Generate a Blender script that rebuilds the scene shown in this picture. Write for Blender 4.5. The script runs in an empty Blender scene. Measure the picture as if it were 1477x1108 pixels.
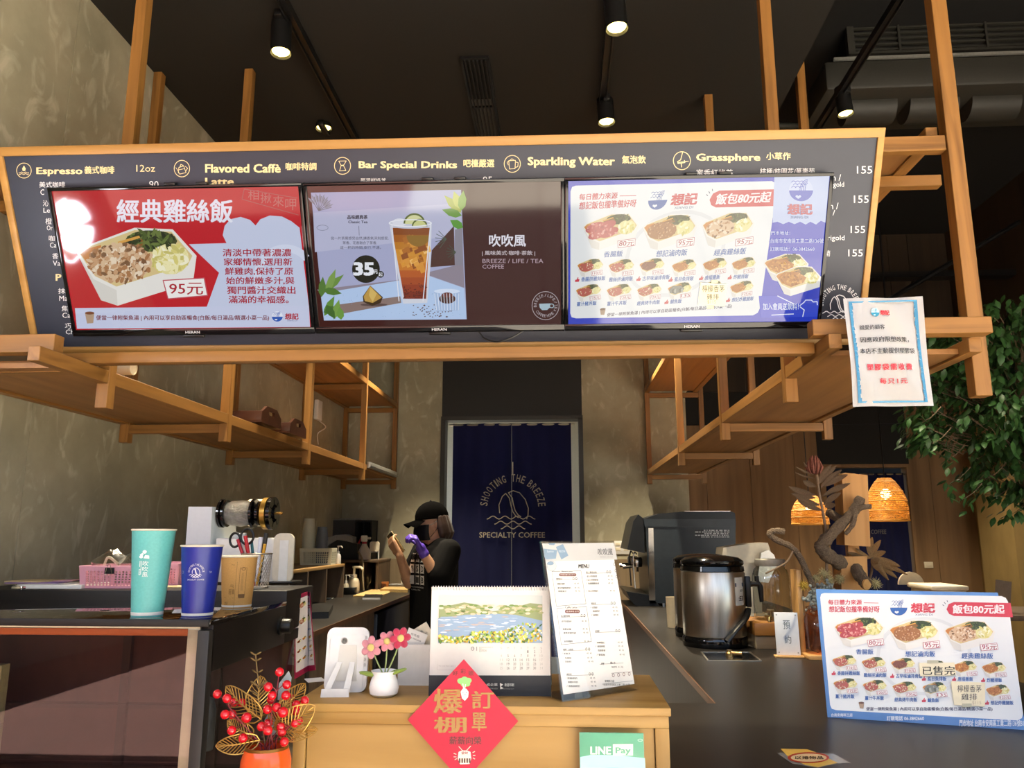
import bpy, bmesh, math, random
from math import sin, cos, pi, radians as rad
from mathutils import Vector as V, Matrix as MX
random.seed(7)
SC = bpy.context.scene
COL = SC.collection
# ---------------------------------------------------------------- camera
FPX, CX, CY, H = 1130.0, 738.5, 554.0, 1.42
_d = V(((809.0-CX)/FPX, -(772.0-CY)/FPX, 1.0)).normalized()
_z = V((0.0, _d.z, -_d.y)).normalized()
_x = _z.cross(_d)
AX = MX((_x, _d, _z))
EYE = V((0, 0, H))
cam = bpy.data.objects.new('camera', bpy.data.cameras.new('camera')); COL.objects.link(cam)
cam.data.sensor_width = 36.0; cam.data.lens = FPX/1477*36.0
cam.data.clip_start = 0.05; cam.data.clip_end = 200
_r = MX((AX.col[0], AX.col[1], -AX.col[2])).transposed()
cam.matrix_world = MX.Translation(EYE) @ _r.to_4x4()
SC.camera = cam
# ---------------------------------------------------------------- light and exposure
SC.view_settings.view_transform = 'Standard'; SC.view_settings.look = 'None'
SC.view_settings.exposure = 0.05; SC.view_settings.gamma = 1.0; SC.view_settings.use_curve_mapping = False
SC.cycles.use_denoising = True
SC.cycles.max_bounces = 7; SC.cycles.diffuse_bounces = 3; SC.cycles.glossy_bounces = 4
SC.cycles.transmission_bounces = 6; SC.cycles.transparent_max_bounces = 10
SC.cycles.caustics_reflective = False; SC.cycles.caustics_refractive = False
SC.cycles.sample_clamp_indirect = 6.0
wd = bpy.data.worlds.new('sky'); SC.world = wd; wd.use_nodes = True
_n = wd.node_tree.nodes; _bg = _n['Background']
_sky = _n.new('ShaderNodeTexSky'); _sky.sky_type = 'NISHITA'; _sky.sun_disc = False
_sky.sun_elevation = rad(55); _sky.sun_rotation = rad(200); _sky.altitude = 0
wd.node_tree.links.new(_sky.outputs[0], _bg.inputs[0]); _bg.inputs[1].default_value = 0.42
sl = bpy.data.lights.new('sun', 'SUN'); sl.energy = 50.0; sl.angle = rad(0.6); sl.color = (1.0, 0.95, 0.86)
sun = bpy.data.objects.new('sun', sl); COL.objects.link(sun)
sun.rotation_euler = V((0.42, 0.42, -1.0)).to_track_quat('-Z', 'Y').to_euler()
sun.location = (-3, -6, 8)
# ---------------------------------------------------------------- pixel -> place helpers (used once, to read sizes off the photograph)
def ray(px, py): return AX @ V(((px-CX)/FPX, -(py-CY)/FPX, 1.0))
def at(px, py, X=None, Y=None, Z=None):
    r = ray(px, py)
    t = X/r.x if X is not None else (Y/r.y if Y is not None else (Z-H)/r.z)
    return EYE + r*t
class Plane:
    """A flat rectangle frame: origin O, unit vectors U (right) and W (up), normal N towards the viewer."""
    def __init__(s, O, U, W):
        s.O, s.U = V(O), V(U).normalized()
        s.N = s.U.cross(V(W)).normalized(); s.W = s.N.cross(s.U)
    def uv(s, px, py):
        r = ray(px, py); t = (s.O-EYE).dot(s.N)/r.dot(s.N); d = EYE+r*t-s.O
        return d.dot(s.U), d.dot(s.W)
    def mat(s, n=0.0):
        m = MX((s.U, s.W, s.N)).transposed().to_4x4(); m.translation = s.O+s.N*n; return m
def stand(bl, br, tl, Z):
    """rectangle standing on height Z: bottom corners and top-left corner seen at these pixels"""
    A, B_ = at(*bl, Z=Z), at(*br, Z=Z); U = (B_-A); w = U.length; U.normalize()
    r = ray(*tl); t = (A-EYE).dot(U)/r.dot(U); T = EYE+r*t
    return Plane(A, U, T-A), w, (T-A).length
# ---------------------------------------------------------------- materials
def lin(c):
    if isinstance(c, str):
        c = c.lstrip('#'); c = [int(c[i:i+2], 16)/255 for i in (0, 2, 4)]
        c = [x/12.92 if x <= 0.04045 else ((x+0.055)/1.055)**2.4 for x in c]
    return (c[0], c[1], c[2], 1.0)
def newmat(name):
    m = bpy.data.materials.new(name); m.use_nodes = True; nt = m.node_tree
    return m, nt, nt.nodes['Principled BSDF']
def coords(nt, scale, kind='Object'):
    tc = nt.nodes.new('ShaderNodeTexCoord'); mp = nt.nodes.new('ShaderNodeMapping')
    mp.inputs['Scale'].default_value = scale; nt.links.new(tc.outputs[kind], mp.inputs[0]); return mp
def ramp(nt, src, stops):
    r = nt.nodes.new('ShaderNodeValToRGB'); e = r.color_ramp.elements
    while len(e) < len(stops): e.new(0.5)
    for k, (p, c) in enumerate(stops): e[k].position = p; e[k].color = lin(c)
    nt.links.new(src, r.inputs[0]); return r
def bump(nt, b, src, st, dist=0.01):
    bp = nt.nodes.new('ShaderNodeBump'); bp.inputs['Strength'].default_value = st; bp.inputs['Distance'].default_value = dist
    nt.links.new(src, bp.inputs['Height']); nt.links.new(bp.outputs[0], b.inputs['Normal'])
def pm(name, col, rough=0.5, metal=0.0, spec=0.5, var=0.10, vs=(14, 14, 14), bmp=0.0, trans=0.0, ior=1.45, emit=0.0, ecol=None, coat=0.0, sheen=0.0):
    m, nt, b = newmat(name); c = lin(col)
    nz = nt.nodes.new('ShaderNodeTexNoise'); nz.inputs['Detail'].default_value = 4
    mp = coords(nt, vs); nt.links.new(mp.outputs[0], nz.inputs['Vector'])
    if trans < 0.5 and var > 0:
        lo = [max(0, x*(1-var)) for x in c[:3]]; hi = [min(1, x*(1+var)) for x in c[:3]]
        r = ramp(nt, nz.outputs[0], [(0.3, lo), (0.7, hi)]); nt.links.new(r.outputs[0], b.inputs['Base Color'])
    else: b.inputs['Base Color'].default_value = c
    b.inputs['Roughness'].default_value = rough; b.inputs['Metallic'].default_value = metal
    b.inputs['Specular IOR Level'].default_value = spec; b.inputs['IOR'].default_value = ior
    b.inputs['Transmission Weight'].default_value = trans; b.inputs['Coat Weight'].default_value = coat
    b.inputs['Sheen Weight'].default_value = sheen
    if bmp: bump(nt, b, nz.outputs[0], bmp)
    if emit: b.inputs['Emission Color'].default_value = lin(ecol or col); b.inputs['Emission Strength'].default_value = emit
    return m
def wood(name, c1, c2, axis='X', rough=0.45, scale=1.0, spec=0.4, dark=None):
    m, nt, b = newmat(name)
    s = {'X': (1.2, 22, 22), 'Y': (22, 1.2, 22), 'Z': (22, 22, 1.2)}[axis]
    mp = coords(nt, [k*scale for k in s])
    n1 = nt.nodes.new('ShaderNodeTexNoise'); n1.inputs['Scale'].default_value = 1.0; n1.inputs['Detail'].default_value = 6; n1.inputs['Distortion'].default_value = 0.7
    nt.links.new(mp.outputs[0], n1.inputs['Vector'])
    r = ramp(nt, n1.outputs[0], [(0.30, c2), (0.48, c1), (0.58, c1), (0.72, dark or c2)])
    mp2 = coords(nt, [k*scale*0.25 for k in s]); n2 = nt.nodes.new('ShaderNodeTexNoise'); nt.links.new(mp2.outputs[0], n2.inputs['Vector'])
    mx = nt.nodes.new('ShaderNodeMix'); mx.data_type = 'RGBA'; mx.blend_type = 'MULTIPLY'; mx.inputs[0].default_value = 0.5
    r2 = ramp(nt, n2.outputs[0], [(0.35, '#c8c8c8'), (0.65, '#ffffff')])
    nt.links.new(r.outputs[0], mx.inputs[6]); nt.links.new(r2.outputs[0], mx.inputs[7]); nt.links.new(mx.outputs[2], b.inputs['Base Color'])
    b.inputs['Roughness'].default_value = rough; b.inputs['Specular IOR Level'].default_value = spec
    bump(nt, b, n1.outputs[0], 0.12, 0.004); return m
def glass(name, tint='#ffffff', rough=0.0, ior=1.45, refl=1.0):
    """thin clear sheet or shell: lets light straight through, reflects by angle"""
    m = bpy.data.materials.new(name); m.use_nodes = True; nt = m.node_tree; nt.nodes.clear()
    o = nt.nodes.new('ShaderNodeOutputMaterial'); mx = nt.nodes.new('ShaderNodeMixShader')
    t = nt.nodes.new('ShaderNodeBsdfTransparent'); t.inputs[0].default_value = lin(tint)
    g = nt.nodes.new('ShaderNodeBsdfGlossy'); g.inputs['Roughness'].default_value = rough
    f = nt.nodes.new('ShaderNodeFresnel'); f.inputs[0].default_value = ior
    mu = nt.nodes.new('ShaderNodeMath'); mu.operation = 'MULTIPLY'; mu.use_clamp = True
    ge = nt.nodes.new('ShaderNodeNewGeometry'); ft = nt.nodes.new('ShaderNodeMath'); ft.operation = 'MULTIPLY_ADD'; ft.inputs[1].default_value = -refl; ft.inputs[2].default_value = refl   # only the outer face of a pane reflects
    nt.links.new(ge.outputs['Backfacing'], ft.inputs[0]); nt.links.new(ft.outputs[0], mu.inputs[1]); nt.links.new(f.outputs[0], mu.inputs[0]); nt.links.new(mu.outputs[0], mx.inputs[0]); nt.links.new(t.outputs[0], mx.inputs[1]); nt.links.new(g.outputs[0], mx.inputs[2])
    nt.links.new(mx.outputs[0], o.inputs[0]); return m
def printmat(name, rough=0.5, emit=0.0, spec=0.5, ior=1.45, gain=1.0, coat=0.0):
    """ink colours stored per face; emit > 0 makes it a lit screen"""
    m, nt, b = newmat(name); a = nt.nodes.new('ShaderNodeAttribute'); a.attribute_name = 'ink'
    if emit:
        b.inputs['Base Color'].default_value = (0.004, 0.004, 0.005, 1); nt.links.new(a.outputs['Color'], b.inputs['Emission Color']); b.inputs['Emission Strength'].default_value = emit
    else: nt.links.new(a.outputs['Color'], b.inputs['Base Color'])
    b.inputs['Roughness'].default_value = rough; b.inputs['Specular IOR Level'].default_value = spec; b.inputs['IOR'].default_value = ior
    b.inputs['Coat Weight'].default_value = coat
    return m
# ---------------------------------------------------------------- things
WM = {}
def tag(o, label=None, cat=None, group=None, kind=None):
    if label: o['label'] = label
    if cat: o['category'] = cat
    if group: o['group'] = group
    if kind: o['kind'] = kind
    return o
def thing(name, label, cat, loc=(0, 0, 0), rz=0.0, group=None):
    o = bpy.data.objects.new(name, None); COL.objects.link(o); o.empty_display_size = 0.05
    o.location = loc; o.rotation_euler = (0, 0, rz)
    WM[o.name] = MX.Translation(V(loc)) @ MX.Rotation(rz, 4, 'Z')
    return tag(o, label, cat, group)
def copytree(root, loc, rz=None, label=None, group=None):
    def cp(o, par):
        c = o.copy(); COL.objects.link(c)
        if par: c.parent = par
        for k in o.children: cp(k, c)
        return c
    r = cp(root, None); r.location = loc
    if rz is not None: r.rotation_euler = (0, 0, rz)
    if label: r['label'] = label
    if group: r['group'] = group
    WM[r.name] = MX.Translation(V(loc)) @ MX.Rotation(r.rotation_euler[2], 4, 'Z')
    return r
class MB:
    def __init__(s, M=None): s.bm = bmesh.new(); s.M = M or MX()
    def _v(s, p): return s.bm.verts.new(s.M @ V(p))
    def box(s, a, b, bev=0.0, seg=2, M=None):
        x0, y0, z0 = a; x1, y1, z1 = b; T = M or MX()
        v = [s._v(T @ V(p)) for p in ((x0,y0,z0),(x1,y0,z0),(x1,y1,z0),(x0,y1,z0),(x0,y0,z1),(x1,y0,z1),(x1,y1,z1),(x0,y1,z1))]
        f = [s.bm.faces.new([v[i] for i in q]) for q in ((3,2,1,0),(4,5,6,7),(0,1,5,4),(1,2,6,5),(2,3,7,6),(3,0,4,7))]
        if bev:
            es = {e for k in f for e in k.edges}; bmesh.ops.bevel(s.bm, geom=list(es), offset=bev, segments=seg, affect='EDGES', profile=0.5)
        return s
    def cbox(s, c, d, bev=0.0, M=None):
        return s.box([c[i]-d[i]/2 for i in range(3)], [c[i]+d[i]/2 for i in range(3)], bev, M=M)
    def rings(s, rs, close=True, cap=True):
        vs = [[s._v(p) for p in r] for r in rs]; n = len(vs[0])
        for i in range(len(vs)-1):
            for j in range(n if close else n-1):
                k = (j+1) % n; s.bm.faces.new((vs[i][j], vs[i][k], vs[i+1][k], vs[i+1][j]))
        if cap:
            for r, rev in ((vs[0], True), (vs[-1], False)):
                try: s.bm.faces.new(r[::-1] if rev else r)
                except ValueError: pass
        return s
    def tube(s, pts, r, n=8, cap=True, flat=1.0):
        pts = [V(p) for p in pts]; rr = r if isinstance(r, (list, tuple)) else [r]*len(pts); rs = []; up = None
        for i, p in enumerate(pts):
            d = (pts[min(i+1, len(pts)-1)]-pts[max(i-1, 0)]).normalized()
            if up is None: up = V((0, 0, 1)) if abs(d.z) < 0.9 else V((0, 1, 0))
            a = d.cross(up).normalized(); b = a.cross(d).normalized(); up = b
            rs.append([p+(a*cos(2*pi*k/n)+b*sin(2*pi*k/n)*flat)*rr[i] for k in range(n)])
        return s.rings(rs, True, cap)
    def lathe(s, prof, c=(0, 0, 0), n=32, cap=True, axis='Z', sx=1.0, sy=1.0):
        c = V(c); rs = []
        for r, z in prof:
            r = max(r, 1e-5)
            if axis == 'Z': rs.append([c+V((r*cos(2*pi*k/n)*sx, r*sin(2*pi*k/n)*sy, z)) for k in range(n)])
            elif axis == 'X': rs.append([c+V((z, r*cos(2*pi*k/n)*sx, r*sin(2*pi*k/n)*sy)) for k in range(n)])
            else: rs.append([c+V((r*sin(2*pi*k/n)*sx, z, r*cos(2*pi*k/n)*sy)) for k in range(n)])
        return s.rings(rs, True, cap)
    def ball(s, c, r, n=16, m=10, sc=(1, 1, 1), M=None):
        T = M or MX(); c = V(c)
        return s.rings([[c+T @ V((r*sc[0]*sin(t)*cos(2*pi*k/n), r*sc[1]*sin(t)*sin(2*pi*k/n), r*sc[2]*cos(t))) for k in range(n)] for t in [max(1e-3, min(pi-1e-3, pi*i/m)) for i in range(m, -1, -1)]])
    def prism(s, poly, z0, z1, M=None):
        """polygon in local xy extruded z0..z1"""
        T = M or MX(); a = [s._v(T @ V((p[0], p[1], z0))) for p in poly]; b = [s._v(T @ V((p[0], p[1], z1))) for p in poly]; n = len(poly)
        s.bm.faces.new(a[::-1]); s.bm.faces.new(b)
        for i in range(n): s.bm.faces.new((a[i], a[(i+1) % n], b[(i+1) % n], b[i]))
        return s
    def face(s, pts): s.bm.faces.new([s._v(p) for p in pts]); return s
    def grid(s, fn, nu, nv, thick=0.0):
        g = [[s._v(fn(i/nu, j/nv)) for j in range(nv+1)] for i in range(nu+1)]
        fs = [s.bm.faces.new((g[i][j], g[i+1][j], g[i+1][j+1], g[i][j+1])) for i in range(nu) for j in range(nv)]
        if thick: bmesh.ops.solidify(s.bm, geom=fs, thickness=thick)
        return s
    def build(s, name, mat, parent=None, root=None, world=True, sharp=40, label=None, flip=False):
        bmesh.ops.recalc_face_normals(s.bm, faces=s.bm.faces[:])
        if parent is not None and world:
            r = root or parent
            while r.parent is not None: r = r.parent
            s.bm.transform(WM[r.name].inverted())
        me = bpy.data.meshes.new(name); s.bm.to_mesh(me); s.bm.free()
        for m in (mat if isinstance(mat, (list, tuple)) else [mat]): me.materials.append(m)
        me.polygons.foreach_set('use_smooth', [True]*len(me.polygons)); me.set_sharp_from_angle(angle=rad(sharp))
        o = bpy.data.objects.new(name, me); COL.objects.link(o)
        if parent is not None: o.parent = parent
        if label: o['label'] = label
        WM[o.name] = MX()
        return o
def struct(name, mb, mat):
    return tag(mb.build(name, mat), kind='structure')
def cv(pts, n=8):
    """smooth path through points"""
    P = [V(p) for p in pts]; P = [P[0]*2-P[1]]+P+[P[-1]*2-P[-2]]; out = []
    for i in range(1, len(P)-2):
        for k in range(n):
            t = k/n; a, b, c, d = P[i-1:i+3]
            out.append(0.5*((2*b)+(c-a)*t+(2*a-5*b+4*c-d)*t*t+(3*b-a-3*c+d)*t*t*t))
    return out+[P[-2]]
# ---------------------------------------------------------------- flat printed artwork (one mesh of coloured shapes per print)
_TX = {}
def textgeo(body, bold, space):
    k = (body, bold, space)
    if k not in _TX:
        c = bpy.data.curves.new('lettering', 'FONT'); c.body = body; c.resolution_u = 2; c.offset = bold; c.space_character = space; c.fill_mode = 'FRONT' if False else c.fill_mode
        o = bpy.data.objects.new('lettering', c); me = o.to_mesh()
        vs = [(v.co.x, v.co.y) for v in me.vertices]; fs = [tuple(p.vertices) for p in me.polygons]
        o.to_mesh_clear(); bpy.data.objects.remove(o); bpy.data.curves.remove(c)
        if not vs: vs = [(0, 0), (1, 0), (0, 1)]; fs = []
        x0, x1 = min(p[0] for p in vs), max(p[0] for p in vs); y0, y1 = min(p[1] for p in vs), max(p[1] for p in vs)
        _TX[k] = (vs, fs, x0, x1, y0, y1)
    return _TX[k]
class Art:
    STEP = 0.00022
    def __init__(s, plane, crop=(0, 0, 1), n0=0.0):
        s.pl, s.crop, s.n0 = plane, crop, n0; s.vs, s.fs, s.cs = [], [], []; s.lay = 1; s.fn = None; s.cnt = 0
    def c(s, x, y):
        if s.fn: return s.fn(x, y)
        ox, oy, k = s.crop; return s.pl.uv(ox+x/k, oy+y/k)
    def raw(s, pts, col, lay=None, fs=None):
        b = len(s.vs); L = (s.lay if lay is None else lay)+(s.cnt % 14)*0.06; s.cnt += 1   # no two inks lie in exactly one plane
        s.vs += [(p[0], p[1], s.n0+L*s.STEP) for p in pts]
        for f in (fs or [tuple(range(len(pts)))]): s.fs.append(tuple(b+i for i in f)); s.cs.append(lin(col))
    def poly(s, pts, col, lay=None): s.raw([s.c(*p) for p in pts], col, lay)
    def rect(s, x0, y0, x1, y1, col, lay=None): s.poly([(x0, y1), (x1, y1), (x1, y0), (x0, y0)], col, lay)
    def ell(s, x, y, rx, ry, col, lay=None, a0=0, a1=2*pi, n=20, rot=0):
        p = []
        for k in range(n+(1 if a1-a0 < 6.2 else 0)):
            a = a0+(a1-a0)*k/n; u, w = rx*cos(a), ry*sin(a); p.append((x+u*cos(rot)-w*sin(rot), y+u*sin(rot)+w*cos(rot)))
        s.poly(p, col, lay)
    def line(s, pts, w, col, lay=None, closed=False):
        if closed: pts = list(pts)+[pts[0]]
        P = [V(s.c(*p)) for p in pts]; h = (V(s.c(pts[0][0]+w, pts[0][1]))-V(s.c(*pts[0]))).length/2
        for a, b in zip(P, P[1:]):
            d = b-a
            if d.length < 1e-7: continue
            n = V((-d.y, d.x)).normalized()*h; e = d.normalized()*h*0.4
            s.raw([a-e-n, b+e-n, b+e+n, a-e+n], col, lay)
    def ring(s, x, y, rx, ry, w, col, lay=None, a0=0, a1=2*pi, n=32):
        s.line([(x+rx*cos(a0+(a1-a0)*k/n), y+ry*sin(a0+(a1-a0)*k/n)) for k in range(n+1)], w, col, lay)
    def rrect(s, x0, y0, x1, y1, r, col, lay=None, w=None):
        p = []
        for cx_, cy_, a in ((x1-r, y0+r, -pi/2), (x1-r, y1-r, 0), (x0+r, y1-r, pi/2), (x0+r, y0+r, pi)):
            p += [(cx_+r*cos(a+pi/2*k/5), cy_+r*sin(a+pi/2*k/5)) for k in range(6)]
        if w: s.line(p, w, col, lay, True)
        else: s.poly(p, col, lay)
    def text(s, body, x0, y0, x1, y1, col, bold=0.012, lay=None, space=1.0, keep=False):
        """lettering fitted to the box (x0,y0 top-left, x1,y1 bottom-right)"""
        bb = bold
        vs, fs, a0, a1, b0, b1 = textgeo(body, 0.0, space); ym, xm = (y0+y1)/2, (x0+x1)/2
        A, B_, T, D = V(s.c(x0, ym)), V(s.c(x1, ym)), V(s.c(xm, y0)), V(s.c(xm, y1))
        U = B_-A; W = T-D; O = (A+B_)/2-U/2-W/2
        if keep:
            k = min(U.length/(a1-a0), W.length/(b1-b0)); U = U.normalized()*k*(a1-a0); W = W.normalized()*k*(b1-b0)
        for q_, (dx, dy) in enumerate([(0, 0)] if bb < 0.004 else [(-bb, 0), (bb, 0)] if bb < 0.014 else [(-bb, -bb*.6), (bb, -bb*.6), (-bb, bb*.6), (bb, bb*.6)]):
            s.raw([O+U*((p[0]+dx-a0)/(a1-a0))+W*((p[1]+dy-b0)/(b1-b0)) for p in vs], col, (s.lay if lay is None else lay)+0.2*q_, fs)
    def arc(s, body, x, y, r, a0, a1, h, col, w=None, bold=0.01, lay=None, inward=False):
        """letters set round a circle; angles from +x, y down, left to right"""
        n = len(body); wts = [0.45 if ch in ' Il/' else 1.0 for ch in body]; tot = sum(wts); acc = 0
        for ch, wt in zip(body, wts):
            a = a0+(a1-a0)*(acc+wt/2)/tot; acc += wt
            if ch == ' ': continue
            vs, fs, p0, p1, q0, q1 = textgeo(ch, bold, 1.0); ww = w or abs(a1-a0)*r/tot*0.78
            if ch in 'I': ww *= 0.35
            ux, uy = (-sin(a), cos(a)); 
            if inward: rx_, ry_ = -cos(a), -sin(a); ux, uy = sin(a), -cos(a)
            else: rx_, ry_ = cos(a), sin(a)
            bx, by = x+r*cos(a), y+r*sin(a); pts = []
            for p in vs:
                u = ((p[0]-p0)/max(1e-6, p1-p0)-0.5)*ww; t = (p[1]-q0)/max(1e-6, q1-q0)*h
                pts.append(s.c(bx+ux*u+rx_*t, by+uy*u+ry_*t))
            s.raw(pts, col, lay, fs)
    def build(s, name, mat, parent=None, label=None):
        me = bpy.data.meshes.new(name); M = s.pl.mat() if s.pl else MX()
        if parent is not None:
            r = parent
            while r.parent is not None: r = r.parent
            M = WM[r.name].inverted() @ M
        me.from_pydata([M @ V(p) for p in s.vs], [], s.fs)
        at_ = me.attributes.new('ink', 'FLOAT_COLOR', 'CORNER'); buf = []
        for p in me.polygons: buf += list(s.cs[p.index])*p.loop_total
        at_.data.foreach_set('color', buf); me.materials.append(mat)
        o = bpy.data.objects.new(name, me); COL.objects.link(o)
        if parent is not None: o.parent = parent
        if label: o['label'] = label
        WM[o.name] = MX(); return o
# ---------------------------------------------------------------- shared materials
def concrete():
    m, nt, b = newmat('concrete_plaster')
    n1 = nt.nodes.new('ShaderNodeTexNoise'); n1.inputs['Scale'].default_value = 2.2; n1.inputs['Detail'].default_value = 9; n1.inputs['Roughness'].default_value = 0.62
    nt.links.new(coords(nt, (1, 1, 1)).outputs[0], n1.inputs['Vector'])
    r = ramp(nt, n1.outputs[0], [(0.32, '#8f8a74'), (0.5, '#a19a82'), (0.7, '#b4ad95')])
    n2 = nt.nodes.new('ShaderNodeTexNoise'); n2.inputs['Scale'].default_value = 9; n2.inputs['Detail'].default_value = 6; n2.inputs['Distortion'].default_value = 1.8
    nt.links.new(coords(nt, (1, 1, 0.55)).outputs[0], n2.inputs['Vector'])
    r2 = ramp(nt, n2.outputs[0], [(0.56, '#000000'), (0.70, '#b0b0b0')])
    mx = nt.nodes.new('ShaderNodeMix'); mx.data_type = 'RGBA'; nt.links.new(r2.outputs[0], mx.inputs[0]); nt.links.new(r.outputs[0], mx.inputs[6]); mx.inputs[7].default_value = lin('#d2cbb4')
    nt.links.new(mx.outputs[2], b.inputs['Base Color']); b.inputs['Roughness'].default_value = 0.75; b.inputs['Specular IOR Level'].default_value = 0.3
    bump(nt, b, n2.outputs[0], 0.08, 0.004); return m
M = {}
M['concrete'] = concrete()
M['black_ceiling'] = pm('black_paint', '#181611', 0.85, var=0.05)
M['floor'] = pm('floor_tile', '#6a6258', 0.5, var=0.12, vs=(3, 3, 3))
for a in 'XYZ':
    M['frame'+a] = wood('teak_'+a, '#946731', '#775020', a, 0.5, dark='#684418')
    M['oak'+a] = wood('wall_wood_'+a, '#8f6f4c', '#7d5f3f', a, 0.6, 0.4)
    M['pine'+a] = wood('pale_pine_'+a, '#d3a263', '#c08c4c', a, 0.45, 0.8)
M['shelf'] = wood('shelf_ply', '#9a6c3c', '#85582c', 'Y', 0.5, 0.6)
M['walnut'] = wood('walnut_ply', '#6d5a48', '#594838', 'Z', 0.55, 0.8)
M['black'] = pm('black_plastic', '#121212', 0.35, var=0.05)
M['black_gloss'] = pm('black_gloss', '#0a0a0b', 0.08, var=0.0)
M['black_matte'] = pm('black_matte', '#131313', 0.7, var=0.08)
M['dark_metal'] = pm('dark_metal', '#24272b', 0.35, 0.6, var=0.06)
M['chrome'] = pm('chrome', '#d8d8d6', 0.12, 1.0, var=0.02)
M['steel'] = pm('brushed_steel', '#c4beb2', 0.30, 1.0, var=0.08, vs=(60, 60, 2))
M['white'] = pm('white_plastic', '#e6e4df', 0.4, var=0.03)
M['cream'] = pm('cream_plastic', '#e3d8c0', 0.45, var=0.04)
M['paper'] = pm('white_paper', '#efece4', 0.7, var=0.03)
M['clear'] = glass('clear_plastic', '#ffffff', 0.02, 1.45)
M['glass'] = glass('clear_glass', '#eef2f0', 0.0, 1.5)
M['ink'] = printmat('print', 0.55)
M['ink_gloss'] = printmat('gloss_print', 0.25)
M['worktop'] = pm('dark_worktop', '#221f1c', 0.36, var=0.12, vs=(5, 40, 5), spec=0.32)
M['edge_brown'] = wood('edge_band', '#6d4a30', '#59391f', 'Y', 0.45)
M['warm_bulb'] = pm('warm_bulb', '#ffe9a8', 0.4, emit=5.0, ecol='#ffe98c', var=0)
# ---------------------------------------------------------------- the room
XL, XS, XO, YB, ZC = -1.72, 1.04, 1.10, 6.16, 3.37
wl = MB()
for k, (a, b_) in enumerate(((1.0, 1.32), (1.32, 2.43), (2.43, 3.54), (3.54, 4.65), (4.65, 5.76), (5.76, YB))):
    wl.box((XL-0.12, a+0.0018, 0), (XL, b_-0.0018, ZC))
wl.box((XL-0.14, 1.0, 0), (XL-0.006, YB, ZC))
struct('wall_left', wl, M['concrete'])
DX0, DX1 = at(643, 605, Y=YB).x, at(834, 605, Y=YB).x; DZ = at(740, 604, Y=YB).z
wb = MB()
wb.box((XL-0.12, YB, 0), (DX0-0.03, YB+0.12, ZC)).box((DX1+0.03, YB, 0), (0.99, YB+0.12, ZC))
struct('wall_back', wb, M['concrete'])
wz = at(560, 806, Y=YB).z
struct('trim_1', MB().box((XL+.001, YB-.012, 0), (DX0-0.036, YB-.0005, wz)).box((DX1+0.036, YB-.012, 0), (0.985, YB-.0005, wz)), wood('wainscot', '#8d7a60', '#7d6a50', 'Z', .6, .5))
struct('wall_transom', MB().box((DX0-0.03, YB-0.006, DZ+0.0), (DX1+0.03, YB+0.12, ZC)), pm('black_board', '#181817', 0.6, var=0.06))
dj = MB().box((DX0-0.035, YB-0.02, 0), (DX0, YB+0.12, DZ)).box((DX1, YB-0.02, 0), (DX1+0.035, YB+0.12, DZ)).box((DX0-0.035, YB-0.02, DZ-0.012), (DX1+0.035, YB+0.12, DZ+0.02))
struct('door_1', dj, pm('door_frame_black', '#26241f', 0.45, var=0.05))
bk = MB().box((-1.9, YB+2.0, 0), (1.2, YB+2.1, 3.2)).box((-1.9, YB+0.13, 2.75), (1.2, YB+2.0, 2.8))
struct('wall_kitchen', bk, pm('kitchen_white', '#d8d4c4', 0.6, var=0.03))
for k, x in enumerate((-0.78, -0.27)):
    t = thing('kitchen_ceiling_lamp', ['white strip lamp behind the doorway curtain top, beside the left door jamb', 'white strip lamp seen above the middle of the doorway curtain'][k], 'lamp', (x, YB+1.0, 2.75))
    MB().box((x-0.04, YB+0.35, 2.715), (x+0.04, YB+1.5, 2.75), 0.01).build('housing', M['white'], t)
    MB().box((x-0.03, YB+0.36, 2.708), (x+0.03, YB+1.49, 2.716)).build('tube', pm('cool_tube', '#ffffff', 0.5, emit=9.0, var=0), t)
YW = 7.7
D2 = (at(1190, 700, Y=YW).x, at(1308, 700, Y=YW).x); D2Z = at(1250, 673, Y=YW).z
XR = at(1402, 700, Y=YW).x
wr = MB(); wu = MB(); xx = 0.99; n = 0
while xx < XR+0.2:
    x1 = xx+0.42
    for a, b_, z0 in ((xx, min(x1, D2[0]-0.05), 0), (max(xx, D2[1]+0.03), x1, 0), (max(xx, D2[0]-0.05), min(x1, D2[1]+0.03), D2Z+0.5)):
        if b_-a > 0.005:
            if z0 < 2.7: wr.box((a+0.002, YW, z0), (b_-0.002, YW+0.1, 2.8))
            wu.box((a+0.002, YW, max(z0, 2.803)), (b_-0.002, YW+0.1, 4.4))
    xx = x1
struct('wall_wood', wr, M['oakZ'])
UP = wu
struct('wall_return', MB().box((0.87, YB+0.12, 0), (0.99, YW+0.1, 4.4)), M['oakZ'])
struct('trim_band', MB().box((1.0, YW-0.02, at(1100, 613, Y=YW).z), (D2[1]+0.03, YW, at(1100, 566, Y=YW).z)).box((D2[0]-0.05, YW-0.02, D2Z), (D2[1]+0.03, YW, at(1100, 614, Y=YW).z)), pm('black_band', '#141312', 0.7, var=0.05))
d2 = MB().box((D2[0]-0.05, YW-0.03, 0), (D2[0], YW+0.1, D2Z)).box((D2[1], YW-0.03, 0), (D2[1]+0.03, YW+0.1, D2Z)).box((D2[0]-0.05, YW-0.03, D2Z-0.01), (D2[1]+0.03, YW+0.1, D2Z+0.02))
struct('door_2', d2, M['oakZ'])
struct('wall_hall', MB().box((2.0, YW+1.2, 0), (4.2, YW+1.3, 3.0)), pm('dark_hall', '#2a2622', 0.8, var=0.05))
ZU = 2.45; rw = MB(); ru = MB(); yy = 1.0
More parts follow.
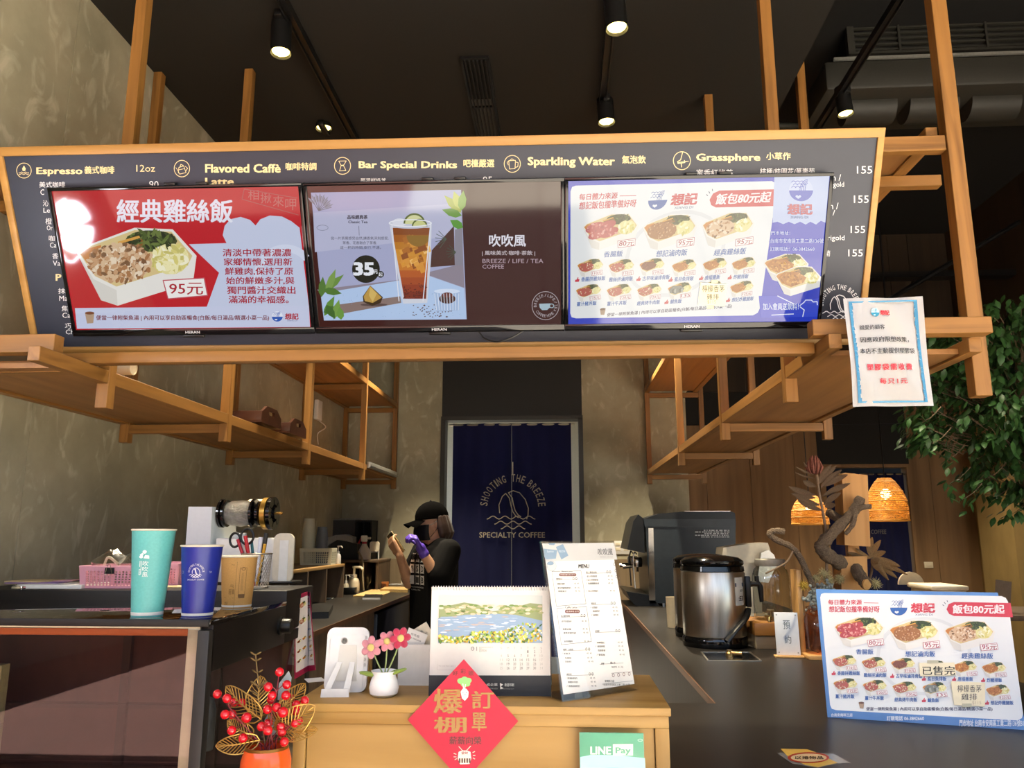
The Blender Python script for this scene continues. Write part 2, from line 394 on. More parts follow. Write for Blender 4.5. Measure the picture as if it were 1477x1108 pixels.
for b_ in (1.6, 2.8, 4.0, 5.2, 6.4, YW):
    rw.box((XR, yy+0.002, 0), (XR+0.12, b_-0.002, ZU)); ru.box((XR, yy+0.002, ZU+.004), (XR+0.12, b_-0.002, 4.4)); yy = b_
rw.box((XR+0.006, 1.0, 0), (XR+0.14, YW, 4.4))
M['shaded_panel'] = wood('shade_toned_panel', '#35281a', '#2a1f13', 'Z', 0.6, 0.4)  # shade of the upper walls is put into this darker wood colour
struct('wall_right_upper', ru, M['shaded_panel']); struct('wall_wood_upper', UP, M['shaded_panel'])
struct('wall_right', rw, pm('ochre_panel', '#7d6238', 0.7, var=0.12, vs=(2, 2, 1)))
struct('wall_pier', MB().box((XR-0.16, YW-0.9, 0), (XR, YW-0.35, ZU)), pm('ochre_pier', '#8d7648', 0.7, var=0.1, vs=(2, 2, 1)))
struct('ceiling', MB().box((XL-0.14, 0.9, ZC), (XS, YB+0.12, ZC+0.02)).box((XS-0.02, 0.9, ZC+0.02), (XS, YB+0.12, 4.42)), M['black_ceiling'])
struct('ceiling_high', MB().box((XS-0.4, 0.9, 4.4), (XR+0.14, YW+1.3, 4.45)), pm('high_ceiling_black', '#0d0c0b', 0.9, var=0.05))
struct('floor', MB().box((XL-0.14, 0.6, -0.02), (XR+0.14, YW+1.3, 0)).box((XL-0.14, YB+0.1, -0.0), (1.0, YB+2.1, 0.001)), M['floor'])
# the street side behind the viewer: paved arcade, an added unseen canopy and side wall that shape the sun, the road and the house across it
def paving(nm, c1, c2, c3):
    m, nt, b = newmat(nm); mp = coords(nt, (1, 1, 1)); br = nt.nodes.new('ShaderNodeTexBrick')
    br.inputs['Scale'].default_value = 1.0; br.inputs['Color1'].default_value = lin(c1); br.inputs['Color2'].default_value = lin(c2); br.inputs['Mortar'].default_value = lin(c3)
    br.inputs['Brick Width'].default_value = 0.6; br.inputs['Row Height'].default_value = 0.6; br.inputs['Mortar Size'].default_value = 0.008; br.offset = 0
    nt.links.new(mp.outputs[0], br.inputs['Vector']); nt.links.new(br.outputs[0], b.inputs['Base Color']); b.inputs['Roughness'].default_value = 0.7; return m
struct('pavement', MB().box((-1.1, -14, -0.06), (9, 0.6, -0.02)), paving('street_paving', '#cfc6b8', '#c2b9ab', '#8a8078'))
struct('pavement_maroon', MB().box((-9, -14, -0.06), (-1.1, 0.6, -0.02)), paving('maroon_paving', '#8d5a50', '#7d4f47', '#4a302c'))
struct('wall_added_shade', MB().box((-6.6, -14, -0.06), (-6.0, -0.2, 3.2)), pm('added_shade_render', '#a89f90', 0.8, var=0.06))  # unseen wall added so that its shadow falls across the paving
struct('ceiling_added_shade', MB().box((-9, -3.5, 3.5), (-1.15, 0.9, 3.62)).box((-1.15, -0.9, 3.5), (9, 0.9, 3.62)).box((-9, 0.8, 3.38), (9, 0.95, 4.6)), pm('added_shade_grey', '#bdb8ae', 0.8, var=0.04))  # unseen canopy, added and cut to set sun and shade on the paving
struct('wall_street', MB().box((XR, 0.85, 0), (9, 1.0, 4.5)).box((-9, 0.85, 0), (XL-0.14, 1.0, 4.5)), pm('street_render', '#a59d90', 0.8, var=0.06))
struct('wall_opposite', MB().box((-12, -14.4, -0.05), (12, -14.0, 5.0)), pm('opposite_render', '#c9bfae', 0.8, var=0.1, vs=(1, 1, 1)))
# ---------------------------------------------------------------- ceiling fittings
def spot(px, py, X, Y, Zt, label, power=26, f=None):
    """cylinder spotlight hanging under its track; its lit face is seen at px,py"""
    f = f or at(px, py, Y=Y); X = f.x
    t = thing('track_spotlight', label, 'spotlight', (X, Y, Zt), 0, 'spotlights on the ceiling tracks')
    ax = V((0.05, -0.05, -1)).normalized(); L = 0.15; r = 0.038
    R = V((0, 0, 1)).rotation_difference(-ax).to_matrix().to_4x4(); T = MX.Translation(f) @ R
    b = MB(T); b.lathe([(r*0.97, 0.004), (r, 0.0), (r, L*0.8), (r*0.93, L), (0.0, L)], n=28, cap=False); b.lathe([(r*0.97, 0.004), (r*0.9, 0.012), (0, 0.012)], n=28, cap=False)
    b.build('can', M['black'], t)
    top = f-ax*(L*0.7)
    MB().tube([top, V((X, Y, (top.z+Zt)/2+0.02)), V((X, Y, Zt-0.03))], 0.009, 8).cbox((X, Y, Zt-0.018), (0.03, 0.11, 0.028), 0.004).build('bracket', M['black'], t)
    l = MB(T)
    for i in range(7):
        a = i*pi/3; q = (0 if i == 6 else 0.019*cos(a), 0 if i == 6 else 0.019*sin(a)); l.ball((q[0], q[1], 0.008), 0.0105, 10, 6, (1, 1, 0.7))
    l.lathe([(0, 0.0095), (0.033, 0.0095)], n=24, cap=False)
    l.build('lens', M['warm_bulb'], t)
    d = bpy.data.lights.new('spot_beam', 'SPOT'); d.energy = power*1.8; d.spot_size = rad(110 if X > 2 else 60 if X > 1.2 else 75); d.spot_blend = 0.6; d.color = (1.0, 0.86, 0.62); d.shadow_soft_size = 0.03
    o = bpy.data.objects.new('spot_beam', d); COL.objects.link(o); o.location = f+ax*0.02; o.rotation_euler = ax.to_track_quat('-Z', 'Y').to_euler(); o.parent = t
    o.matrix_parent_inverse = WM[t.name].inverted()
def track(x, y0, y1, z, label, wires=False):
    t = thing('light_track', label, 'light track', (x, (y0+y1)/2, z))
    b = MB().box((x-0.017, y0, z-0.02), (x+0.017, y1, z)); b.box((x-0.017, y0, z-0.034), (x-0.012, y1, z-0.02)).box((x+0.012, y0, z-0.034), (x+0.017, y1, z-0.02)); b.build('rail', M['black'], t)
    MB().box((x-0.018, y1, z-0.035), (x+0.018, y1+0.03, z)).build('end_cap', M['black'], t)
    if wires:
        w = MB()
        for y in (y0+0.4, y1-0.4): w.tube([(x, y, z), (x, y, 4.4)], 0.004, 6)
        w.build('hanger', M['black'], t)
    return t
track(-1.0, 1.4, 5.6, ZC, 'black ceiling light track nearest the concrete side wall')
track(0.213, 1.4, 3.3, ZC, 'short black ceiling light track over the middle of the menu board')
track(1.425, 1.6, 7.2, 3.62, 'long black light track hung in the dark ceiling void right of the soffit', True)
spot(405, 77, 0, 2.62, ZC-0.0, 'black can spotlight on the left track, nearest of them to the viewer', 120)
spot(467, 186, 0, 3.42, ZC, 'black can spotlight on the left track, just above the top edge of the menu board', 120)
spot(890, 42, 0, 2.42, ZC, 'black can spotlight on the middle track, nearer of its two', 90)
spot(875, 177, 0, 3.28, ZC, 'black can spotlight on the middle track, farther of its two', 120)
spot(1220, 165, 0, 3.7, 3.62, 'black can spotlight on the long track beside the soffit', 110)
for x, y, z, pw, lab in ((-1.0, 4.5, 3.12, 130, 'black can spotlight on the left track over the back counter'), (-1.0, 5.3, 3.12, 180, 'black can spotlight on the left track nearest the back wall'), (0.5, 4.4, 3.12, 260, 'black can spotlight on the short back track over the espresso machine'), (0.5, 5.3, 3.12, 230, 'black can spotlight on the short back track nearest the back wall'), (1.425, 5.4, 3.4, 220, 'black can spotlight on the long track over the far end of the counter'), (1.425, 6.7, 3.4, 420, 'black can spotlight on the long track by the wood wall'), (2.62, 6.2, 2.95, 120, 'added black can spotlight on a rod in the dark void, hidden behind the laminated notice')):  # the last, on the rod, is added out of sight to warm the right wall
    spot(0, 0, x, y, ZC if x < 1 else 3.62 if x < 2 else 4.4, lab, pw, V((x, y, z)))
track(0.5, 4.0, 5.7, ZC, 'short black ceiling light track hidden behind the menu board over the espresso machine')
t = thing('ceiling_air_grille', 'long black slot air grille in the black ceiling', 'air grille', (-0.335, 3.3, ZC))
g = MB()
for a, b_ in ((-0.395, -0.385), (-0.285, -0.275)): g.box((a, 2.92, ZC-0.012), (b_, 4.1, ZC))
for y in (2.92, 3.30, 3.62, 3.95): g.box((-0.395, y-0.006, ZC-0.012), (-0.275, y+0.006, ZC))
g.build('frame', M['black'], t)
s = MB()
for k in range(6): s.box((-0.378+k*0.017, 2.93, ZC-0.016), (-0.372+k*0.017, 4.1, ZC-0.004))
s.build('slat', M['black_matte'], t)
MB().box((-0.385, 3.24, ZC-0.003), (-0.285, 4.1, ZC-0.001)).build('filter', pm('grey_filter', '#5a5650', 0.9), t)
# air conditioning in the dark void on the right
ZD = 3.95
t = thing('fan_coil_unit', 'dark grey ducted air conditioner with a slatted intake in the high ceiling', 'air conditioner', (2.6, 4.4, ZD))
Y0 = 4.3; gz0 = at(1300, 72, Y=Y0).z; gz1 = at(1300, 25, Y=Y0).z; gx0 = at(1222, 50, Y=Y0).x
gm = pm('duct_grey', '#2b2a25', 0.55, var=0.08)
f = MB(); f.box((gx0, Y0, gz0-0.015), (4.0, Y0+0.04, gz0)).box((gx0, Y0, gz1), (4.0, Y0+0.04, gz1+0.02)).box((gx0, Y0, gz0), (gx0+0.04, Y0+0.04, gz1)); f.build('grille_frame', gm, t)
f = MB()
for k in range(6): z = gz0+(gz1-gz0)*(k+0.5)/6; f.box((gx0+0.04, Y0+0.01, z-0.006), (4.0, Y0+0.03, z+0.004))
for k in range(5): x = gx0+0.3+k*0.5; f.box((x-0.006, Y0, gz0), (x+0.006, Y0+0.03, gz1))
f.build('slat', gm, t)
MB().box((gx0+0.03, Y0+0.05, gz0), (4.0, Y0+0.5, gz1)).build('housing', M['black_matte'], t)
za, zb_ = at(1300, 126, Y=Y0-0.1).z, at(1300, 84, Y=Y0-0.1).z; xa = at(1190, 100, Y=Y0-0.1).x
MB().box((xa, Y0-0.1, za), (4.0, Y0+0.4, zb_), 0.02).build('plenum', gm, t)
MB().box((xa+0.05, Y0-0.115, zb_-0.005), (4.0, Y0-0.1, zb_+0.012)).build('rail', pm('zinc', '#9a9a94', 0.4, 0.6), t)
f = MB()
for px in (1230, 1320, 1410):
    c = at(px, 132, Y=Y0); f.lathe([(0.10, -0.12), (0.10, 0.16)], (c.x+0.1, Y0+0.12, za), 24, axis='X')
f.build('duct_collar', gm, t)
t = thing('ceiling_pipe', 'grey conduit pipe running across the dark ceiling void', 'pipe', at(1300, 176, Y=5.0))
c = at(1300, 176, Y=5.0); MB().tube([(1.06, 5.0, c.z), (3.9, 5.0, c.z)], 0.022, 10).build('pipe', pm('pipe_grey', '#3f413c', 0.5), t)
f = MB()
for x in (1.7, 2.35, 3.0): f.tube([(x, 5.0, c.z), (x, 5.0, 4.4)], 0.006, 6)
f.build('hanger_rod', pm('rod_grey', '#55554e', 0.5), t)
t = thing('cable_tray', 'dark perforated cable tray across the back of the dark void', 'cable tray', at(1370, 395, Y=6.6))
c = at(1370, 395, Y=6.6); MB().box((1.1, 6.6, c.z-0.02), (3.9, 6.62, c.z+0.03)).box((1.1, 6.62, c.z-0.02), (3.9, 6.72, c.z-0.01)).build('tray', M['black'], t)
f = MB(); a, b_ = at(1270, 440, Y=5.6), at(1470, 320, Y=5.6); f.tube([a, b_], 0.018, 8); t = tag(f.build('sloping_conduit', M['black']), 'black sloping pipe crossing the dark panels behind the big wooden post', 'pipe')

# neon sign on the side wall by the entrance, seen only mirrored in the leftmost screen
t = thing('neon_bean_sign', 'white neon coffee bean sign mirrored in the left edge of the leftmost screen', 'neon sign', (XL, 1.2, 2.0))
BEAN = t
# ---------------------------------------------------------------- printed motifs
def logo(a, x, y, s, col, lw, ty=None, words=True):
    """round breeze badge: arched words, bean over three waves; s = outer radius in the art's own units"""
    k = s/190.0
    if words: a.arc('SHOOTING THE BREEZE', x, y-10*k, 146*k, rad(180-4), rad(360+4), 44*k, col, bold=0.0)
    a.line([(x-80*k, y+28*k), (x-84*k, y-20*k), (x-64*k, y-70*k), (x-44*k, y-88*k)], lw, col)
    a.line([(x-28*k, y-92*k), (x, y-104*k), (x+38*k, y-92*k), (x+72*k, y-52*k), (x+90*k, y), (x+88*k, y+40*k), (x+80*k, y+64*k)], lw, col)
    a.line([(x-44*k, y-88*k), (x-22*k, y-60*k), (x-14*k, y-20*k), (x-2*k, y+20*k), (x+16*k, y+46*k), (x+32*k, y+56*k)], lw, col)
    a.line([(x-28*k, y-92*k), (x-6*k, y-62*k), (x+2*k, y-22*k), (x+12*k, y+14*k), (x+30*k, y+40*k), (x+46*k, y+50*k)], lw, col)
    for yy, x0, x1, n in ((55, -155, 130, 4), (85, -110, 108, 3), (113, -72, 70, 2)):
        a.line([(x+(x0+(x1-x0)*i/28)*k, y+(yy-9*cos(2*pi*n*i/28+pi))*k) for i in range(29)], lw, col)
    if words: a.text('SPECIALTY COFFEE', x-198*k, y+150*k, x+190*k, y+182*k, col, 0.006)
def bowl(a, x, y, r, c1, c2):
    a.ell(x, y, r, r*0.95, c2)
    a.ell(x, y, r, r*0.95, c1, a.lay+1, 0.05, pi-0.05)
    for k in range(9): a.ring(x-r*0.62+(k % 3)*r*0.34+(k//3 % 2)*r*0.15, y-r*0.62+(k//3)*r*0.22, r*0.16, r*0.12, r*0.05, c1, a.lay+1, pi, 2*pi, 5)
    for k in range(4): a.ring(x+r*0.55, y+r*0.05, r*(0.22+0.14*k), r*(0.6+0.1*k), r*0.05, c1, a.lay+1, pi*1.0, pi*1.5, 7)
    for k in range(3): a.ell(x-r*0.35+k*r*0.12, y+r*(0.55+0.08*(k % 2)), r*0.12, r*0.11, c2, a.lay+2, n=8)
def thumb(a, x, y, s, col):
    a.poly([(x-s*.5, y), (x-s*.2, y), (x+s*.05, y-s*.55), (x+s*.2, y-s*.45), (x+s*.15, y-s*.1), (x+s*.5, y-s*.1), (x+s*.4, y+s*.5), (x-s*.5, y+s*.5)], col)
MEATS = {'sausage': ['#b5484c', '#c96a68', '#a53c46', '#d99a92'], 'pork': ['#a06a3c', '#8a5530', '#c39160', '#d8b48a'], 'chicken': ['#d8b894', '#a8764c', '#e9d6bc', '#7d5a3c', '#c79c74'],
         'cutlet': ['#b5702c', '#c98a3c', '#9a5a20', '#d9a052'], 'steak': ['#7d4630', '#6a3826', '#94573c'], 'mix': ['#b5584c', '#d3ab84', '#9a6a44', '#e3cdb2'], 'fish': ['#7d8078', '#5c6058', '#a5a89c']}
def bento(a, x, y, w, h, kind='chicken', n=60, sd=1):
    """paper lunch box seen from above: w,h = its box"""
    r = random.Random(sd); L = a.lay
    q = lambda p: [(x+u*w, y+v*h) for u, v in p]
    a.poly(q([(0, .33), (.06, .24), (.48, 0), (.80, .02), (1, .36), (.97, .70), (.34, 1), (.2, .93)]), '#e9e7e1', L)
    a.poly(q([(.0, .33), (.14, .66), (.33, .80), (.34, 1), (.2, .93)]), '#d9d6cf', L+1)
    a.poly(q([(.025, .34), (.07, .26), (.48, .03), (.79, .05), (.965, .36), (.93, .47), (.33, .755), (.15, .62)]), '#d9c38a', L+1)
    a.poly(q([(.03, .34), (.08, .27), (.2, .22), (.22, .42), (.16, .6)]), '#c98038', L+2)
    def blob(cx, cy, rx, ry, cols, m, s0, lay, asp=1.6):
        for _ in range(m):
            t, k = r.random()*2*pi, r.random()**0.5
            a.ell(x+(cx+rx*k*cos(t))*w, y+(cy+ry*k*sin(t))*h, s0*w*r.uniform(.6, 1.2), s0*w*r.uniform(.5, 1)/asp, r.choice(cols), lay, n=6, rot=r.random()*3)
    a.ell(x+.62*w, y+.17*h, .22*w, .14*h, '#3c4a24', L+2, n=14)
    blob(.62, .16, .2, .12, ['#2f3d1c', '#4c5f2a', '#66783a', '#26301a'], n//2, .045, L+3, 3)
    a.poly(q([(.34, .18), (.52, .1), (.58, .22), (.40, .28)]), '#8a5a26', L+3); a.poly(q([(.34, .18), (.52, .1), (.53, .13), (.35, .21)]), '#d9a24a', L+4)
    a.ell(x+.78*w, y+.40*h, .16*w, .20*h, '#e3dc9c', L+3, n=14)
    blob(.78, .40, .14, .17, ['#efe9b4', '#d9cf7a', '#f5f2d2', '#c9c070'], n//2, .05, L+4, 2)
    mc = MEATS[kind]
    if kind in ('cutlet', 'steak', 'fish'):
        a.poly(q([(.08, .4), (.2, .2), (.5, .2), (.68, .38), (.62, .55), (.35, .7), (.16, .58)]), mc[0], L+4)
        blob(.38, .44, .26, .2, mc, n, .035, L+5, 1.2)
        if kind == 'fish':
            for k in range(6): a.poly(q([(.1+k*.09, .42), (.17+k*.09, .36), (.2+k*.09, .62), (.13+k*.09, .62)]), mc[k % 3], L+6)
    elif kind == 'sausage':
        for u, v in ((.22, .36), (.42, .33), (.28, .55), (.48, .52)): a.ell(x+u*w, y+v*h, .17*w, .13*h, mc[0], L+4, n=14, rot=-.3); blob(u, v, .14, .1, mc[1:], n//3, .03, L+5, 1.4)
    else:
        a.ell(x+.36*w, y+.45*h, .27*w, .25*h, mc[0], L+4, n=16); blob(.36, .45, .26, .24, mc, n*2, .032 if kind != 'pork' else .018, L+5, 1.3)
def pricetag(a, pts, txt, box, c1, c2):
    L = a.lay; a.poly(pts, '#f3f1ee', L); a.line(pts, (pts[1][0]-pts[0][0])*0.025, c1, L+1, True); a.lay = L+1; a.text(txt, *box, c2, 0.012); a.lay = L
SIGNCROP = (1180, 850, 4.973)
def lunch_menu(a, full=True):
    """the lunch-box price board, laid out once and used for the standing sign and the third screen"""
    RED, BLU = '#c8374a', '#2f5fa8'; L0 = a.lay
    a.poly([(15, 60), (22, 35), (45, 28), (1315, 50), (1345, 62), (1362, 90), (1470, 890), (1462, 925), (1430, 942), (130, 868), (98, 858), (86, 830)], '#e6e9ea'); a.lay = L0+1
    a.ring(760, 480, 330, 270, 26, '#d9dcde')
    a.text('每日體力來源', 73, 76, 313, 112, RED, 0.02); a.line([(328, 98), (432, 100)], 4, RED)
    a.text('想記飯包攏準備好呀', 78, 122, 440, 166, RED, 0.02)
    bowl(a, 578, 130, 62, BLU, '#e9ecee'); a.lay = L0+1
    a.text('想記', 668, 100, 836, 168, RED, 0.045); a.text('XIANG DI', 695, 176, 820, 191, '#56608a', 0.0)
    a.rrect(922, 92, 1392, 202, 52, RED) if False else a.poly([(975, 92), (1380, 100), (1398, 202), (975, 193), (940, 178), (921, 145), (936, 108)], RED)
    for p, q in (((893, 112), (903, 120)), ((905, 95), (914, 106)), ((925, 82), (929, 92))): a.line([p, q], 5, '#3c4a66')
    a.lay = L0+2; a.text('飯包80元起', 966, 112, 1335, 176, '#f6eeee', 0.03)
    for i, (x, y, k, t, p, nm, nb) in enumerate(((112, 198, 'sausage', '80元', (352, 368, 466, 358, 472, 402, 360, 412), '香腸飯', (272, 430, 396, 468)), (506, 220, 'pork', '95元', (752, 384, 868, 372, 874, 422, 760, 430), '想記滷肉飯', (626, 444, 838, 486)), (902, 225, 'chicken', '95元', (1162, 400, 1280, 388, 1290, 434, 1170, 444), '經典雞絲飯', (1030, 458, 1254, 500)))):
        a.lay = L0+2; bento(a, x, y, 366, 220, k, 46 if full else 30, i+3); a.lay = L0+9
        pricetag(a, [(p[0], p[1]), (p[2], p[3]), (p[4], p[5]), (p[6], p[7])], t, (p[0]+12, p[1]-2, p[4]-10, p[7]-8), '#b8465a', '#a83a50'); a.lay = L0+2; a.text(nm, *nb, BLU, 0.015)
    rows = ((98, 470, 'mix', '110元', '香腸拼雞絲飯', 1), (308, 484, 'mix', '110元', '雞絲拼滷肉飯', 0), (518, 490, 'steak', '110元', '古早味滷排骨飯', 1), (745, 510, 'cutlet', '110元', '虱目魚排飯', 1), (962, 512, 'cutlet', '115元', '唐揚雞飯', 1), (1170, 520, 'cutlet', '115元', '炸豬排飯', 1),
            (105, 636, 'mix', '115元', '薑汁豬丼飯', 0), (316, 648, 'mix', '120元', '薑汁牛丼飯', 0), (528, 660, 'mix', '120元', '經典烤牛肉飯', 0), (745, 664, 'fish', '135', '鯖魚飯', 1), (970, 668, 'cutlet', '115元', '炸雞飯', 0), (1198, 682, 'cutlet', '125元', '想記炸雞腿飯', 1))
    for i, (x, y, k, t, nm, th) in enumerate(rows):
        a.lay = L0+2; bento(a, x, y, 182, 118, k, 22 if full else 12, i+20); a.lay = L0+9
        pricetag(a, [(x+102, y+86), (x+176, y+80), (x+182, y+106), (x+108, y+112)], t, (x+110, y+86, x+174, y+106), '#b8465a', '#a83a50'); a.lay = L0+2
        if th: thumb(a, x+14, y+132, 30, RED)
        a.text(nm, x+40-20*(1-th), y+118, x+40+27*len(nm)-20*(1-th), y+148, BLU, 0.02)
    a.poly([(290, 815), (330, 822), (325, 858), (300, 855)], '#a58a70'); a.ell(310, 816, 20, 8, '#6a4632', L0+3)
    a.text('便當一律附柴魚湯 | 內用可以享自助區暢食(白飯/每日湯品/精選小菜一品)', 345, 846, 1250, 876, '#4a4660', 0.02)
    a.lay = L0
# ---------------------------------------------------------------- the leaning menu board
LE = 0.469
BP = Plane((0, 2.060, 1.963), (1, 0.017, 0), (0, -sin(LE), cos(LE)))
PN = Plane(BP.O-BP.N*0.0365, BP.U, BP.W); FN = Plane(BP.O-BP.N*0.03, BP.U, BP.W)
BM = BP.mat()
tl, tr, bl, br = FN.uv(-11, 213), FN.uv(1280, 183), FN.uv(46, 492), FN.uv(1244, 492)
U0, U1 = (tl[0]+bl[0])/2, (tr[0]+br[0])/2; V1 = (tl[1]+tr[1])/2; V0 = -0.055
board = thing('menu_board', 'wide dark menu board in a light wood frame tilted over the counter behind three screens', 'menu board', BP.O+BP.U*((U0+U1)/2)+BP.W*V0)
M['board'] = pm('board_navy', '#272c3a', 0.45, var=0.04, vs=(3, 3, 3))
M['maple'] = wood('maple_frame', '#b88a4a', '#a57738', 'X', 0.45, 0.7)
MB(BM).box((U0+0.01, V0, -0.08), (U1-0.01, V1-0.01, -0.0365)).build('panel', M['board'], board)
for a, b_ in (((U0, V1-0.024, -0.085), (U1, V1, -0.03)), ((U0, V0, -0.085), (U1, V0+0.018, -0.03)), ((U0, V0, -0.0849), (U0+0.019, V1-0.0002, -0.0302)), ((U1-0.017, V0, -0.0849), (U1, V1-0.0002, -0.0302))):
    MB(BM).box(a, b_, 0.002).build('frame_rail', M['maple'], board)
GOLD, WHT = '#e3cf9a', '#f3f3f3'
def sec(A, nm):
    A.build(nm, M['ink'], board); n_ = Art(PN); n_.lay = 2; n_.crop = A.crop; return n_
g = Art(PN); g.lay = 2
g.crop = (0, 200, 3.517)
g.text('Espresso', 187, 147, 417, 190, GOLD, 0.03); g.text('義式咖啡', 430, 140, 580, 178, GOLD, 0.02); g.text('12oz', 692, 133, 787, 168, GOLD, 0.0); g = sec(g, 'gold_heading')
g.text('Flavored Caffè', 1043, 130, 1422, 172, GOLD, 0.03); g.text('Latte', 1043, 200, 1185, 236, GOLD, 0.03); g = sec(g, 'gold_heading')
g.ring(122, 162, 37, 38, 3, GOLD); g.poly([(122, 136), (131, 152), (128, 164), (116, 164), (113, 152)], GOLD)
for k in range(2): g.line([(96+i*5, 172+k*8+3*sin(i*1.6)) for i in range(11)], 2.5, GOLD)
g = sec(g, 'drink_icon'); g.ring(923, 152, 39, 42, 3, GOLD); g.line([(905, 175), (908, 146), (932, 138), (944, 172), (912, 180), (896, 150), (892, 148)], 2.5, GOLD); g.line([(912, 146), (918, 130), (930, 136)], 2.5, GOLD); g.line([(908, 158), (938, 152)], 2, GOLD); g.line([(940, 140), (952, 150), (942, 166)], 2.5, GOLD)
g = sec(g, 'drink_icon')
g.crop = (400, 200, 3.517)
g.text('咖啡特調', 43, 122, 198, 160, GOLD, 0.02); g = sec(g, 'gold_heading'); g.text('Bar Special Drinks', 415, 115, 910, 160, GOLD, 0.03); g.text('吧檯嚴選', 945, 105, 1100, 145, GOLD, 0.02)
g = sec(g, 'gold_heading'); g.ring(331, 138, 41, 43, 3, GOLD); g.line([(312, 114), (350, 113), (336, 136), (348, 162), (316, 164), (324, 136)], 2.5, GOLD, None, True); g.line([(326, 136), (336, 136)], 5, GOLD)
g = sec(g, 'drink_icon'); g.ring(1192, 128, 41, 43, 3, GOLD); g.line([(1174, 112), (1208, 110), (1206, 152), (1178, 154)], 2.5, GOLD, None, True); g.line([(1176, 112), (1166, 120), (1172, 134)], 2.5, GOLD); g.line([(1208, 118), (1222, 122), (1220, 142), (1208, 146)], 2.5, GOLD); g.line([(1180, 110), (1190, 102), (1202, 110)], 2.5, GOLD)
g = sec(g, 'drink_icon')
g.crop = (480, 0, 2.954)
g.text('Sparkling Water', 832, 670, 1200, 714, GOLD, 0.03); g.text('氣泡飲', 1233, 663, 1333, 697, GOLD, 0.02)
g = sec(g, 'gold_heading')
g.crop = (800, 200, 3.0143)
g.text('Grassphere', 617, 66, 892, 105, GOLD, 0.03); g.text('小草作', 920, 60, 1025, 92, GOLD, 0.02)
g = sec(g, 'gold_heading'); g.ring(553, 96, 37, 39, 3, GOLD); g.line([(556, 60), (548, 92), (534, 100), (536, 108), (566, 104), (564, 94)], 3, GOLD); g.line([(534, 104), (582, 98)], 2.5, GOLD); g.line([(550, 108), (552, 124)], 3, GOLD)
g = sec(g, 'drink_icon'); g.crop = (0, 250, 4.1037); g.text('P', 332, 597, 362, 635, GOLD, 0.03)
g.build('gold_heading', M['ink'], board)
w = Art(PN); w.lay = 2
w.crop = (0, 250, 4.1037)
for t, b_ in (('美式咖啡', (233, 50, 386, 84)), ('C', (240, 95, 262, 128)), ('沁', (255, 160, 287, 195)), ('Le', (258, 205, 296, 233)), ('橙', (270, 265, 307, 302)), ('Or', (278, 308, 312, 338)), ('咖', (290, 368, 325, 402)), ('Ca', (296, 410, 334, 440)), ('香', (310, 473, 345, 508)), ('Va', (313, 517, 358, 548)), ('抹', (345, 680, 388, 713)), ('Ma', (352, 725, 400, 755)), ('焦', (365, 783, 402, 817)), ('Ca', (370, 825, 418, 855)), ('巧', (385, 888, 420, 920)), ('Ch', (390, 925, 437, 953))): w.text(t, *b_, WHT, 0.004)
w = sec(w, 'white_lettering')
w.crop = (0, 200, 3.517); w.text('90', 757, 215, 805, 250, WHT, 0.0)
w = sec(w, 'white_lettering')
w.crop = (400, 200, 3.517); w.text('嚴選鮮奶茶', 422, 200, 552, 234, WHT, 0.0); w = sec(w, 'white_lettering'); w.text('95', 1043, 192, 1090, 228, WHT, 0.0)
w = sec(w, 'white_lettering')
w.crop = (800, 200, 3.0143); w.text('蜜香紅綠茶', 617, 133, 775, 166, WHT, 0.0); w = sec(w, 'white_lettering'); w.text('桔梗/桂圓花/萬壽菊', 893, 128, 1130, 160, WHT, 0.0)
w = sec(w, 'white_lettering')
w.crop = (977, 0, 2.954)
for b_ in ((765, 708, 830, 740), (752, 833, 815, 865), (738, 963, 800, 993), (728, 1063, 790, 1093)): w.text('155', *b_, WHT, 0.0); w = sec(w, 'price_lettering'); w.crop = (977, 0, 2.954)
for t, b_ in (('n /', (660, 743, 697, 770)), ('gold', (664, 775, 710, 803)), ('n /', (650, 864, 686, 892)), ('/', (661, 895, 672, 918)), ('rigold', (640, 1003, 712, 1030)), ('菊', (628, 1067, 651, 1093))): w.text(t, *b_, WHT, 0.0)
w = sec(w, 'white_lettering')
w.crop = (977, 370, 2.954); logo(w, 690, 212, 88, WHT, 3.6)
w.build('white_lettering', M['ink'], board)
# ---------------------------------------------------------------- three televisions hung on the board
M['screen'] = printmat('lit_screen', 0.06, 0.80, 0.5, 1.5)
TW, TH = 0.68, 0.4015
def television(u0, label, v0=0.0):
    c = BP.O+BP.U*(u0+TW/2)+BP.W*v0
    t = thing('television', label, 'television', c, 0, 'televisions on the menu board')
    m = BM @ MX.Translation((u0, v0, 0))
    MB(m).box((0, 0, -0.028), (TW, TH, -0.004), 0.003).box((0.12, 0.06, -0.036), (TW-0.12, TH-0.05, -0.028), 0.003).build('casing', M['black'], t)
    b = MB(m)
    for a, q in (((0, 0, -0.004), (TW, 0.018, 0.001)), ((0, TH-0.009, -0.004), (TW, TH, 0.001)), ((0, 0.018, -0.004), (0.009, TH-0.009, 0.001)), ((TW-0.009, 0.018, -0.004), (TW, TH-0.009, 0.001))): b.box(a, q, 0.0008)
    b.build('bezel', M['black_gloss'], t)
    MB(m).cbox((TW/2, -0.004, -0.008), (0.06, 0.008, 0.012), 0.003).build('sensor', M['black'], t)
    for x in (0.325, 0.41): MB(m).cbox((x, TH+0.003, -0.02), (0.03, 0.008, 0.02), 0.002).build('bracket', M['black'], t)
    p = Plane(BP.O-BP.N*0.0035, BP.U, BP.W)
    br_ = Art(Plane(BP.O+BP.N*0.0012, BP.U, BP.W)); br_.fn = lambda x, y: (u0+x, v0+y); br_.text('HERAN', TW/2-0.02, 0.012, TW/2+0.02, 0.005, '#b9b9bd', 0.02); br_.build('maker_mark', M['ink'], t)
    a = Art(p); return t, a
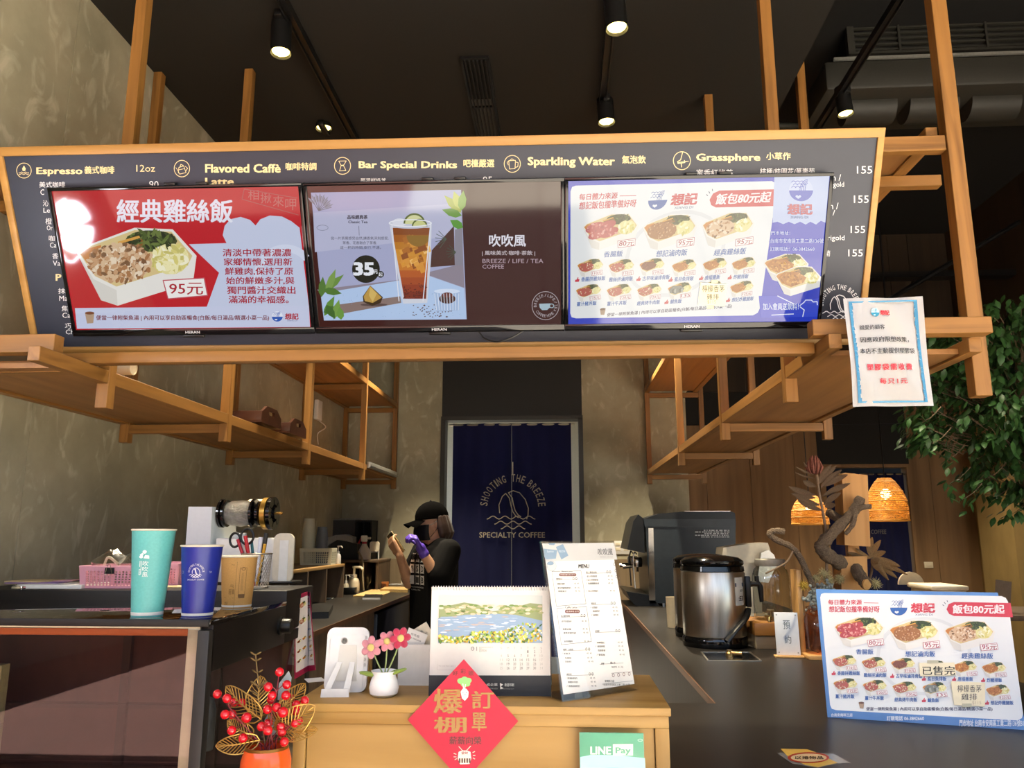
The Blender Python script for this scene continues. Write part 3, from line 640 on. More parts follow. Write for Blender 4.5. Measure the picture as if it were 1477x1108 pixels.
def screenfill(a, u0, col, v0=0.0):
    f = a.fn; a.fn = lambda x, y: (u0+x, v0+y); a.rect(0.009, TH-0.009, TW-0.009, 0.018, col, 0); a.fn = f
# left: rice box advertisement
UT = [-1.348, -0.664, 0.0176]
t, a = television(UT[0], 'leftmost screen, showing a red shredded chicken rice advertisement')
screenfill(a, UT[0], '#c01c26'); a.crop = (60, 250, 3.6925); a.lay = 1
a.poly([(785, 378), (985, 372), (965, 330), (975, 280), (1005, 245), (1060, 232), (1110, 248), (1140, 278), (1165, 245), (1215, 225), (1280, 230), (1330, 255), (1374, 290), (1424, 712), (880, 711), (945, 530)], '#c6cfe8')
a.lay = 2; a.ring(1300, 560, 150, 160, 40, '#d3dbf0', None, pi*0.9, pi*1.75)
a.poly([(178, 718), (1424, 705), (1430, 818), (189, 828)], '#c9d0ea')
a.text('經典雞絲飯', 403, 140, 1017, 262, '#e6eaf8', 0.024)
a.line([(1068, 138), (1080, 84), (1362, 132)], 4, '#b05a58'); a.line([(1068, 138), (1368, 222)], 4, '#b05a58')
for k, ch in enumerate('相揪來呷'): a.text(ch, 1100+k*66, 88+k*16, 1158+k*66, 142+k*18, '#c0716c', 0.0)
a.lay = 3; bento(a, 190, 290, 636, 415, 'chicken', 150, 5)
a.lay = 12; pricetag(a, [(650, 570), (868, 557), (886, 650), (676, 668)], '95元', (683, 582, 862, 646), '#c0505c', '#b02434')
a.lay = 4
for k, (s_, x0, x1) in enumerate((('清淡中帶著濃濃', 966, 1330), ('家鄉情懷,選用新', 972, 1335), ('鮮雞肉,保持了原', 978, 1340), ('始的鮮嫩多汁,與', 984, 1346), ('獨門醬汁交織出', 990, 1352), ('滿滿的幸福感。', 998, 1316))): a.text(s_, x0, 402+k*50, x1, 442+k*50, '#a81c30', 0.018)
a.poly([(232, 745), (282, 742), (276, 798), (243, 800)], '#b59a80'); a.ell(257, 744, 25, 8, '#7d4a30', 5)
a.text('便當一律附柴魚湯 | 內用可以享自助區暢食(白飯/每日湯品/精選小菜一品)', 292, 756, 1212, 786, '#7a2630', 0.02)
bowl(a, 1256, 762, 29, '#2c5cb8', '#e6ebf8'); a.lay = 4; a.text('想記', 1298, 746, 1368, 778, '#b02434', 0.04); a.text('XIANG DI', 1308, 781, 1362, 788, '#56608a', 0.0)
a.build('screen_picture', M['screen'], t)
# middle: tea advertisement
t, a = television(UT[1], 'middle screen, showing an iced tea advertisement beside a brown panel')
screenfill(a, UT[1], '#3a1206'); a.crop = (430, 250, 3.6925); a.lay = 1
a.poly([(68, 103), (868, 88), (898, 778), (138, 784)], '#a9aed0')
a.poly([(80, 210), (868, 160), (872, 330), (90, 420)], '#b9bcd8', 2); a.poly([(100, 620), (520, 570), (880, 480), (885, 610), (700, 545), (125, 640)], '#8f8694', 2)
a.lay = 3; a.poly([(120, 640), (690, 545), (885, 612), (898, 776), (138, 784)], '#b4cdf0')
a.poly([(705, 500), (712, 410), (830, 280), (835, 490)], '#4a2c22'); a.poly([(835, 300), (874, 290), (880, 490), (835, 490)], '#8a8794')
a.poly([(205, 700), (545, 655), (550, 690), (210, 752)], '#8a7670', 4)
r = random.Random(3)
for _ in range(70): a.ell(r.uniform(610, 820), 700+r.uniform(0, 65), 4, 3, '#5a3428', 5, n=5)
for _ in range(60): a.ell(r.uniform(150, 880), r.uniform(640, 770), 2, 2, '#8ea8cc', 4, n=4)
# tall glass of tea
a.lay = 5; a.poly([(486, 262), (712, 262), (706, 480), (688, 690), (560, 694), (520, 480)], '#d4d8e4')
top, bot = [(492, 290), (708, 290)], [(560, 668), (688, 666)]
cols = ['#8a4a18', '#a55f1c', '#bd7a20', '#d08f2a', '#cf8a28', '#c87820', '#b85a18', '#a54814', '#93380e', '#7d2a0a']
for k in range(10):
    f0, f1 = k/10, (k+1)/10; e = lambda f: (492+68*f, 708-20*f, 290+378*f)
    x0, x1, y0 = e(f0); x2, x3, y1 = e(f1); a.poly([(x0+6, y0), (x1-6, y0), (x3-6, y1), (x2+6, y1)], cols[k], 6)
for _ in range(26): x, y, s_ = r.uniform(530, 670), r.uniform(330, 520), r.uniform(14, 40); a.poly([(x, y), (x+s_, y-s_*.5), (x+s_*1.3, y+s_*.4), (x+s_*.3, y+s_*.8)], r.choice(['#e0a040', '#b06a1c', '#f0c070', '#8f4c12', '#d99434']), 7)
for _ in range(70): a.ell(r.uniform(560, 685), 570+95*r.random()**.5, 4, 3.5, '#5a1c08', 8, n=5)
a.ell(598, 275, 110, 20, '#c9cddc', 7); a.ell(540, 262, 38, 22, '#dfe2ee', 8); a.ell(620, 268, 58, 56, '#5c6b2c', 8, pi, 2*pi); a.ell(620, 270, 50, 48, '#d6d9a0', 9, pi, 2*pi); a.ell(648, 282, 42, 40, '#5f6e2e', 9, pi, 2*pi); a.ell(648, 284, 35, 33, '#cdd18c', 10, pi, 2*pi)
a.ell(640, 330, 62, 60, '#8f6a20', 8, 0, pi); a.ring(598, 265, 112, 18, 5, '#eef0f8', 11)
for x in (500, 706): a.line([(x, 270), (600+(x-600)*.62, 680)], 5, '#e6e9f4', 9)
# small things in the advertisement
a.ell(404, 700, 72, 8, '#5c4c48', 5); a.poly([(385, 598), (345, 655), (348, 685), (395, 706), (440, 690), (452, 660)], '#3f3018', 6); a.poly([(385, 600), (350, 655), (356, 680), (398, 690), (446, 662)], '#c09a4a', 7); a.poly([(385, 604), (378, 650), (398, 686), (420, 640)], '#d8b866', 8)
a.poly([(724, 630), (862, 626), (858, 730), (735, 736)], '#a9c0e4', 6); a.ell(793, 628, 69, 13, '#d6e4fa', 7); a.ell(795, 668, 44, 26, '#4a2620', 7); a.ell(795, 648, 30, 14, '#6a3228', 8)
for k in range(9): a.line([(728+k*16, 640), (738+k*14.5, 728)], 3, '#e6effc', 9)
def leaf(a, x, y, l, w_, ang, col, lay):
    c_, s_ = cos(ang), sin(ang); a.poly([(x+u*l*c_-v*w_*s_, y+u*l*s_+v*w_*c_) for u, v in ((0, 0), (.25, .4), (.6, .42), (1, 0), (.6, -.42), (.25, -.4))], col, lay)
for x, y, l, an, c in ((870, 210, 130, -2.35, '#a9b54a'), (872, 225, 110, -2.85, '#6a9a3c'), (878, 290, 80, -2.6, '#5a9a34'), (862, 190, 100, -1.9, '#c0c860'), (868, 200, 110, -1.45, '#7da83c')): leaf(a, x, y, l, 50, an, c, 6)
for x, y, l, an, c in ((130, 635, 150, -0.7, '#6a9040'), (150, 640, 140, -1.2, '#7da050'), (125, 660, 110, -1.5, '#527a34'), (135, 620, 100, 0.2, '#4f7a30'), (140, 760, 120, -1.1, '#5f8f38'), (135, 740, 90, -0.3, '#44702c'), (190, 778, 110, -1.3, '#76a048'), (230, 780, 70, -1.7, '#6a9a40'), (150, 700, 90, 1.0, '#3f6a28')): leaf(a, x, y, l, 44, an, c, 6)
for k in range(8): an = -2.2+k*0.28; a.line([(110, 200), (110+70*cos(an), 200+80*sin(an))], 3, '#6a7078', 4); leaf(a, 110+30*cos(an), 195+36*sin(an), 55, 14, an-.2, '#8a90a0', 3)
for k in range(6): an = 2.2+k*0.35; a.line([(790, 350), (790+60*cos(an), 350+60*sin(an))], 3, '#4a5a4a', 4); a.line([(840, 420), (840+50*cos(an), 420+50*sin(an))], 3, '#3f4f40', 5)
a.ring(130, 290, 30, 14, 2, '#707886', 3)
a.lay = 6; a.text('品味經典茶', 263, 222, 370, 244, '#2a2a32', 0.03); a.text('Classic Tea', 268, 252, 370, 266, '#2a2a32', 0.02); a.line([(324, 280), (326, 330)], 2, '#3a3a42')
for k, (s_, x0, x1) in enumerate((('從一片茶葉感受自然,讓香氣深刻感受,', 175, 482), ('茶香、花香融合了茶香,', 238, 420), ('這一杯的時間,旅行,不遠。', 224, 442))): a.text(s_, x0, 337+k*25, x1, 354+k*25, '#33333c', 0.0)
a.ell(362, 510, 74, 74, '#1c2214', 7, n=32); a.ell(440, 538, 18, 18, '#1c2214', 7); a.lay = 8; a.text('35', 300, 476, 400, 542, '#eef2fa', 0.05); a.text('元', 404, 512, 424, 534, '#eef2fa', 0.02); a.text('起', 430, 528, 450, 548, '#eef2fa', 0.02)
a.lay = 2; a.text('吹吹風', 1018, 326, 1212, 390, '#e8e6f0', 0.02); a.text('| 風味美式·咖啡·茶飲 |', 980, 412, 1262, 440, '#e0d6dc', 0.006); a.text('BREEZE / LIFE / TEA', 982, 456, 1306, 478, '#c0aab4', 0.0); a.text('COFFEE', 982, 486, 1096, 508, '#c0aab4', 0.0)
a.ring(1318, 705, 72, 75, 3, '#b9b0b4'); a.arc('BREEZE / LIFE / TEA', 1318, 705, 48, rad(170), rad(395), 15, '#b9b0b4', bold=0); a.arc('COFFEE HOME', 1318, 705, 62, rad(150), rad(42), 15, '#b9b0b4', bold=0, inward=True)
a.poly([(1284, 695), (1344, 693), (1340, 716), (1326, 728), (1300, 729), (1287, 716)], '#a8c0cc'); a.ring(1350, 706, 12, 10, 4, '#a8c0cc')
a.build('screen_picture', M['screen'], t)
# right: lunch price board
SIGN, SW, SH = stand((1193.6, 1035), (1481, 1053.5), (1176.7, 849.8), H-0.43)
t, a = television(UT[2], 'rightmost screen, showing a blue lunch box price list')
screenfill(a, UT[2], '#2a3fc0')
def tofn(x, y):
    u, v = SIGN.uv(1180+x/4.973, 850+y/4.973); return UT[2]+0.004+u/SW*0.515, 0.012+v/SH*(TH-0.02)
a.fn = tofn; a.lay = 1; lunch_menu(a, False)
a.fn = None; a.crop = (810, 240, 3.6925); a.lay = 2
a.poly([(1133, 52), (1428, 40), (1405, 300), (1380, 290), (1355, 310), (1325, 295), (1300, 310), (1270, 295), (1240, 308), (1210, 295), (1180, 308), (1150, 295), (1124, 300)], '#b9c8ea')
bowl(a, 1275, 125, 64, '#3a56c0', '#c6d2ee'); a.lay = 15; a.text('想記', 1204, 200, 1332, 256, '#c0485a', 0.045); a.text('XIANG DI', 1218, 264, 1312, 278, '#56608a', 0.0)
a.text('門市地址：', 1114, 344, 1215, 364, '#dfe6fa', 0.01); a.text('台南市安南區工業二路136號', 1110, 384, 1392, 408, '#dfe6fa', 0.01); a.text('訂購電話：06-3842660', 1108, 428, 1344, 450, '#dfe6fa', 0.01); a.lay = 3
bento(a, 1075, 465, 240, 150, 'cutlet', 60, 51); a.lay = 11; bento(a, 1135, 530, 245, 160, 'cutlet', 60, 52); a.lay = 3
a.poly([(1050, 690), (1150, 690), (1240, 735), (1372, 700), (1368, 800), (1060, 806)], '#3a4ecc', 2)
a.text('加入會員送飲料！', 1072, 728, 1262, 764, '#dfe6fa', 0.02); a.line([(1150, 690), (1235, 732)], 5, '#dfe6fa'); a.line([(1118, 792), (1235, 786)], 5, '#dfe6fa')
a.line([(1268, 742), (1290, 725), (1300, 712), (1330, 712), (1340, 722), (1360, 720), (1362, 738)], 5, '#dfe6fa'); a.line([(1270, 748), (1292, 765), (1284, 800)], 5, '#dfe6fa')
a.build('screen_picture', M['screen'], t)
def note(pl, crop, pts, n, label, words, tape=(), n0=0.001):
    """small sheet of paper taped flat on a surface; corner pixels in a crop"""
    o, q = V((0, 0)), [pl.uv(crop[0]+x/crop[2], crop[1]+y/crop[2]) for x, y in pts]
    c = pl.O+pl.U*sum(k[0] for k in q)/4+pl.W*sum(k[1] for k in q)/4
    t = thing('paper_note', label, 'note', c+pl.N*n0)
    MB(pl.mat()).prism([(k[0], k[1]) for k in q[::-1]], n0, n0+0.0006).build('sheet', M['note'], t)
    a = Art(pl, crop, n0+0.0007); 
    for s_, b_, col, bd in words: a.text(s_, *b_, col, bd)
    a.build('handwriting', M['ink'], t)
    for x0, y0, x1, y1 in tape:
        A = Art(pl, crop, n0+0.0009); A.rect(x0, y0, x1, y1, '#b9b59a'); A.build('tape', M['ink_gloss'], t)
M['note'] = pm('note_paper', '#f0e6c8', 0.7, var=0.03)
note(BP, (810, 240, 3.6925), [(738, 618), (882, 625), (868, 745), (724, 738)], 0, 'small handwritten lemongrass chicken note taped on the rightmost screen', [('檸檬香茅', (748, 632, 866, 668), '#3c4a2c', 0), ('雞排', (772, 678, 836, 708), '#3c4a2c', 0), ('$115', (775, 712, 820, 732), '#a09a7a', 0)], [(795, 605, 832, 620), (772, 738, 810, 758)], 0.0025)
cab = MB(); P_ = [at(690, 478, Y=2.06), at(700, 489, Y=2.06), at(718, 493, Y=2.06), at(738, 487, Y=2.06), at(755, 477, Y=2.06)]
tag(cab.tube(cv(P_), 0.0025, 6).build('power_cable', M['black']), 'thin black cable drooping under the middle screen', 'cable')

# the neon bean hangs on the side wall near the entrance: its size follows from where the leftmost screen mirrors it
def mirror(px, py, X=XL+.02):
    r_ = ray(px, py).normalized(); n_ = BP.N; t_ = (BP.O-EYE).dot(n_)/r_.dot(n_); h_ = EYE+r_*t_; d_ = r_-n_*2*r_.dot(n_); return h_+d_*((X-h_.x)/d_.x)
def neonlobe(pix, nm, mat, r_=None):
    P_ = [mirror(*q_) for q_ in pix]; b = MB()
    if r_: b.tube(cv(P_, 4), r_, 8)
    else:
        Q_ = cv(P_+[P_[0]], 4)[:-1]; b.rings([[V((XL+.008, q_.y, q_.z)) for q_ in Q_], [V((XL+.022, q_.y, q_.z)) for q_ in Q_]])
    return b.build(nm, mat, BEAN)
bc_ = mirror(106, 342); BEAN.location = (XL, bc_.y, bc_.z); WM[BEAN.name] = MX.Translation(BEAN.location)
neon = pm('neon_white', '#ffffff', .4, emit=48.0, ecol='#eef0ff', var=0)
neonlobe([(80, 330), (81, 310), (88, 295), (100, 289), (113, 293), (124, 305), (128, 316), (118, 322), (106, 325), (94, 333), (84, 336)], 'bean_lobe', neon); neonlobe([(88, 345), (100, 334), (114, 328), (131, 327), (132, 342), (126, 356), (114, 365), (101, 362), (91, 354)], 'bean_lobe', neon)
neonlobe([(76, 332), (74, 312), (80, 296), (92, 287)], 'glass_tube', neon, .004); neonlobe([(90, 368), (94, 376), (104, 378), (112, 370)], 'glass_tube', neon, .004)
# ---------------------------------------------------------------- wooden hanging shelves left and right, hung from the ceiling
def bar(name, a, b_, parent, ax): return MB().box(a, b_, 0.0015, 1).build(name, M['frame'+ax], parent)
def hanging(label, xi, xo, ys, z, zu, yfi, yfo, zt_o, posts_front_o=True):
    t = thing('hanging_shelf', label, 'shelf', ((xi+xo)/2, 4.0, z))
    s = 0.018; q = 1 if xo > xi else -1
    for k, y in enumerate(ys):
        bar('post', (xi-s, y-s, z-0.07), (xi+s, y+s, ZC-0.001), t, 'Z')
        yo = y if k or not zt_o else zt_o
        sp = s+0.003*(k == 0 and bool(zt_o))
        if k or zt_o: bar('post', (xo-sp, yo-sp, z-0.07-(0.03 if k == 0 and zt_o else 0)), (xo+sp, yo+sp, (4.39 if q > 0 else ZC-0.001)), t, 'Z')
        a, b_ = min(xi, xo)+s, max(xi, xo)-s
        if k: bar('cross_rail', (a, y-0.014, z-0.035), (b_, y+0.014, z-0.0005), t, 'X')
        bar('cross_rail', (a if k else a-0.0, y-0.016, zu-0.036), (b_+(0.1 if k == 0 and q > 0 else 0), y+0.016, zu-0.0005), t, 'X')
    for zz, y0i, y0o in ((z, yfi, yfo), (zu, ys[0]-0.1, yfo)):
        for x, y0, sg in ((xi-q*(s+0.0155), y0i, 1), (xo-q*(s+0.0155), y0o, 1)) if False else ((xi, y0i, 1), (xo, y0o, 1)):
            cuts = [y0]+[v for y in ys for v in (y-s-0.0003, y+s+0.0003)]
            cuts = [c for c in cuts]
            segs = [(y0, ys[0]-s-0.0003)] if y0 < ys[0]-s-0.01 else []
            segs += [(ys[i]+s+0.0003, ys[i+1]-s-0.0003) for i in range(len(ys)-1)]
            if x == xo and zt_o: segs = [(y0, zt_o-s-0.004), (zt_o+s+0.004, ys[1]-s-0.0003)]+segs[2:]
            if x == xo and zt_o: x = xo-.045; segs = [(y0 if zz == z else 2.10, ys[-1]-s-.0003)]
            for a, b_ in segs:
                if b_-a > 0.01: bar('rail', (x-0.016, a, zz), (x+0.016, b_, zz+0.038), t, 'Y')
        a, b_ = min(xi, xo)+0.0165, max(xi, xo)-0.0165
        MB().box((a, min(y0i, y0o)+0.12, zz+0.008), (b_, ys[-1]-0.05, zz+0.022)).build('shelf_board', M['shelf'], t)
    return t
LS = hanging('wooden hanging shelf along the concrete side wall, carrying two dark trays', -1.302, -1.70, [2.14, 2.96, 3.95, 5.1, 6.10], 1.845, 2.415, 1.82, 1.82, None)
RS = hanging('wooden hanging shelf right of the menu board, with the tall front post beside the tree', 0.686, XO, [2.34, 3.28, 4.48, 6.10], 1.875, 2.512, 1.935, 2.0, 2.09)
bar('cross_rail', (-1.70, 1.89, 1.8835), (-1.30, 1.93, 1.932), LS, 'X'); bar('cross_rail', (-1.684, 1.98, 1.85), (-1.319, 2.02, 1.8825), LS, 'X')
bar('cross_rail', (0.64, 1.955, 1.914), (1.078, 2.0, 1.956), RS, 'X')
bar('cross_rail', (0.70, 2.075, 2.467), (1.078, 2.105, 2.5115), RS, 'X')
t = tag(MB().box((-1.47, 2.03, 1.884), (0.666, 2.068, 1.9145), 0.003).build('support_beam', M['frameX']), 'long light wood beam directly under the tilted menu board', 'beam')
# things on the left shelf
M['tray'] = wood('tray_mahogany', '#4a2a1a', '#3a1f12', 'X', 0.4, 0.7)
def tray(y, label):
    t = thing('wooden_tray', label, 'tray', (-1.42, y, 1.88), 0, 'dark trays on the hanging shelf'); x0, x1, y0, y1, z = -1.58, -1.27, y-0.12, y+0.12, 1.894
    MB().box((x0, y0, z), (x1, y1, z+0.008)).build('tray_base', M['tray'], t)
    for yy in (y0, y1-0.01): MB().box((x0, yy, z+0.008), (x1, yy+0.01, z+0.05), 0.002).build('long_side', M['tray'], t)
    for x in (x0, x1-0.012):
        m = MX.Translation((x, y, z+0.008)) @ MX(((0, 0, 1, 0), (1, 0, 0, 0), (0, 1, 0, 0), (0, 0, 0, 1)))
        b = MB(m); o = [(-0.11, 0), (0.11, 0), (0.11, 0.042), (0.06, 0.07), (-0.06, 0.07), (-0.11, 0.042)]; i = [(-0.03, 0.034), (0.03, 0.034), (0.034, 0.044), (0.03, 0.054), (-0.03, 0.054), (-0.034, 0.044)]
        for k in range(6): j = (k+1) % 6; b.prism([o[k], o[j], i[j], i[k]], 0, 0.012)
        b.build('handle_end', M['tray'], t)
tray(3.36, 'dark wooden serving tray on the hanging shelf, the nearer of two'); tray(3.72, 'dark wooden serving tray on the hanging shelf, the farther of two')
t = thing('paper_roll', 'cream paper roll lying on the hanging shelf under the menu board', 'roll', (-1.36, 2.5, 1.88))
c = at(193, 531, Y=2.5); MB().lathe([(0.0, -0.12), (0.024, -0.12), (0.024, 0.0), (0.021, 0.0), (0.021, -0.003), (0, -0.003)], c, 24, axis='X', cap=False).build('roll', M['cream'], t)
t = thing('wall_box', 'small white wired box on the concrete wall behind the hanging shelf', 'router', at(456, 592, X=XL))
c = at(456, 592, X=XL); MB().box((XL, c.y-0.05, c.z-0.07), (XL+0.03, c.y+0.05, c.z+0.07), 0.005).build('casing', M['white'], t)
MB().tube(cv([(XL+0.02, c.y, c.z-0.07), (XL+0.05, c.y+0.08, c.z-0.11), (XL+0.03, c.y-0.03, c.z-0.17), (XL+0.02, c.y+0.02, c.z-0.24)]), 0.004, 6).build('cord', M['white'], t)
t = tag(MB().box((-1.285, 5.16, 1.86), (-1.262, 6.04, 1.90), 0.003).box((-1.262, 5.16, 1.872), (-1.255, 6.04, 1.876)).build('light_strip_profile', pm('aluminium', '#b9b7ae', 0.35, 0.7)), 'pale aluminium strip along the back end of the left hanging shelf', 'strip')
# laminated notice hung on the right shelf
NP = Plane(at(1230, 587, Y=1.90), (1, 0.0, 0), (0, 0, 1)); c0 = NP.uv(1230, 587); c1 = NP.uv(1346, 584); c2 = NP.uv(1217, 430)
NW, NH = c1[0], c2[1]
t = thing('laminated_notice', 'laminated white notice with blue edge hung from the right wooden shelf', 'notice', NP.O+NP.U*NW/2)
def wav(x, y): return 0.010*math.exp(-((x-0.3)**2)*6)*sin(3.2*y+1.2*x)+0.004*sin(9*x+5*y)
LM = MX.Translation(NP.O) @ MX(((1, 0, 0, 0), (0, 0, -1, 0), (0, 1, 0, 0), (0, 0, 0, 1)))
M['laminate'] = pm('laminate', '#f4f4f2', 0.12, var=0.0, coat=0.6)
MB(LM).grid(lambda u, v: (u*NW, v*NH, wav(u, v)), 14, 18, 0.0008).build('sheet', M['laminate'], t)
a = Art(NP, (1180, 420, 6.1556), 0.0)
def wart(x, y):
    # the print keeps the notice's own upright layout
    return ((x-262)/(1000-262))*(NW*0.88)+NW*0.06, NH*0.97-((y-75)/(1005-75))*NH*0.94
a.fn = wart; r = random.Random(5)
for x0, d in ((262, 1), (985, -1)):
    for k in range(24): y = 78+k*38.5; w_ = 26+14*r.random(); a.poly([(x0, y), (x0+d*w_, y+r.uniform(-4, 4)), (x0+d*(26+14*r.random()), y+39), (x0, y+39)][::d], '#3f7fa6')
for y0 in (78, 990): a.rect(262, y0, 985, y0+14, '#4f8fb4')
a.lay = 2; bowl(a, 525, 188, 44, '#2f86a8', '#bfdde6'); a.lay = 2; a.text('想記', 582, 168, 684, 212, '#c0283a', 0.045); a.text('XIANG DI', 598, 216, 668, 226, '#56608a', 0)
a.text('親愛的顧客', 348, 304, 605, 348, '#3c3c3c', 0.01); a.text('因應政府限塑政策，', 345, 414, 860, 464, '#2a2a2a', 0.012); a.text('本店不主動提供塑膠袋', 325, 518, 912, 568, '#2a2a2a', 0.012)
a.text('塑膠袋需收費', 382, 660, 855, 718, '#c02c3c', 0.02, space=1.25); a.text('每只1元', 508, 788, 788, 838, '#c02c3c', 0.02, space=1.25)
b0 = a.build('printed_notice', M['ink_gloss'], t)
for v in b0.data.vertices:  # the print follows the gentle curl of the sheet
    p = WM[t.name] @ v.co; u_ = (p-NP.O).dot(NP.U)/NW; v_ = (p-NP.O).dot(NP.W)/NH
    v.co.y -= wav(u_, v_)+0.0022
# ---------------------------------------------------------------- wooden cash-desk cabinet and what stands on it
YF = 1.45; ZB = at(740, 1018, Y=YF).z; ZK = H-0.43
BX0, BX1 = at(425, 1017, Y=YF).x, at(964, 1020, Y=YF).x; YBK = at(930, 973.5, Z=ZB).y
M['birch'] = wood('birch_ply', '#b08a4c', '#9a7436', 'X', 0.5, 0.35, dark='#8c662c'); M['birchZ'] = wood('birch_stile', '#b08a4c', '#a07a3c', 'Z', 0.5, 0.5)
desk = thing('wooden_cabinet', 'pale wooden cabinet with a framed front panel in the middle of the counter', 'cabinet', ((BX0+BX1)/2, YF, 0))
MB().box((BX0-0.004, YF-0.004, ZB-0.014), (BX1+0.004, YBK, ZB), 0.002).build('top', M['birch'], desk)
MB().box((BX0, YF+0.014, 0.02), (BX1, YBK-0.004, ZB-0.014)).build('body', M['birch'], desk)
MB().box((BX0, YF, ZB-0.034), (BX1, YF+0.014, ZB-0.0141), 0.001).build('top_rail', M['birch'], desk)
for a, b_ in ((BX0, BX0+0.022), (BX1-0.024, BX1)): MB().box((a, YF, 0.02), (b_, YF+0.014, ZB-0.0342), 0.001).build('stile', M['birchZ'], desk)
MB().box((BX0+0.024, YF+0.006, 0.05), (BX1-0.026, YF+0.0138, ZB-0.0355)).build('panel', M['birch'], desk)
def pxl(p, n): return n*(V(p)-EYE).dot(AX.col[2])/FPX
def onZ(px, py, z): return at(px, py, Z=z)
# desk calendar
CP, CW, CH_ = stand((618, 1004), (795, 1004.5), (622, 847), ZB)
M['page'] = pm('calendar_paper', '#dfdcd4', 0.7, var=0.02)
cal = thing('desk_calendar', 'white spiral desk calendar with a lake painting standing on the wooden cabinet', 'calendar', CP.O+CP.U*CW/2)
m = CP.mat(); bh = CH_*0.185
MB(m).box((0.001, bh, -0.004), (CW-0.001, CH_, -0.0003)).build('pages', M['page'], cal)
MB(m).box((0, 0, -0.006), (CW, bh, 0.0)).build('base_strip', pm('slate_card', '#2c2f33', 0.6, var=0.03), cal)
e = CP.O+CP.W*CH_-CP.N*0.004; f0 = V((e.x, 0, 0)); bk_ = V((CP.O.x, CP.O.y, ZB))+V((0, 0.11, 0))
q = MB(); q.rings([[e, e+CP.U*CW, e+CP.U*CW-V((0, -0.003, 0)), e-V((0, -0.003, 0))], [bk_, bk_+CP.U*CW, bk_+CP.U*CW+V((0, 0.003, 0)), bk_+V((0, 0.003, 0))]]); q.build('back_leg', M['paper'], cal)
sp_ = MB(m)
for k in range(44):
    x = CW*(k+0.7)/44.4; sp_.tube([(x+0.0005*0, CH_+0.004*cos(g_)-0.002, -0.002+0.004*sin(g_)) for g_ in [2*pi*j/10 for j in range(11)]], 0.0009, 5)
sp_.build('spiral_binding', M['white'], cal)
a = Art(CP, (480, 733, 2.954), 0.0); r = random.Random(11)
a.poly([(453, 373), (893, 373), (893, 575), (449, 575)], '#c3c8c2'); L = 2
a.poly([(452, 428), (500, 415), (560, 402), (620, 412), (680, 440), (760, 428), (840, 405), (893, 410), (893, 575), (449, 575)], '#8f9a6c', 2)
a.poly([(449, 470), (560, 455), (690, 450), (780, 455), (893, 480), (893, 575), (449, 575)], '#8ba3bc', 3)
for _ in range(120):
    x = r.uniform(455, 890); a.ell(x, r.uniform(412, 452) if x < 640 else r.uniform(415, 450), 12, 5, r.choice(['#c9b89a', '#8c9a5c', '#a8a878', '#6f8a48', '#d9cbb0']), 4, n=6)
for _ in range(90): a.ell(r.uniform(455, 800), r.uniform(458, 530), 16, 2.5, r.choice(['#c2cfdc', '#8fa6c0', '#dbe2e8', '#9db4c8', '#b9a9a0']), 5, n=6)
for _ in range(420):
    x = r.uniform(452, 890); y0 = 545-60*max(0, (x-560)/330)-8*sin(x/30); a.ell(x, y0+r.random()*(572-y0), r.uniform(4, 10), r.uniform(3, 6), r.choice(['#5f8236', '#86a84a', '#3f6228', '#d9c43c', '#c9a830', '#a3bb5c', '#e6d76a', '#eef0d8', '#9a7a30']), 6, n=6, rot=r.random()*3)
a.lay = 3; a.text('01|', 588, 590, 628, 614, '#9a9a92', 0); a.text('JANUARY', 632, 590, 684, 599, '#a8a8a0', 0); a.text('2026', 632, 602, 656, 611, '#a8a8a0', 0)
cx_ = [718, 747, 775, 803, 831, 860, 888]
for k, ch in enumerate('SMTWTFS'): a.text(ch, cx_[k]-4, 592, cx_[k]+4, 601, '#b0b0a8', 0)
for d in range(1, 32):
    k = d+3; x, y = cx_[k % 7], 606+17.5*(k//7); a.text(str(d), x-(3 if d < 10 else 6), y, x+(3 if d < 10 else 6), y+11, '#b9b9b0' if k % 7 in (0, 6) else '#8a8a84', 0)
a.text('The lake boat, light is', 450, 670, 524, 676, '#b0aaa0', 0); a.line([(446, 664), (444, 690)], 1, '#c0bab0'); a.line([(446, 690), (525, 690)], 1, '#c0bab0')
a.lay = 3; a.text('成企業', 655, 746, 702, 758, '#d9d9d0', 0.01); a.text('www.co', 655, 766, 702, 772, '#a9a9a0', 0); a.poly([(712, 745), (726, 752), (716, 760), (728, 768), (714, 772)], '#e6e6dc'); a.text('新誼印刷', 732, 746, 772, 760, '#d9d9d0', 0.01); a.text('www.hsinyi.com', 718, 768, 772, 773, '#a9a9a0', 0)
a.build('printed_page', M['ink'], cal)
# acrylic menu stand
MP, MW, MH = stand((810.6, 1013), (920, 995.7), (780, 781), ZB)
mn = thing('menu_stand', 'tall clear acrylic stand holding the printed drinks menu beside the calendar', 'menu stand', MP.O+MP.U*MW/2)
m = MP.mat(); MB(m).box((0, 0, -0.003), (MW, MH, -0.0012)).box((0, 0, 0.0012), (MW, MH, 0.0022)).build('acrylic_sleeve', M['clear'], mn)
MB(m).box((0.006, 0.012, -0.0011), (MW-0.006, MH-0.006, -0.0001)).build('menu_sheet', pm('menu_paper', '#f8f5ec', .7, var=.01), mn)
ft = MB(m); ft.box((MW-0.002, 0, -0.004), (MW+0.001, MH, 0.003)).box((-0.001, 0, -0.004), (0.0015, MH, 0.003)).box((0, MH-0.002, -0.004), (MW, MH+0.001, 0.003)); ft.build('sleeve_edge', M['clear'], mn)
o = MP.O; q = MB(); bx = MP.U*MW; hz = V((-MP.U.y, MP.U.x, 0))
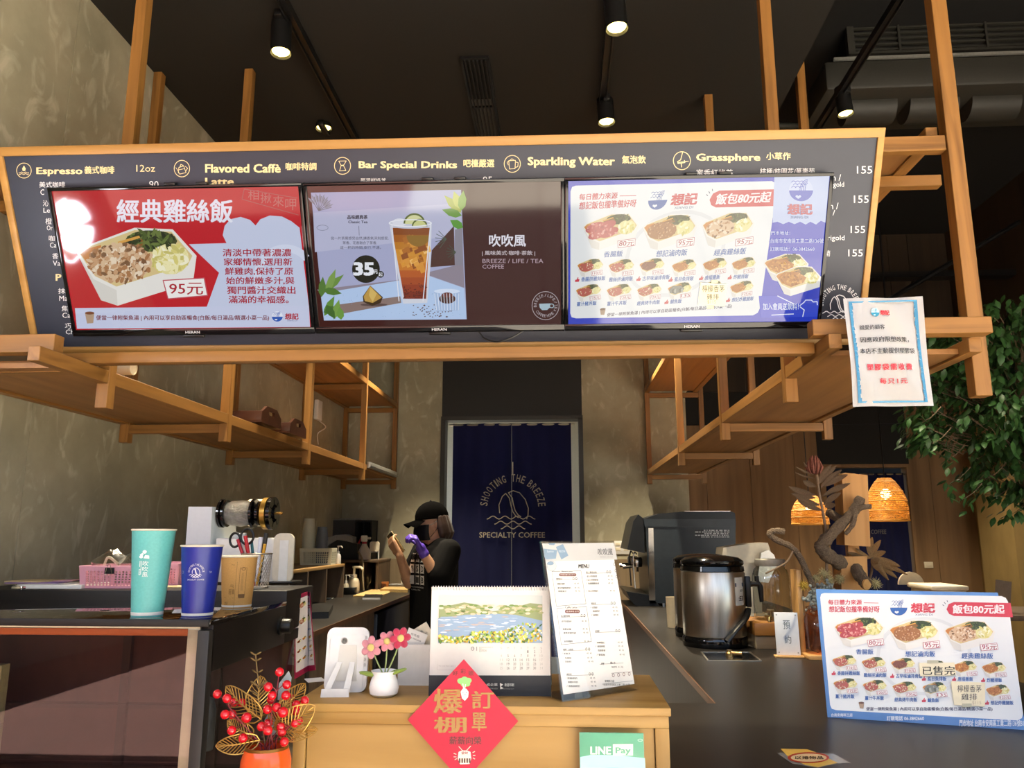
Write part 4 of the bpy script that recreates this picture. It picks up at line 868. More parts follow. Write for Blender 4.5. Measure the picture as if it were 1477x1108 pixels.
q.rings([[o, o+bx, o+bx+V((0, 0, 0.003)), o+V((0, 0, 0.003))], [o+hz*0.075, o+bx+hz*0.075, o+bx+hz*0.075+V((0, 0, 0.003)), o+hz*0.075+V((0, 0, 0.003))]]); q.build('foot', M['clear'], mn)
a = Art(MP, (770, 770, 4.431), 0.0); G, B_ = '#8c8a86', '#6f7f92'
a.poly([(52, 62), (510, 58), (533, 165), (76, 178)], '#c9c8c4')
a.poly([(60, 95), (148, 105), (140, 160), (80, 165), (66, 150)], '#7f97ac', 2); a.poly([(140, 85), (185, 66), (220, 140), (175, 165)], '#7f97ac', 2); a.poly([(90, 62), (140, 60), (128, 74), (100, 72)], '#7f97ac', 2); a.ell(112, 208, 30, 32, '#dcdad2', 3); a.ring(112, 208, 30, 32, 2, '#8c9cae', 4); a.ell(104, 190, 22, 12, '#7f97ac', 4)
a.lay = 3; a.text('Espresso', 84, 105, 125, 125, '#c9d3dd', 0); a.text('MEOW', 158, 106, 200, 120, '#c9d3dd', 0)
a.text('吹吹風', 408, 94, 502, 138, '#5f6064', 0.01); a.text('BREEZE LIFE TEA', 422, 146, 505, 152, G, 0); a.text('MENU', 285, 196, 352, 220, '#3c3a3a', 0.02)
def cols(x, y, big=True):
    for k in (0, 1): a.ring(x+k*18, y, 5, 8, 2, '#4a4846', n=10)
def rowset(rows, skew=0.0):
    for t_, x0, y0, x1, st, px_ in rows:
        a.text(t_, x0, y0, x1, y0+13, '#5c5a56', 0.006)
        if st: a.text('✓' if False else '/', x0-12, y0, x0-6, y0+12, '#4a4846', 0.0)
        for k in (0, 1): a.text('45' if k else '40', px_+k*20, y0-1, px_+12+k*20, y0+10, '#77756f', 0)
a.line([(114, 242), (168, 240)], 2, G); a.line([(250, 239), (300, 238), (332, 448), (143, 464), (114, 242)], 2, G); a.text('Americano', 174, 235, 246, 246, '#4a4846', 0.01)
a.line([(145, 478), (192, 474)], 2, G); a.line([(282, 470), (335, 468), (366, 690), (174, 710), (145, 478)], 2, G); a.text('Caffe Latte', 198, 465, 276, 477, '#4a4846', 0.01)
a.rrect(160, 254, 270, 272, 8, '#7a4a40'); a.rrect(198, 486, 292, 508, 9, '#7a4a40'); a.lay = 4; a.text('熱銷冠軍 美式系列', 168, 258, 262, 268, '#efe6dc', 0); a.text('香濃拿鐵 系列', 206, 491, 284, 503, '#efe6dc', 0); a.lay = 3
for t_, x, y, x1, px_ in (('咖啡美式', 142, 283, 180, 252), ('招入經典拿鐵', 172, 520, 228, 304), ('風入單品冰茶', 332, 241, 400, 468), ('鮮奶茶', 366, 440, 394, 496), ('冰泡茶', 390, 617, 418, 526), ('經典・台灣茶', 186, 734, 250, 334), ('鮮奶茶', 208, 893, 240, 356)):
    a.text(t_, x, y, x1, y+12, '#4a4846', 0.01); cols(px_, y+4); a.line([(x, y+15), (px_+24, y+9)], 1.5, G)
rowset([('冰釀美式咖啡', 146, 314, 196, 0, 256), ('美式咖啡厚奶', 150, 341, 236, 0, 258), ('檸檬美式', 154, 362, 208, 0, 262), ('香草拿鐵咖啡', 176, 554, 240, 0, 304), ('焦糖拿鐵', 182, 604, 236, 0, 310), ('榛果拿鐵特調', 188, 628, 266, 0, 314), ('抹茶拿鐵咖啡', 192, 682, 246, 0, 320),
        ('紅心芭樂綠茶', 338, 266, 404, 0, 470), ('紅心芭樂鮮茶', 342, 289, 410, 1, 472), ('烏龍鐵觀音茶', 344, 312, 416, 1, 474), ('紅心芭樂奶', 346, 360, 408, 1, 484), ('紅茶鮮奶', 372, 466, 406, 1, 500), ('烏龍鮮奶', 374, 489, 420, 0, 504), ('綠茶鮮奶', 378, 514, 412, 1, 508), ('冰檸檬紅', 400, 690, 450, 0, 534), ('蜂蜜檸檬', 404, 714, 452, 1, 538), ('百香果茶', 408, 740, 456, 0, 542), ('葡萄柚', 412, 768, 452, 1, 546),
        ('蜜香紅茶', 190, 760, 232, 1, 336), ('烏龍綠', 196, 788, 238, 0, 340), ('茉香綠茶', 198, 812, 240, 1, 346), ('黑糖鮮奶', 212, 918, 276, 1, 358), ('黑糖珍珠奶', 216, 942, 280, 0, 362), ('黑糖波霸鮮奶', 220, 968, 292, 1, 366)])
a.line([(420, 835), (570, 826)], 1.5, G); a.text('杯', 428, 824, 450, 840, '#4a4846', 0); a.text('熱冰', 486, 818, 520, 834, '#4a4846', 0); a.text('加料 5 元', 494, 846, 570, 858, '#5c5a56', 0); a.line([(494, 892), (622, 882)], 1.5, G)
for k in range(4): a.ring(506+k*34, 905-k*3, 7, 10, 2, '#7a4a40', n=10)
a.text('安南科工店', 452, 934, 512, 950, '#4a4846', 0.01); a.line([(436, 962), (632, 940)], 1.5, G); a.text('台南市安南區工業二路136號', 444, 958, 612, 972, '#77756f', 0); a.text('06-3842660', 446, 984, 500, 994, '#77756f', 0)
for k, y in enumerate((195, 236, 275)): a.ring(514+k*7, y, 5, 9, 2, '#4a4846', n=10)
a.build('printed_menu', M['ink'], mn)
# red festival diamond taped to the cabinet front
RP = Plane((0, YF-0.006, ZB), (1, 0, 0), (0, 0, 1))
fc = thing('paper_diamond', 'red diamond greeting paper with gold characters on the cabinet front', 'greeting paper', (RP.O+RP.U*RP.uv(668, 1020)[0]))
pts = [RP.uv(*p) for p in ((588, 1038.5), (667.5, 1130), (747.5, 1040.5), (669, 951))]
MB(RP.mat()).prism(pts, -0.0006, 0).build('sheet', pm('red_card', '#b81c38', 0.5, var=0.03), fc)
a = Art(RP, (580, 940, 3.887), 0.0); GD = '#9a6f2c'; a.lay = 1
a.text('好', 283, 108, 312, 134, '#4a1a18', 0.01); a.text('彩', 328, 96, 358, 124, '#4a1a18', 0.01); a.text('頭', 372, 108, 400, 136, '#4a1a18', 0.01)
for x, y, rx in ((330, 165, 20), (350, 155, 18), (372, 162, 18), (350, 180, 22), (366, 182, 16)): a.ell(x, y, rx, rx*.85, '#7dbb6a')
a.lay = 2; a.line([(340, 180), (346, 210)], 5, '#e8efd8'); a.line([(356, 184), (350, 210)], 5, '#e8efd8'); a.poly([(328, 225), (340, 208), (360, 208), (373, 226), (370, 255), (352, 276), (336, 262)], '#f4efe6'); a.ell(342, 232, 2.5, 2.5, '#3a3030', 3); a.ell(360, 230, 2.5, 2.5, '#3a3030', 3); a.ring(351, 238, 6, 6, 2, '#3a3030', 3, 0.2, pi-.2)
a.text('爆', 180, 210, 335, 345, GD, 0.022); a.text('訂', 392, 222, 512, 318, GD, 0.022); a.text('棚', 182, 366, 358, 454, GD, 0.022); a.text('單', 392, 342, 472, 444, GD, 0.022)
a.text('薪薪向榮', 266, 476, 444, 520, '#4a1a18', 0.01)
a.poly([(316, 566), (384, 562), (388, 600), (378, 630), (326, 632), (312, 600)], '#efe0cc'); a.ell(350, 566, 34, 12, '#f6ecdc', 3); a.text('發財', 332, 560, 370, 576, '#8a2a28', 0.02, 4); 
for k in range(5): a.rect(318+k*14, 598, 328+k*14, 624, '#4a2a28', 3)
a.line([(318, 532), (340, 556)], 4, '#e8d8c0'); a.line([(384, 530), (362, 554)], 4, '#e8d8c0')
for p, q in (((290, 570), (304, 576)), ((290, 590), (304, 590)), ((296, 606), (306, 600)), ((396, 566), (408, 560)), ((398, 582), (410, 582)), ((398, 596), (408, 602))): a.line([p, q], 4, '#e8d8c0')
a.build('printed_greeting', M['ink_gloss'], fc)
# green payment stand on the cabinet front
q0, q1 = RP.uv(835.5, 1055), RP.uv(927.5, 1057); bt = ZK-RP.O.z
pay = thing('payment_sign', 'small green mobile payment sign leaning on the front of the wooden cabinet', 'sign', (RP.O+RP.U*(q0[0]+q1[0])/2+RP.W*bt-RP.U.cross(RP.W)*-0.004))
m = RP.mat(0.004); MB(m).box((q0[0], q0[1]-0.13, 0), (q1[0], q0[1], 0.004), 0.0008).build('board', pm('pay_green', '#3f9f78', 0.3, var=0.02), pay)
MB(m).box((q0[0]-0.001, q0[1]-0.13, 0.0045), (q1[0]+0.001, q0[1]+0.001, 0.0065)).build('acrylic_cover', M['clear'], pay)
a = Art(RP, (580, 940, 3.887), 0.0083); a.lay = 0
a.poly([(998, 584), (1060, 572), (1200, 574), (1358, 590), (1364, 700), (998, 700)], '#9fe6e2')
a.ring(1180, 660, 110, 14, 4, '#4fb8c0', 1, pi, 2*pi); a.lay = 1
a.text('LINE', 1056, 526, 1168, 568, '#e4f4e6', 0.03); a.poly([(1180, 512), (1292, 511), (1292, 576), (1180, 575)], '#d9ecd2'); a.lay = 2; a.text('Pay', 1196, 530, 1278, 572, '#3f9f78', 0.03); a.lay = 1
a.ring(1332, 490, 13, 6, 3, '#a8dcc4'); a.build('printed_sign', M['ink_gloss'], pay)
# white easel-backed frame
yw = 0.10; p0 = onZ(497, 999, ZB); fr = thing('easel_frame', 'white rounded easel frame seen from behind on the cabinet corner', 'picture frame', p0, yw)
def rr(w, h, r_, n=6):
    o = []
    for x, y, a0 in ((w/2-r_, r_, -pi/2), (w/2-r_, h-r_, 0), (-w/2+r_, h-r_, pi/2), (-w/2+r_, r_, pi)): o += [(x+r_*cos(a0+pi/2*k/n), y+r_*sin(a0+pi/2*k/n)) for k in range(n+1)]
    return o
T0 = MX.Translation(p0) @ MX.Rotation(yw, 4, 'Z') @ MX.Rotation(rad(-10), 4, 'X')
TZ = T0 @ MX(((1, 0, 0, 0), (0, 0, -1, 0), (0, 1, 0, 0), (0, 0, 0, 1)))
MB(TZ).prism(rr(0.080, 0.118, 0.014), -0.014, 0.0).build('back_shell', M['white'], fr)
MB(TZ).prism(rr(0.066, 0.106, 0.009), 0.0002, 0.002).build('back_plate', M['white'], fr)
q = MB(TZ); q.prism([(-0.018, 0.02), (0.022, 0.02), (0.018, 0.085), (-0.014, 0.085)], 0.0022, 0.0034); q.build('slot_plate', pm('grey_white', '#cfccc4', 0.5, var=0.02), fr)
q = MB(TZ); q.lathe([(0.006, 0), (0.006, 0.002), (0.004, 0.002), (0.004, 0)], (-0.006, 0.093, 0.0022), 16); q.build('hanging_hole', pm('hole_grey', '#8a877f', 0.5), fr)
L_ = MB(); A0 = T0 @ V((0, -0.003, 0.055)); b0 = V((p0.x-0.006, p0.y-0.045, ZB+0.002)); R_ = MX.Rotation(yw, 3, 'Z')
for sx in (-1, 1): L_.rings([[A0+R_ @ V((sx*0.012+dx, dy, 0)) for dx, dy in ((-.005, 0), (.005, 0), (.005, .003), (-.005, .003))], [b0+R_ @ V((sx*0.019+dx, dy, 0)) for dx, dy in ((-.006, 0), (.006, 0), (.006, .003), (-.006, .003))]])
L_.rings([[b0+R_ @ V((x, y, 0.012)) for x, y in ((-.025, 0), (.025, 0), (.025, .003), (-.025, .003))], [b0+R_ @ V((x, y, -0.002)) for x, y in ((-.026, -.002), (.026, -.002), (.026, .001), (-.026, .001))]])
L_.build('easel_leg', M['white'], fr)
a = Art(Plane(T0 @ V((0, -0.0025, 0)), R_ @ V((1, 0, 0)), (T0.to_3x3() @ V((0, 0, 1))))); a.fn = lambda x, y: (x, y)
for k in range(6): a.text('型號規格', 0.0335, 0.052+k*0.0001+0.010*k, 0.0375, 0.046+0.010*k, '#77756f', 0)
a.build('fine_print', M['ink'], fr)
# crocheted flowers in a white pot
p0 = onZ(553.5, 1004, ZB); p0.z = ZB; fl = thing('crochet_flower_pot', 'small white pot of three crocheted flowers, two pink and one crimson', 'flower pot', p0)
k_ = pxl(p0, 1.0); pr_ = [(0, 0), (15*k_, 0), (20*k_, 4*k_), (21.5*k_, 12*k_), (19*k_, 22*k_), (16.5*k_, 28*k_), (18*k_, 33*k_), (19*k_, 35*k_), (17.5*k_, 35*k_), (16*k_, 30*k_), (0, 29*k_)]
MB().lathe([(r_, z_) for r_, z_ in pr_], p0, 36, cap=False).build('pot', pm('white_ceramic', '#efeeec', 0.25, var=0.02), fl)
yarn = {}
for nm, c in (('pink', '#dd8f9c'), ('rose', '#e58a98'), ('crimson', '#c8244e'), ('yellow', '#e8cf7a'), ('green', '#8aa62e'), ('stem', '#9db06a')): yarn[nm] = pm('yarn_'+nm, c, 0.9, var=0.16, vs=(400, 400, 400), bmp=0.6, sheen=0.3)
def flower(px, py, rpx, col, dirv, ph, lab):
    c = at(px, py, Y=p0.y-0.004); n = V(dirv).normalized(); T = MX.Translation(c) @ V((0, 0, 1)).rotation_difference(n).to_matrix().to_4x4(); R = rpx*k_
    b = MB(T)
    for i in range(6):
        an = ph+i*pi/3; b.ball((R*0.58*cos(an), R*0.58*sin(an), 0), R*0.42, 12, 8, (1, 0.82, 0.42), MX.Rotation(an, 4, 'Z'))
    o = b.build('blossom', yarn[col], fl, label=lab); MB(T).ball((0, 0, R*0.14), R*0.33, 12, 8, (1, 1, 0.6)).build('flower_centre', yarn['yellow'], o)
    s0 = V((p0.x+(px-553)*k_*0.12, p0.y, ZB+30*k_)); MB().tube(cv([s0, (s0+c)/2+V(((px-553)*k_*0.12, 0, 0.004)), c-n*0.003]), 0.0014, 6).build('stem', yarn['stem'], fl)
flower(535.5, 934, 16.5, 'pink', (-0.15, -1, 0.1), 0.4, 'pale pink blossom on the left'); flower(558.5, 925, 15, 'rose', (0.05, -1, 0.15), 0.2, 'pink blossom in the middle'); flower(577.5, 920.5, 16, 'crimson', (0.45, -1, 0.05), 0.5, 'crimson blossom on the right')
for px, py, an, l in ((535, 972, pi-0.12, 18), (571, 970, 0.3, 17)):
    c = at(px, py, Y=p0.y-0.006); MB(MX.Translation(c) @ MX.Rotation(-an, 4, 'Y')).ball((0, 0, 0), l*k_, 18, 10, (1, 0.34, 0.16)).tube([(-l*k_*0.9, -0.001, l*k_*0.1), (0, -0.002, l*k_*0.2), (l*k_*0.9, -0.001, l*k_*0.1)], 0.0008, 5).build('leaf', yarn['green'], fl)
# card box behind
p0 = onZ(590, 989, ZB); cb = thing('card_box', 'white card holder box with business cards behind the crocheted flowers', 'box', p0)
x0, x1 = at(573, 989, Z=ZB).x, at(640, 989, Z=ZB).x; y0 = p0.y; z1 = at(590, 930, Y=y0).z
b = MB().box((x0, y0, ZB), (x1, y0+0.003, z1)).box((x0, y0+0.003, ZB), (x0+0.003, y0+0.05, z1)).box((x1-0.003, y0+0.003, ZB), (x1, y0+0.05, z1)).box((x0+0.003, y0+0.047, ZB), (x1-0.003, y0+0.05, z1)).box((x0+0.003, y0+0.003, ZB), (x1-0.003, y0+0.047, ZB+0.003)); b.build('box', M['white'], cb)
for k, (px, py, w_, h_, an, lab) in enumerate(((597, 928, 0.055, 0.05, 0.35, 'white business card standing tilted in the card holder box'), (612, 922, 0.055, 0.055, -0.55, 'cream business card sticking up highest from the card holder box'))):
    c = at(px, py, Y=y0+0.018+0.012*k); t = thing('business_card', lab, 'card', c, 0, None)
    Tm = MX.Translation(c) @ MX.Rotation(an, 4, 'Y'); MB(Tm).cbox((0, 0, 0), (w_*0.75, 0.0008, h_)).build('card', [M['paper'], M['cream']][k], t)
    a = Art(Plane(c+V((0, -0.0005, 0)), Tm.to_3x3() @ V((1, 0, 0)), Tm.to_3x3() @ V((0, 0, 1)))); a.fn = lambda x, y: (x, y); a.text('吹吹風', -0.012, 0.018, 0.006, 0.013, '#77736a', 0); a.text('06-3842660', -0.012, 0.010, 0.012, 0.007, '#77736a', 0); a.build('print', M['ink'], t)
p0 = onZ(528, 985, ZB); tag(MB().box((p0.x-0.008, p0.y, ZB), (p0.x+0.008, p0.y+0.016, at(528, 950, Y=p0.y).z), 0.001).build('wooden_block', M['birchZ']), 'small upright wooden block between the white frame and the flower pot', 'block')
# loose paper slips at the cabinet's back left corner
p0 = onZ(448, 985, ZB); ps = thing('paper_slip', 'folded white paper slip lying on the cabinet corner behind the red berries', 'paper', p0)
MB(MX.Translation(p0+V((0, 0.02, 0.001))) @ MX.Rotation(0.5, 4, 'Z')).box((-0.015, -0.02, 0), (0.02, 0.02, 0.0015)).build('slip', M['paper'], ps)
# ---------------------------------------------------------------- refrigerated showcase on the left
ZS = H-0.177; SY0 = at(150, 893, Z=ZS).y; SX1 = at(303, 893, Y=SY0).x; SY1 = 2.40; SX0 = -1.68; SYB = at(150, 866, Z=ZS).y
ZR = at(150, 851, Y=SYB).z
case = thing('display_case', 'black framed glass refrigerated display case at the left end of the counter', 'display case', ((SX0+SX1)/2, SY0, 0))
M['case_black'] = pm('case_black', '#15110f', 0.5, var=0.04); M['case_grey'] = pm('case_grey', '#2e2c29', 0.4, var=0.04)
M['mirror_glass'] = pm('smoked_glass_top', '#0d0d0e', 0.02, var=0, spec=1.0, ior=1.9, coat=0.5)
MB().box((SX0, SY0+0.002, ZS-0.012), (SX1, SYB, ZS), 0.001).build('glass_top', M['mirror_glass'], case)
MB().box((SX0, SY0-0.004, ZS-0.015), (SX1, SY0+0.0015, ZS+0.0005), 0.002).build('front_edge', M['case_black'], case)
MB().box((SX0, SYB, ZS-0.08), (SX1, SY1, ZR), 0.004).build('rear_deck', M['case_black'], case)
# side: top band, posts, panes
MB().box((SX1-0.03, SY0+0.02, ZS-0.11), (SX1, SYB, ZS-0.0125), 0.002).box((SX1-0.03, SYB, ZS-0.11), (SX1, SY1, ZS-0.081), 0.002).build('side_header', M['case_black'], case)
zl = ZK+0.0; zf = 0.12
MB().box((SX1-0.026, SY0+0.001, zf), (SX1, SY0+0.028, ZS-0.0225), 0.002).build('corner_post', M['case_grey'], case)
MB().box((SX1-0.03, SY1-0.03, zf), (SX1, SY1, ZS-0.111)).build('rear_post', M['case_black'], case)
MB().box((SX1-0.008, SY0+0.028, ZS-0.62), (SX1-0.002, SY1-0.03, ZS-0.111)).build('side_pane', M['glass'], case)
zt = at(200, 902, Y=SY0).z
M['front_glass'] = glass('front_glass', '#ece8e4', 0.0, 1.5, 0.9)
MB().box((SX0, SY0+0.006, ZS-0.62), (SX1-0.026, SY0+0.012, ZS-0.0225)).build('front_pane', M['front_glass'], case)
xw = at(266, 1000, Y=SY0+0.02).x; zo = at(200, 906, Y=SY0+0.02).z
MB().box((xw, SY0+0.014, ZS-0.62), (SX1-0.0265, SY0+0.022, zo), 0.001).build('white_upright', M['cream'], case)
MB().box((SX0, SY0+0.014, zo), (SX1-0.0265, SY0+0.022, zo+0.012), 0.001).build('white_header', M['cream'], case)
MB().box((SX0, SY0+0.0222, zo-0.016), (xw, SY0+0.028, zo-0.002), 0.001).build('orange_strip', pm('orange_strip', '#d8703c', 0.4, var=0.03), case)
M['maroon'] = pm('maroon_liner', '#6a4440', 0.85, var=0.08, vs=(6, 6, 3))
MB().box((SX0+0.02, SY1-0.08, ZS-0.62), (SX1-0.04, SY1-0.04, ZS-0.1)).build('back_liner', M['maroon'], case)
MB().box((SX0, SY0+0.02, zf), (SX1-0.03, SY1-0.03, ZS-0.62)).build('base_cabinet', M['case_black'], case)
sh = MB()
for z in (ZS-0.30, ZS-0.46): sh.box((SX0+0.01, SY0+0.06, z), (SX1-0.05, SY1-0.09, z+0.006))
sh.build('inner_shelf', M['glass'], case)
fr_ = MB()
for x in (SX1-0.24, SX1-0.51): fr_.box((x-0.012, SY1-0.10, ZS-0.62), (x+0.012, SY1-0.085, ZS-0.1))
for z in (ZS-0.30, ZS-0.46): fr_.box((SX0+0.02, SY1-0.10, z-0.01), (SX1-0.05, SY1-0.088, z))
fr_.build('door_frame', pm('maroon_frame', '#4c322f', 0.5, var=0.05), case)
kb = at(405, 882, X=SX1); k_ = MB(); k_.lathe([(0, 0.032), (0.017, 0.032), (0.019, 0.028), (0.019, 0.008), (0.024, 0.006), (0.024, 0.0), (0, 0)][::-1], (SX1, kb.y, ZS-0.060), 24, axis='X', cap=False); k_.build('side_knob', M['black'], case)
MB().box((SX0, SY0+0.03, 0.0), (SX1-0.04, SY1-0.05, zf)).build('plinth', M['black_matte'], case)
MB().box((SX0, 2.02, ZS-0.6), (SX0+0.25, 2.05, ZS-0.15)).build('lit_interior_card', pm('lit_interior_tone', '#b9ae84', 0.8), case)  # added pale card; the lit look of the case interior is in its colour
# rounded grey bottle inside the case by the corner
c = V((SX1-0.05, SY0+0.12, ZS-0.29)); t = thing('grey_bottle', 'grey rounded bottle inside the display case by its corner post', 'bottle', c)
MB().lathe([(0, 0), (0.022, 0), (0.024, 0.01), (0.024, 0.085), (0.018, 0.105), (0.008, 0.112), (0, 0.112)], c, 20, cap=False).build('body', pm('grey_bottle', '#6a6a70', 0.4), t)
# paper cups on the glass top
def cup(px, py, wpx, hpx, name, label, body, cat='paper cup', cut=0.80, art=None):
    p = onZ(px, py, ZS); p.z = ZS; k = pxl(p+V((0, 0, 0.1)), 1.0); R, h = wpx/2*k, hpx*k; rb = R*cut
    t = thing(name, label, cat, p)
    MB().lathe([(0, 0.004), (rb*0.96, 0.004), (rb, 0.0), (rb*1.01, 0.001), (rb+(R-rb)*0.05, h*0.05), (R*0.985, h*0.985), (R*0.96, h*0.985), (rb*0.97, 0.008), (0, 0.008)], p, 48, cap=False).build('cup_wall', body, t)
    MB().lathe([(R*0.985+0.0022*cos(a), h*0.985+0.0022*sin(a)) for a in [2*pi*i/8 for i in range(9)]], p, 48, cap=False).build('rolled_rim', M['cream'], t)
    q = lambda f: rb+(R-rb)*f
    MB().lathe([(q(0.02)+0.0003, h*0.02), (q(0.055)+0.0006, h*0.055), (q(0.055), h*0.056), (q(0.02), h*0.019)], p, 48, cap=False).build('base_band', M['paper'], t)
    if art:
        # print wrapped on the cup wall, facing angle a0
        A = Art(Plane((0, 0, 0), (1, 0, 0), (0, 0, 1))); A.fn = lambda x, y: (x, y); art(A, k)
        o = A.build('printed_mark', M['ink'], t); a0, zc_ = art.ang, art.zc*h
        for v in o.data.vertices:
            w_ = WM[t.name] @ v.co; u, z = w_.x, w_.z; zz = zc_+z; rr_ = q(zz/h)+0.0012
            an = a0+u/rr_; v.co = V((rr_*sin(an), -rr_*cos(an), zz))
    return t, p, R, h
def teal(A, k):
    A.lay = 0; kk = k*0.27; f = A.fn
    A.fn = lambda x, y: ((x-1035)*kk*0.75, -(y-160)*kk*0.75)
    A.ell(1035, 78, 14, 12, '#f2f6f4'); A.poly([(1000, 98), (1022, 84), (1030, 98), (1015, 108)], '#f2f6f4'); A.poly([(1040, 100), (1066, 104), (1068, 124), (1030, 122)], '#f2f6f4'); A.ell(1012, 112, 14, 10, '#f2f6f4')
    for i, ch in enumerate('吹吹風'): A.text(ch, 1026, 140+i*38, 1064, 174+i*38, '#f2f6f4', 0.0)
    A.line([(1006, 140), (1006, 180)], 4, '#f2f6f4'); A.line([(1016, 140), (1016, 232)], 4, '#f2f6f4'); A.text('BREEZE', 1000, 196, 1012, 236, '#f2f6f4', 0)
teal.ang, teal.zc = 0.12, 0.60
def blue(A, k):
    A.fn = lambda x, y: (x*k, -y*k); logo(A, 0, 0, 11.5, '#e6e6ee', 0.7); A.text('○', -24, -2, -20, 2, '#b9b9cc', 0); A.text('TW', 18, -1.5, 22, 1.5, '#b9b9cc', 0)
blue.ang, blue.zc = 0.2, 0.62
def kraft(A, k):
    c = '#6e4e28'; A.fn = lambda x, y: ((x-545)*k*0.163, -(y-810)*k*0.163)
    A.line([(575, 690), (632, 690), (622, 930), (568, 930)], 3, c, None, True); A.rect(570, 912, 622, 946, c); A.ring(604, 698, 16, 12, 4, c); A.text('BREEZE LIFE TEA COFFEE', 588, 880, 610, 730, c, 0) if False else [A.line([(592+6*i, 730), (588+6*i, 880)], 1.5, c) for i in range(3)]
    A.line([(548, 640), (536, 1050)], 2, c); A.line([(440, 940), (534, 944)], 2, c); A.line([(430, 1036), (530, 1040)], 2, c)
    A.text('MADE', 446, 978, 480, 990, c, 0); A.text('IN TW', 446, 994, 478, 1006, c, 0); A.text('紙容器', 486, 866, 510, 914, c, 0.01); A.text('50', 500, 830, 526, 850, c, 0); A.text('9oz', 500, 658, 528, 668, c, 0); A.rect(516, 870, 534, 912, '#9a7440'); A.text('16', 516, 846, 530, 860, c, 0)
kraft.ang, kraft.zc = 0.27, 0.5
M['teal'] = pm('teal_cup', '#5fb0ac', 0.45, var=0.06, vs=(40, 40, 40)); M['royal'] = pm('blue_cup', '#1c2a88', 0.35, var=0.03); M['kraft'] = pm('kraft_cup', '#c99a58', 0.65, var=0.06, vs=(60, 60, 60))
cup(212, 889, 60, 123, 'paper_cup', 'tall teal paper cup standing on the display case', M['teal'], art=teal, cut=0.70)
cup(284.5, 889, 58, 100, 'paper_cup', 'blue paper cup with round white badge on the display case', M['royal'], art=blue, cut=0.72)
cup(341, 876, 51, 72, 'paper_cup', 'small brown kraft paper cup on the display case corner', M['kraft'], art=kraft, cut=0.78)
# pink baskets on the rear deck
def weave(t, x0, x1, y0, y1, z0, z1, fl, mat, nx, nz, name='side_panel', by=1):
    """pierced plastic basket: walls of bars leaving square holes, sloping outwards by fl"""
    cs = [((x0, y0), (x1, y0), nx), ((x1, y0), (x1, y1), max(3, int(nx*(y1-y0)/(x1-x0)))), ((x1, y1), (x0, y1), nx), ((x0, y1), (x0, y0), max(3, int(nx*(y1-y0)/(x1-x0))))]
    cx_, cy_ = (x0+x1)/2, (y0+y1)/2
    def P(x, y, f): s = 1+fl*f; return V((cx_+(x-cx_)*s, cy_+(y-cy_)*s, z0+(z1-z0)*f))
    for (ax, ay), (bx, by_), n in cs:
        b = MB(); U = V((bx-ax, by_-ay, 0)); nrm = V((U.y, -U.x, 0)).normalized()*0.0022
        def quad(u0, u1, f0, f1):
            c = [P(ax+U.x*u, ay+U.y*u, f) for u, f in ((u0, f0), (u1, f0), (u1, f1), (u0, f1))]; b.rings([c, [q+nrm for q in c]])
        quad(0, 1, 0, .12); quad(0, 1, .80, 1.0); quad(0, .10, .12, .8); quad(.90, 1, .12, .8)
        for i in range(1, n): u = .10+.80*i/n; quad(u-.16/n, u+.16/n, .12, .8)
        for j in range(1, nz): f = .12+.68*j/nz; quad(.10, .90, f-.10/nz, f+.10/nz)
        b.build(name, mat, t)
    MB().box((x0, y0, z0), (x1, y1, z0+0.002)).build('bottom', mat, t)
    r_ = MB(); rim = [P(x0, y0, 1), P(x1, y0, 1), P(x1, y1, 1), P(x0, y1, 1)]; r_.tube(rim+[rim[0]], 0.0032, 6); r_.build('rim', mat, t)
M['film'] = glass('bag_film', '#f4f4f2', .22, 1.6, 3.0)
M['pink'] = pm('pink_plastic', '#e0a2b0', 0.4, var=0.03)
def basket(pl_, pr2, hpx, depth, label, nx):
    a, b_ = onZ(*pl_, ZR), onZ(*pr2, ZR); y = a.y; k = pxl(a, 1); t = thing('pink_basket', label, 'basket', ((a.x+b_.x)/2, y, ZR), 0, 'pink plastic baskets')
    weave(t, a.x, b_.x, y, y+depth, ZR+0.0005, ZR+hpx*k, 0.06, M['pink'], nx, 6); return t, a, b_, y, k
bt, a, b_, y, k = basket((116, 849), (205, 849), 31, 0.14, 'pink pierced basket behind the teal cup holding clear bags and a black clip', 14)
cl = V((at(160, 823, Y=y-0.006).x, y-0.012, at(160, 823, Y=y-0.01).z)); ct = thing('binder_clip', 'black binder clip clamped on the front rim of the pink basket', 'clip', cl)
MB().prism([(-0.013, -0.009), (0.013, -0.009), (0.012, 0.008), (-0.012, 0.008)], -0.002, 0.004, MX.Translation(cl) @ MX.Rotation(rad(90), 4, 'X')).build('clip_body', M['black'], ct)
MB().tube([cl+V((-0.009, -0.005, -0.008)), cl+V((-0.004, -0.006, 0.016)), cl+V((0.004, -0.006, 0.016)), cl+V((0.009, -0.005, -0.008))], 0.0008, 6).build('wire_arm', M['chrome'], ct)
r = random.Random(4)
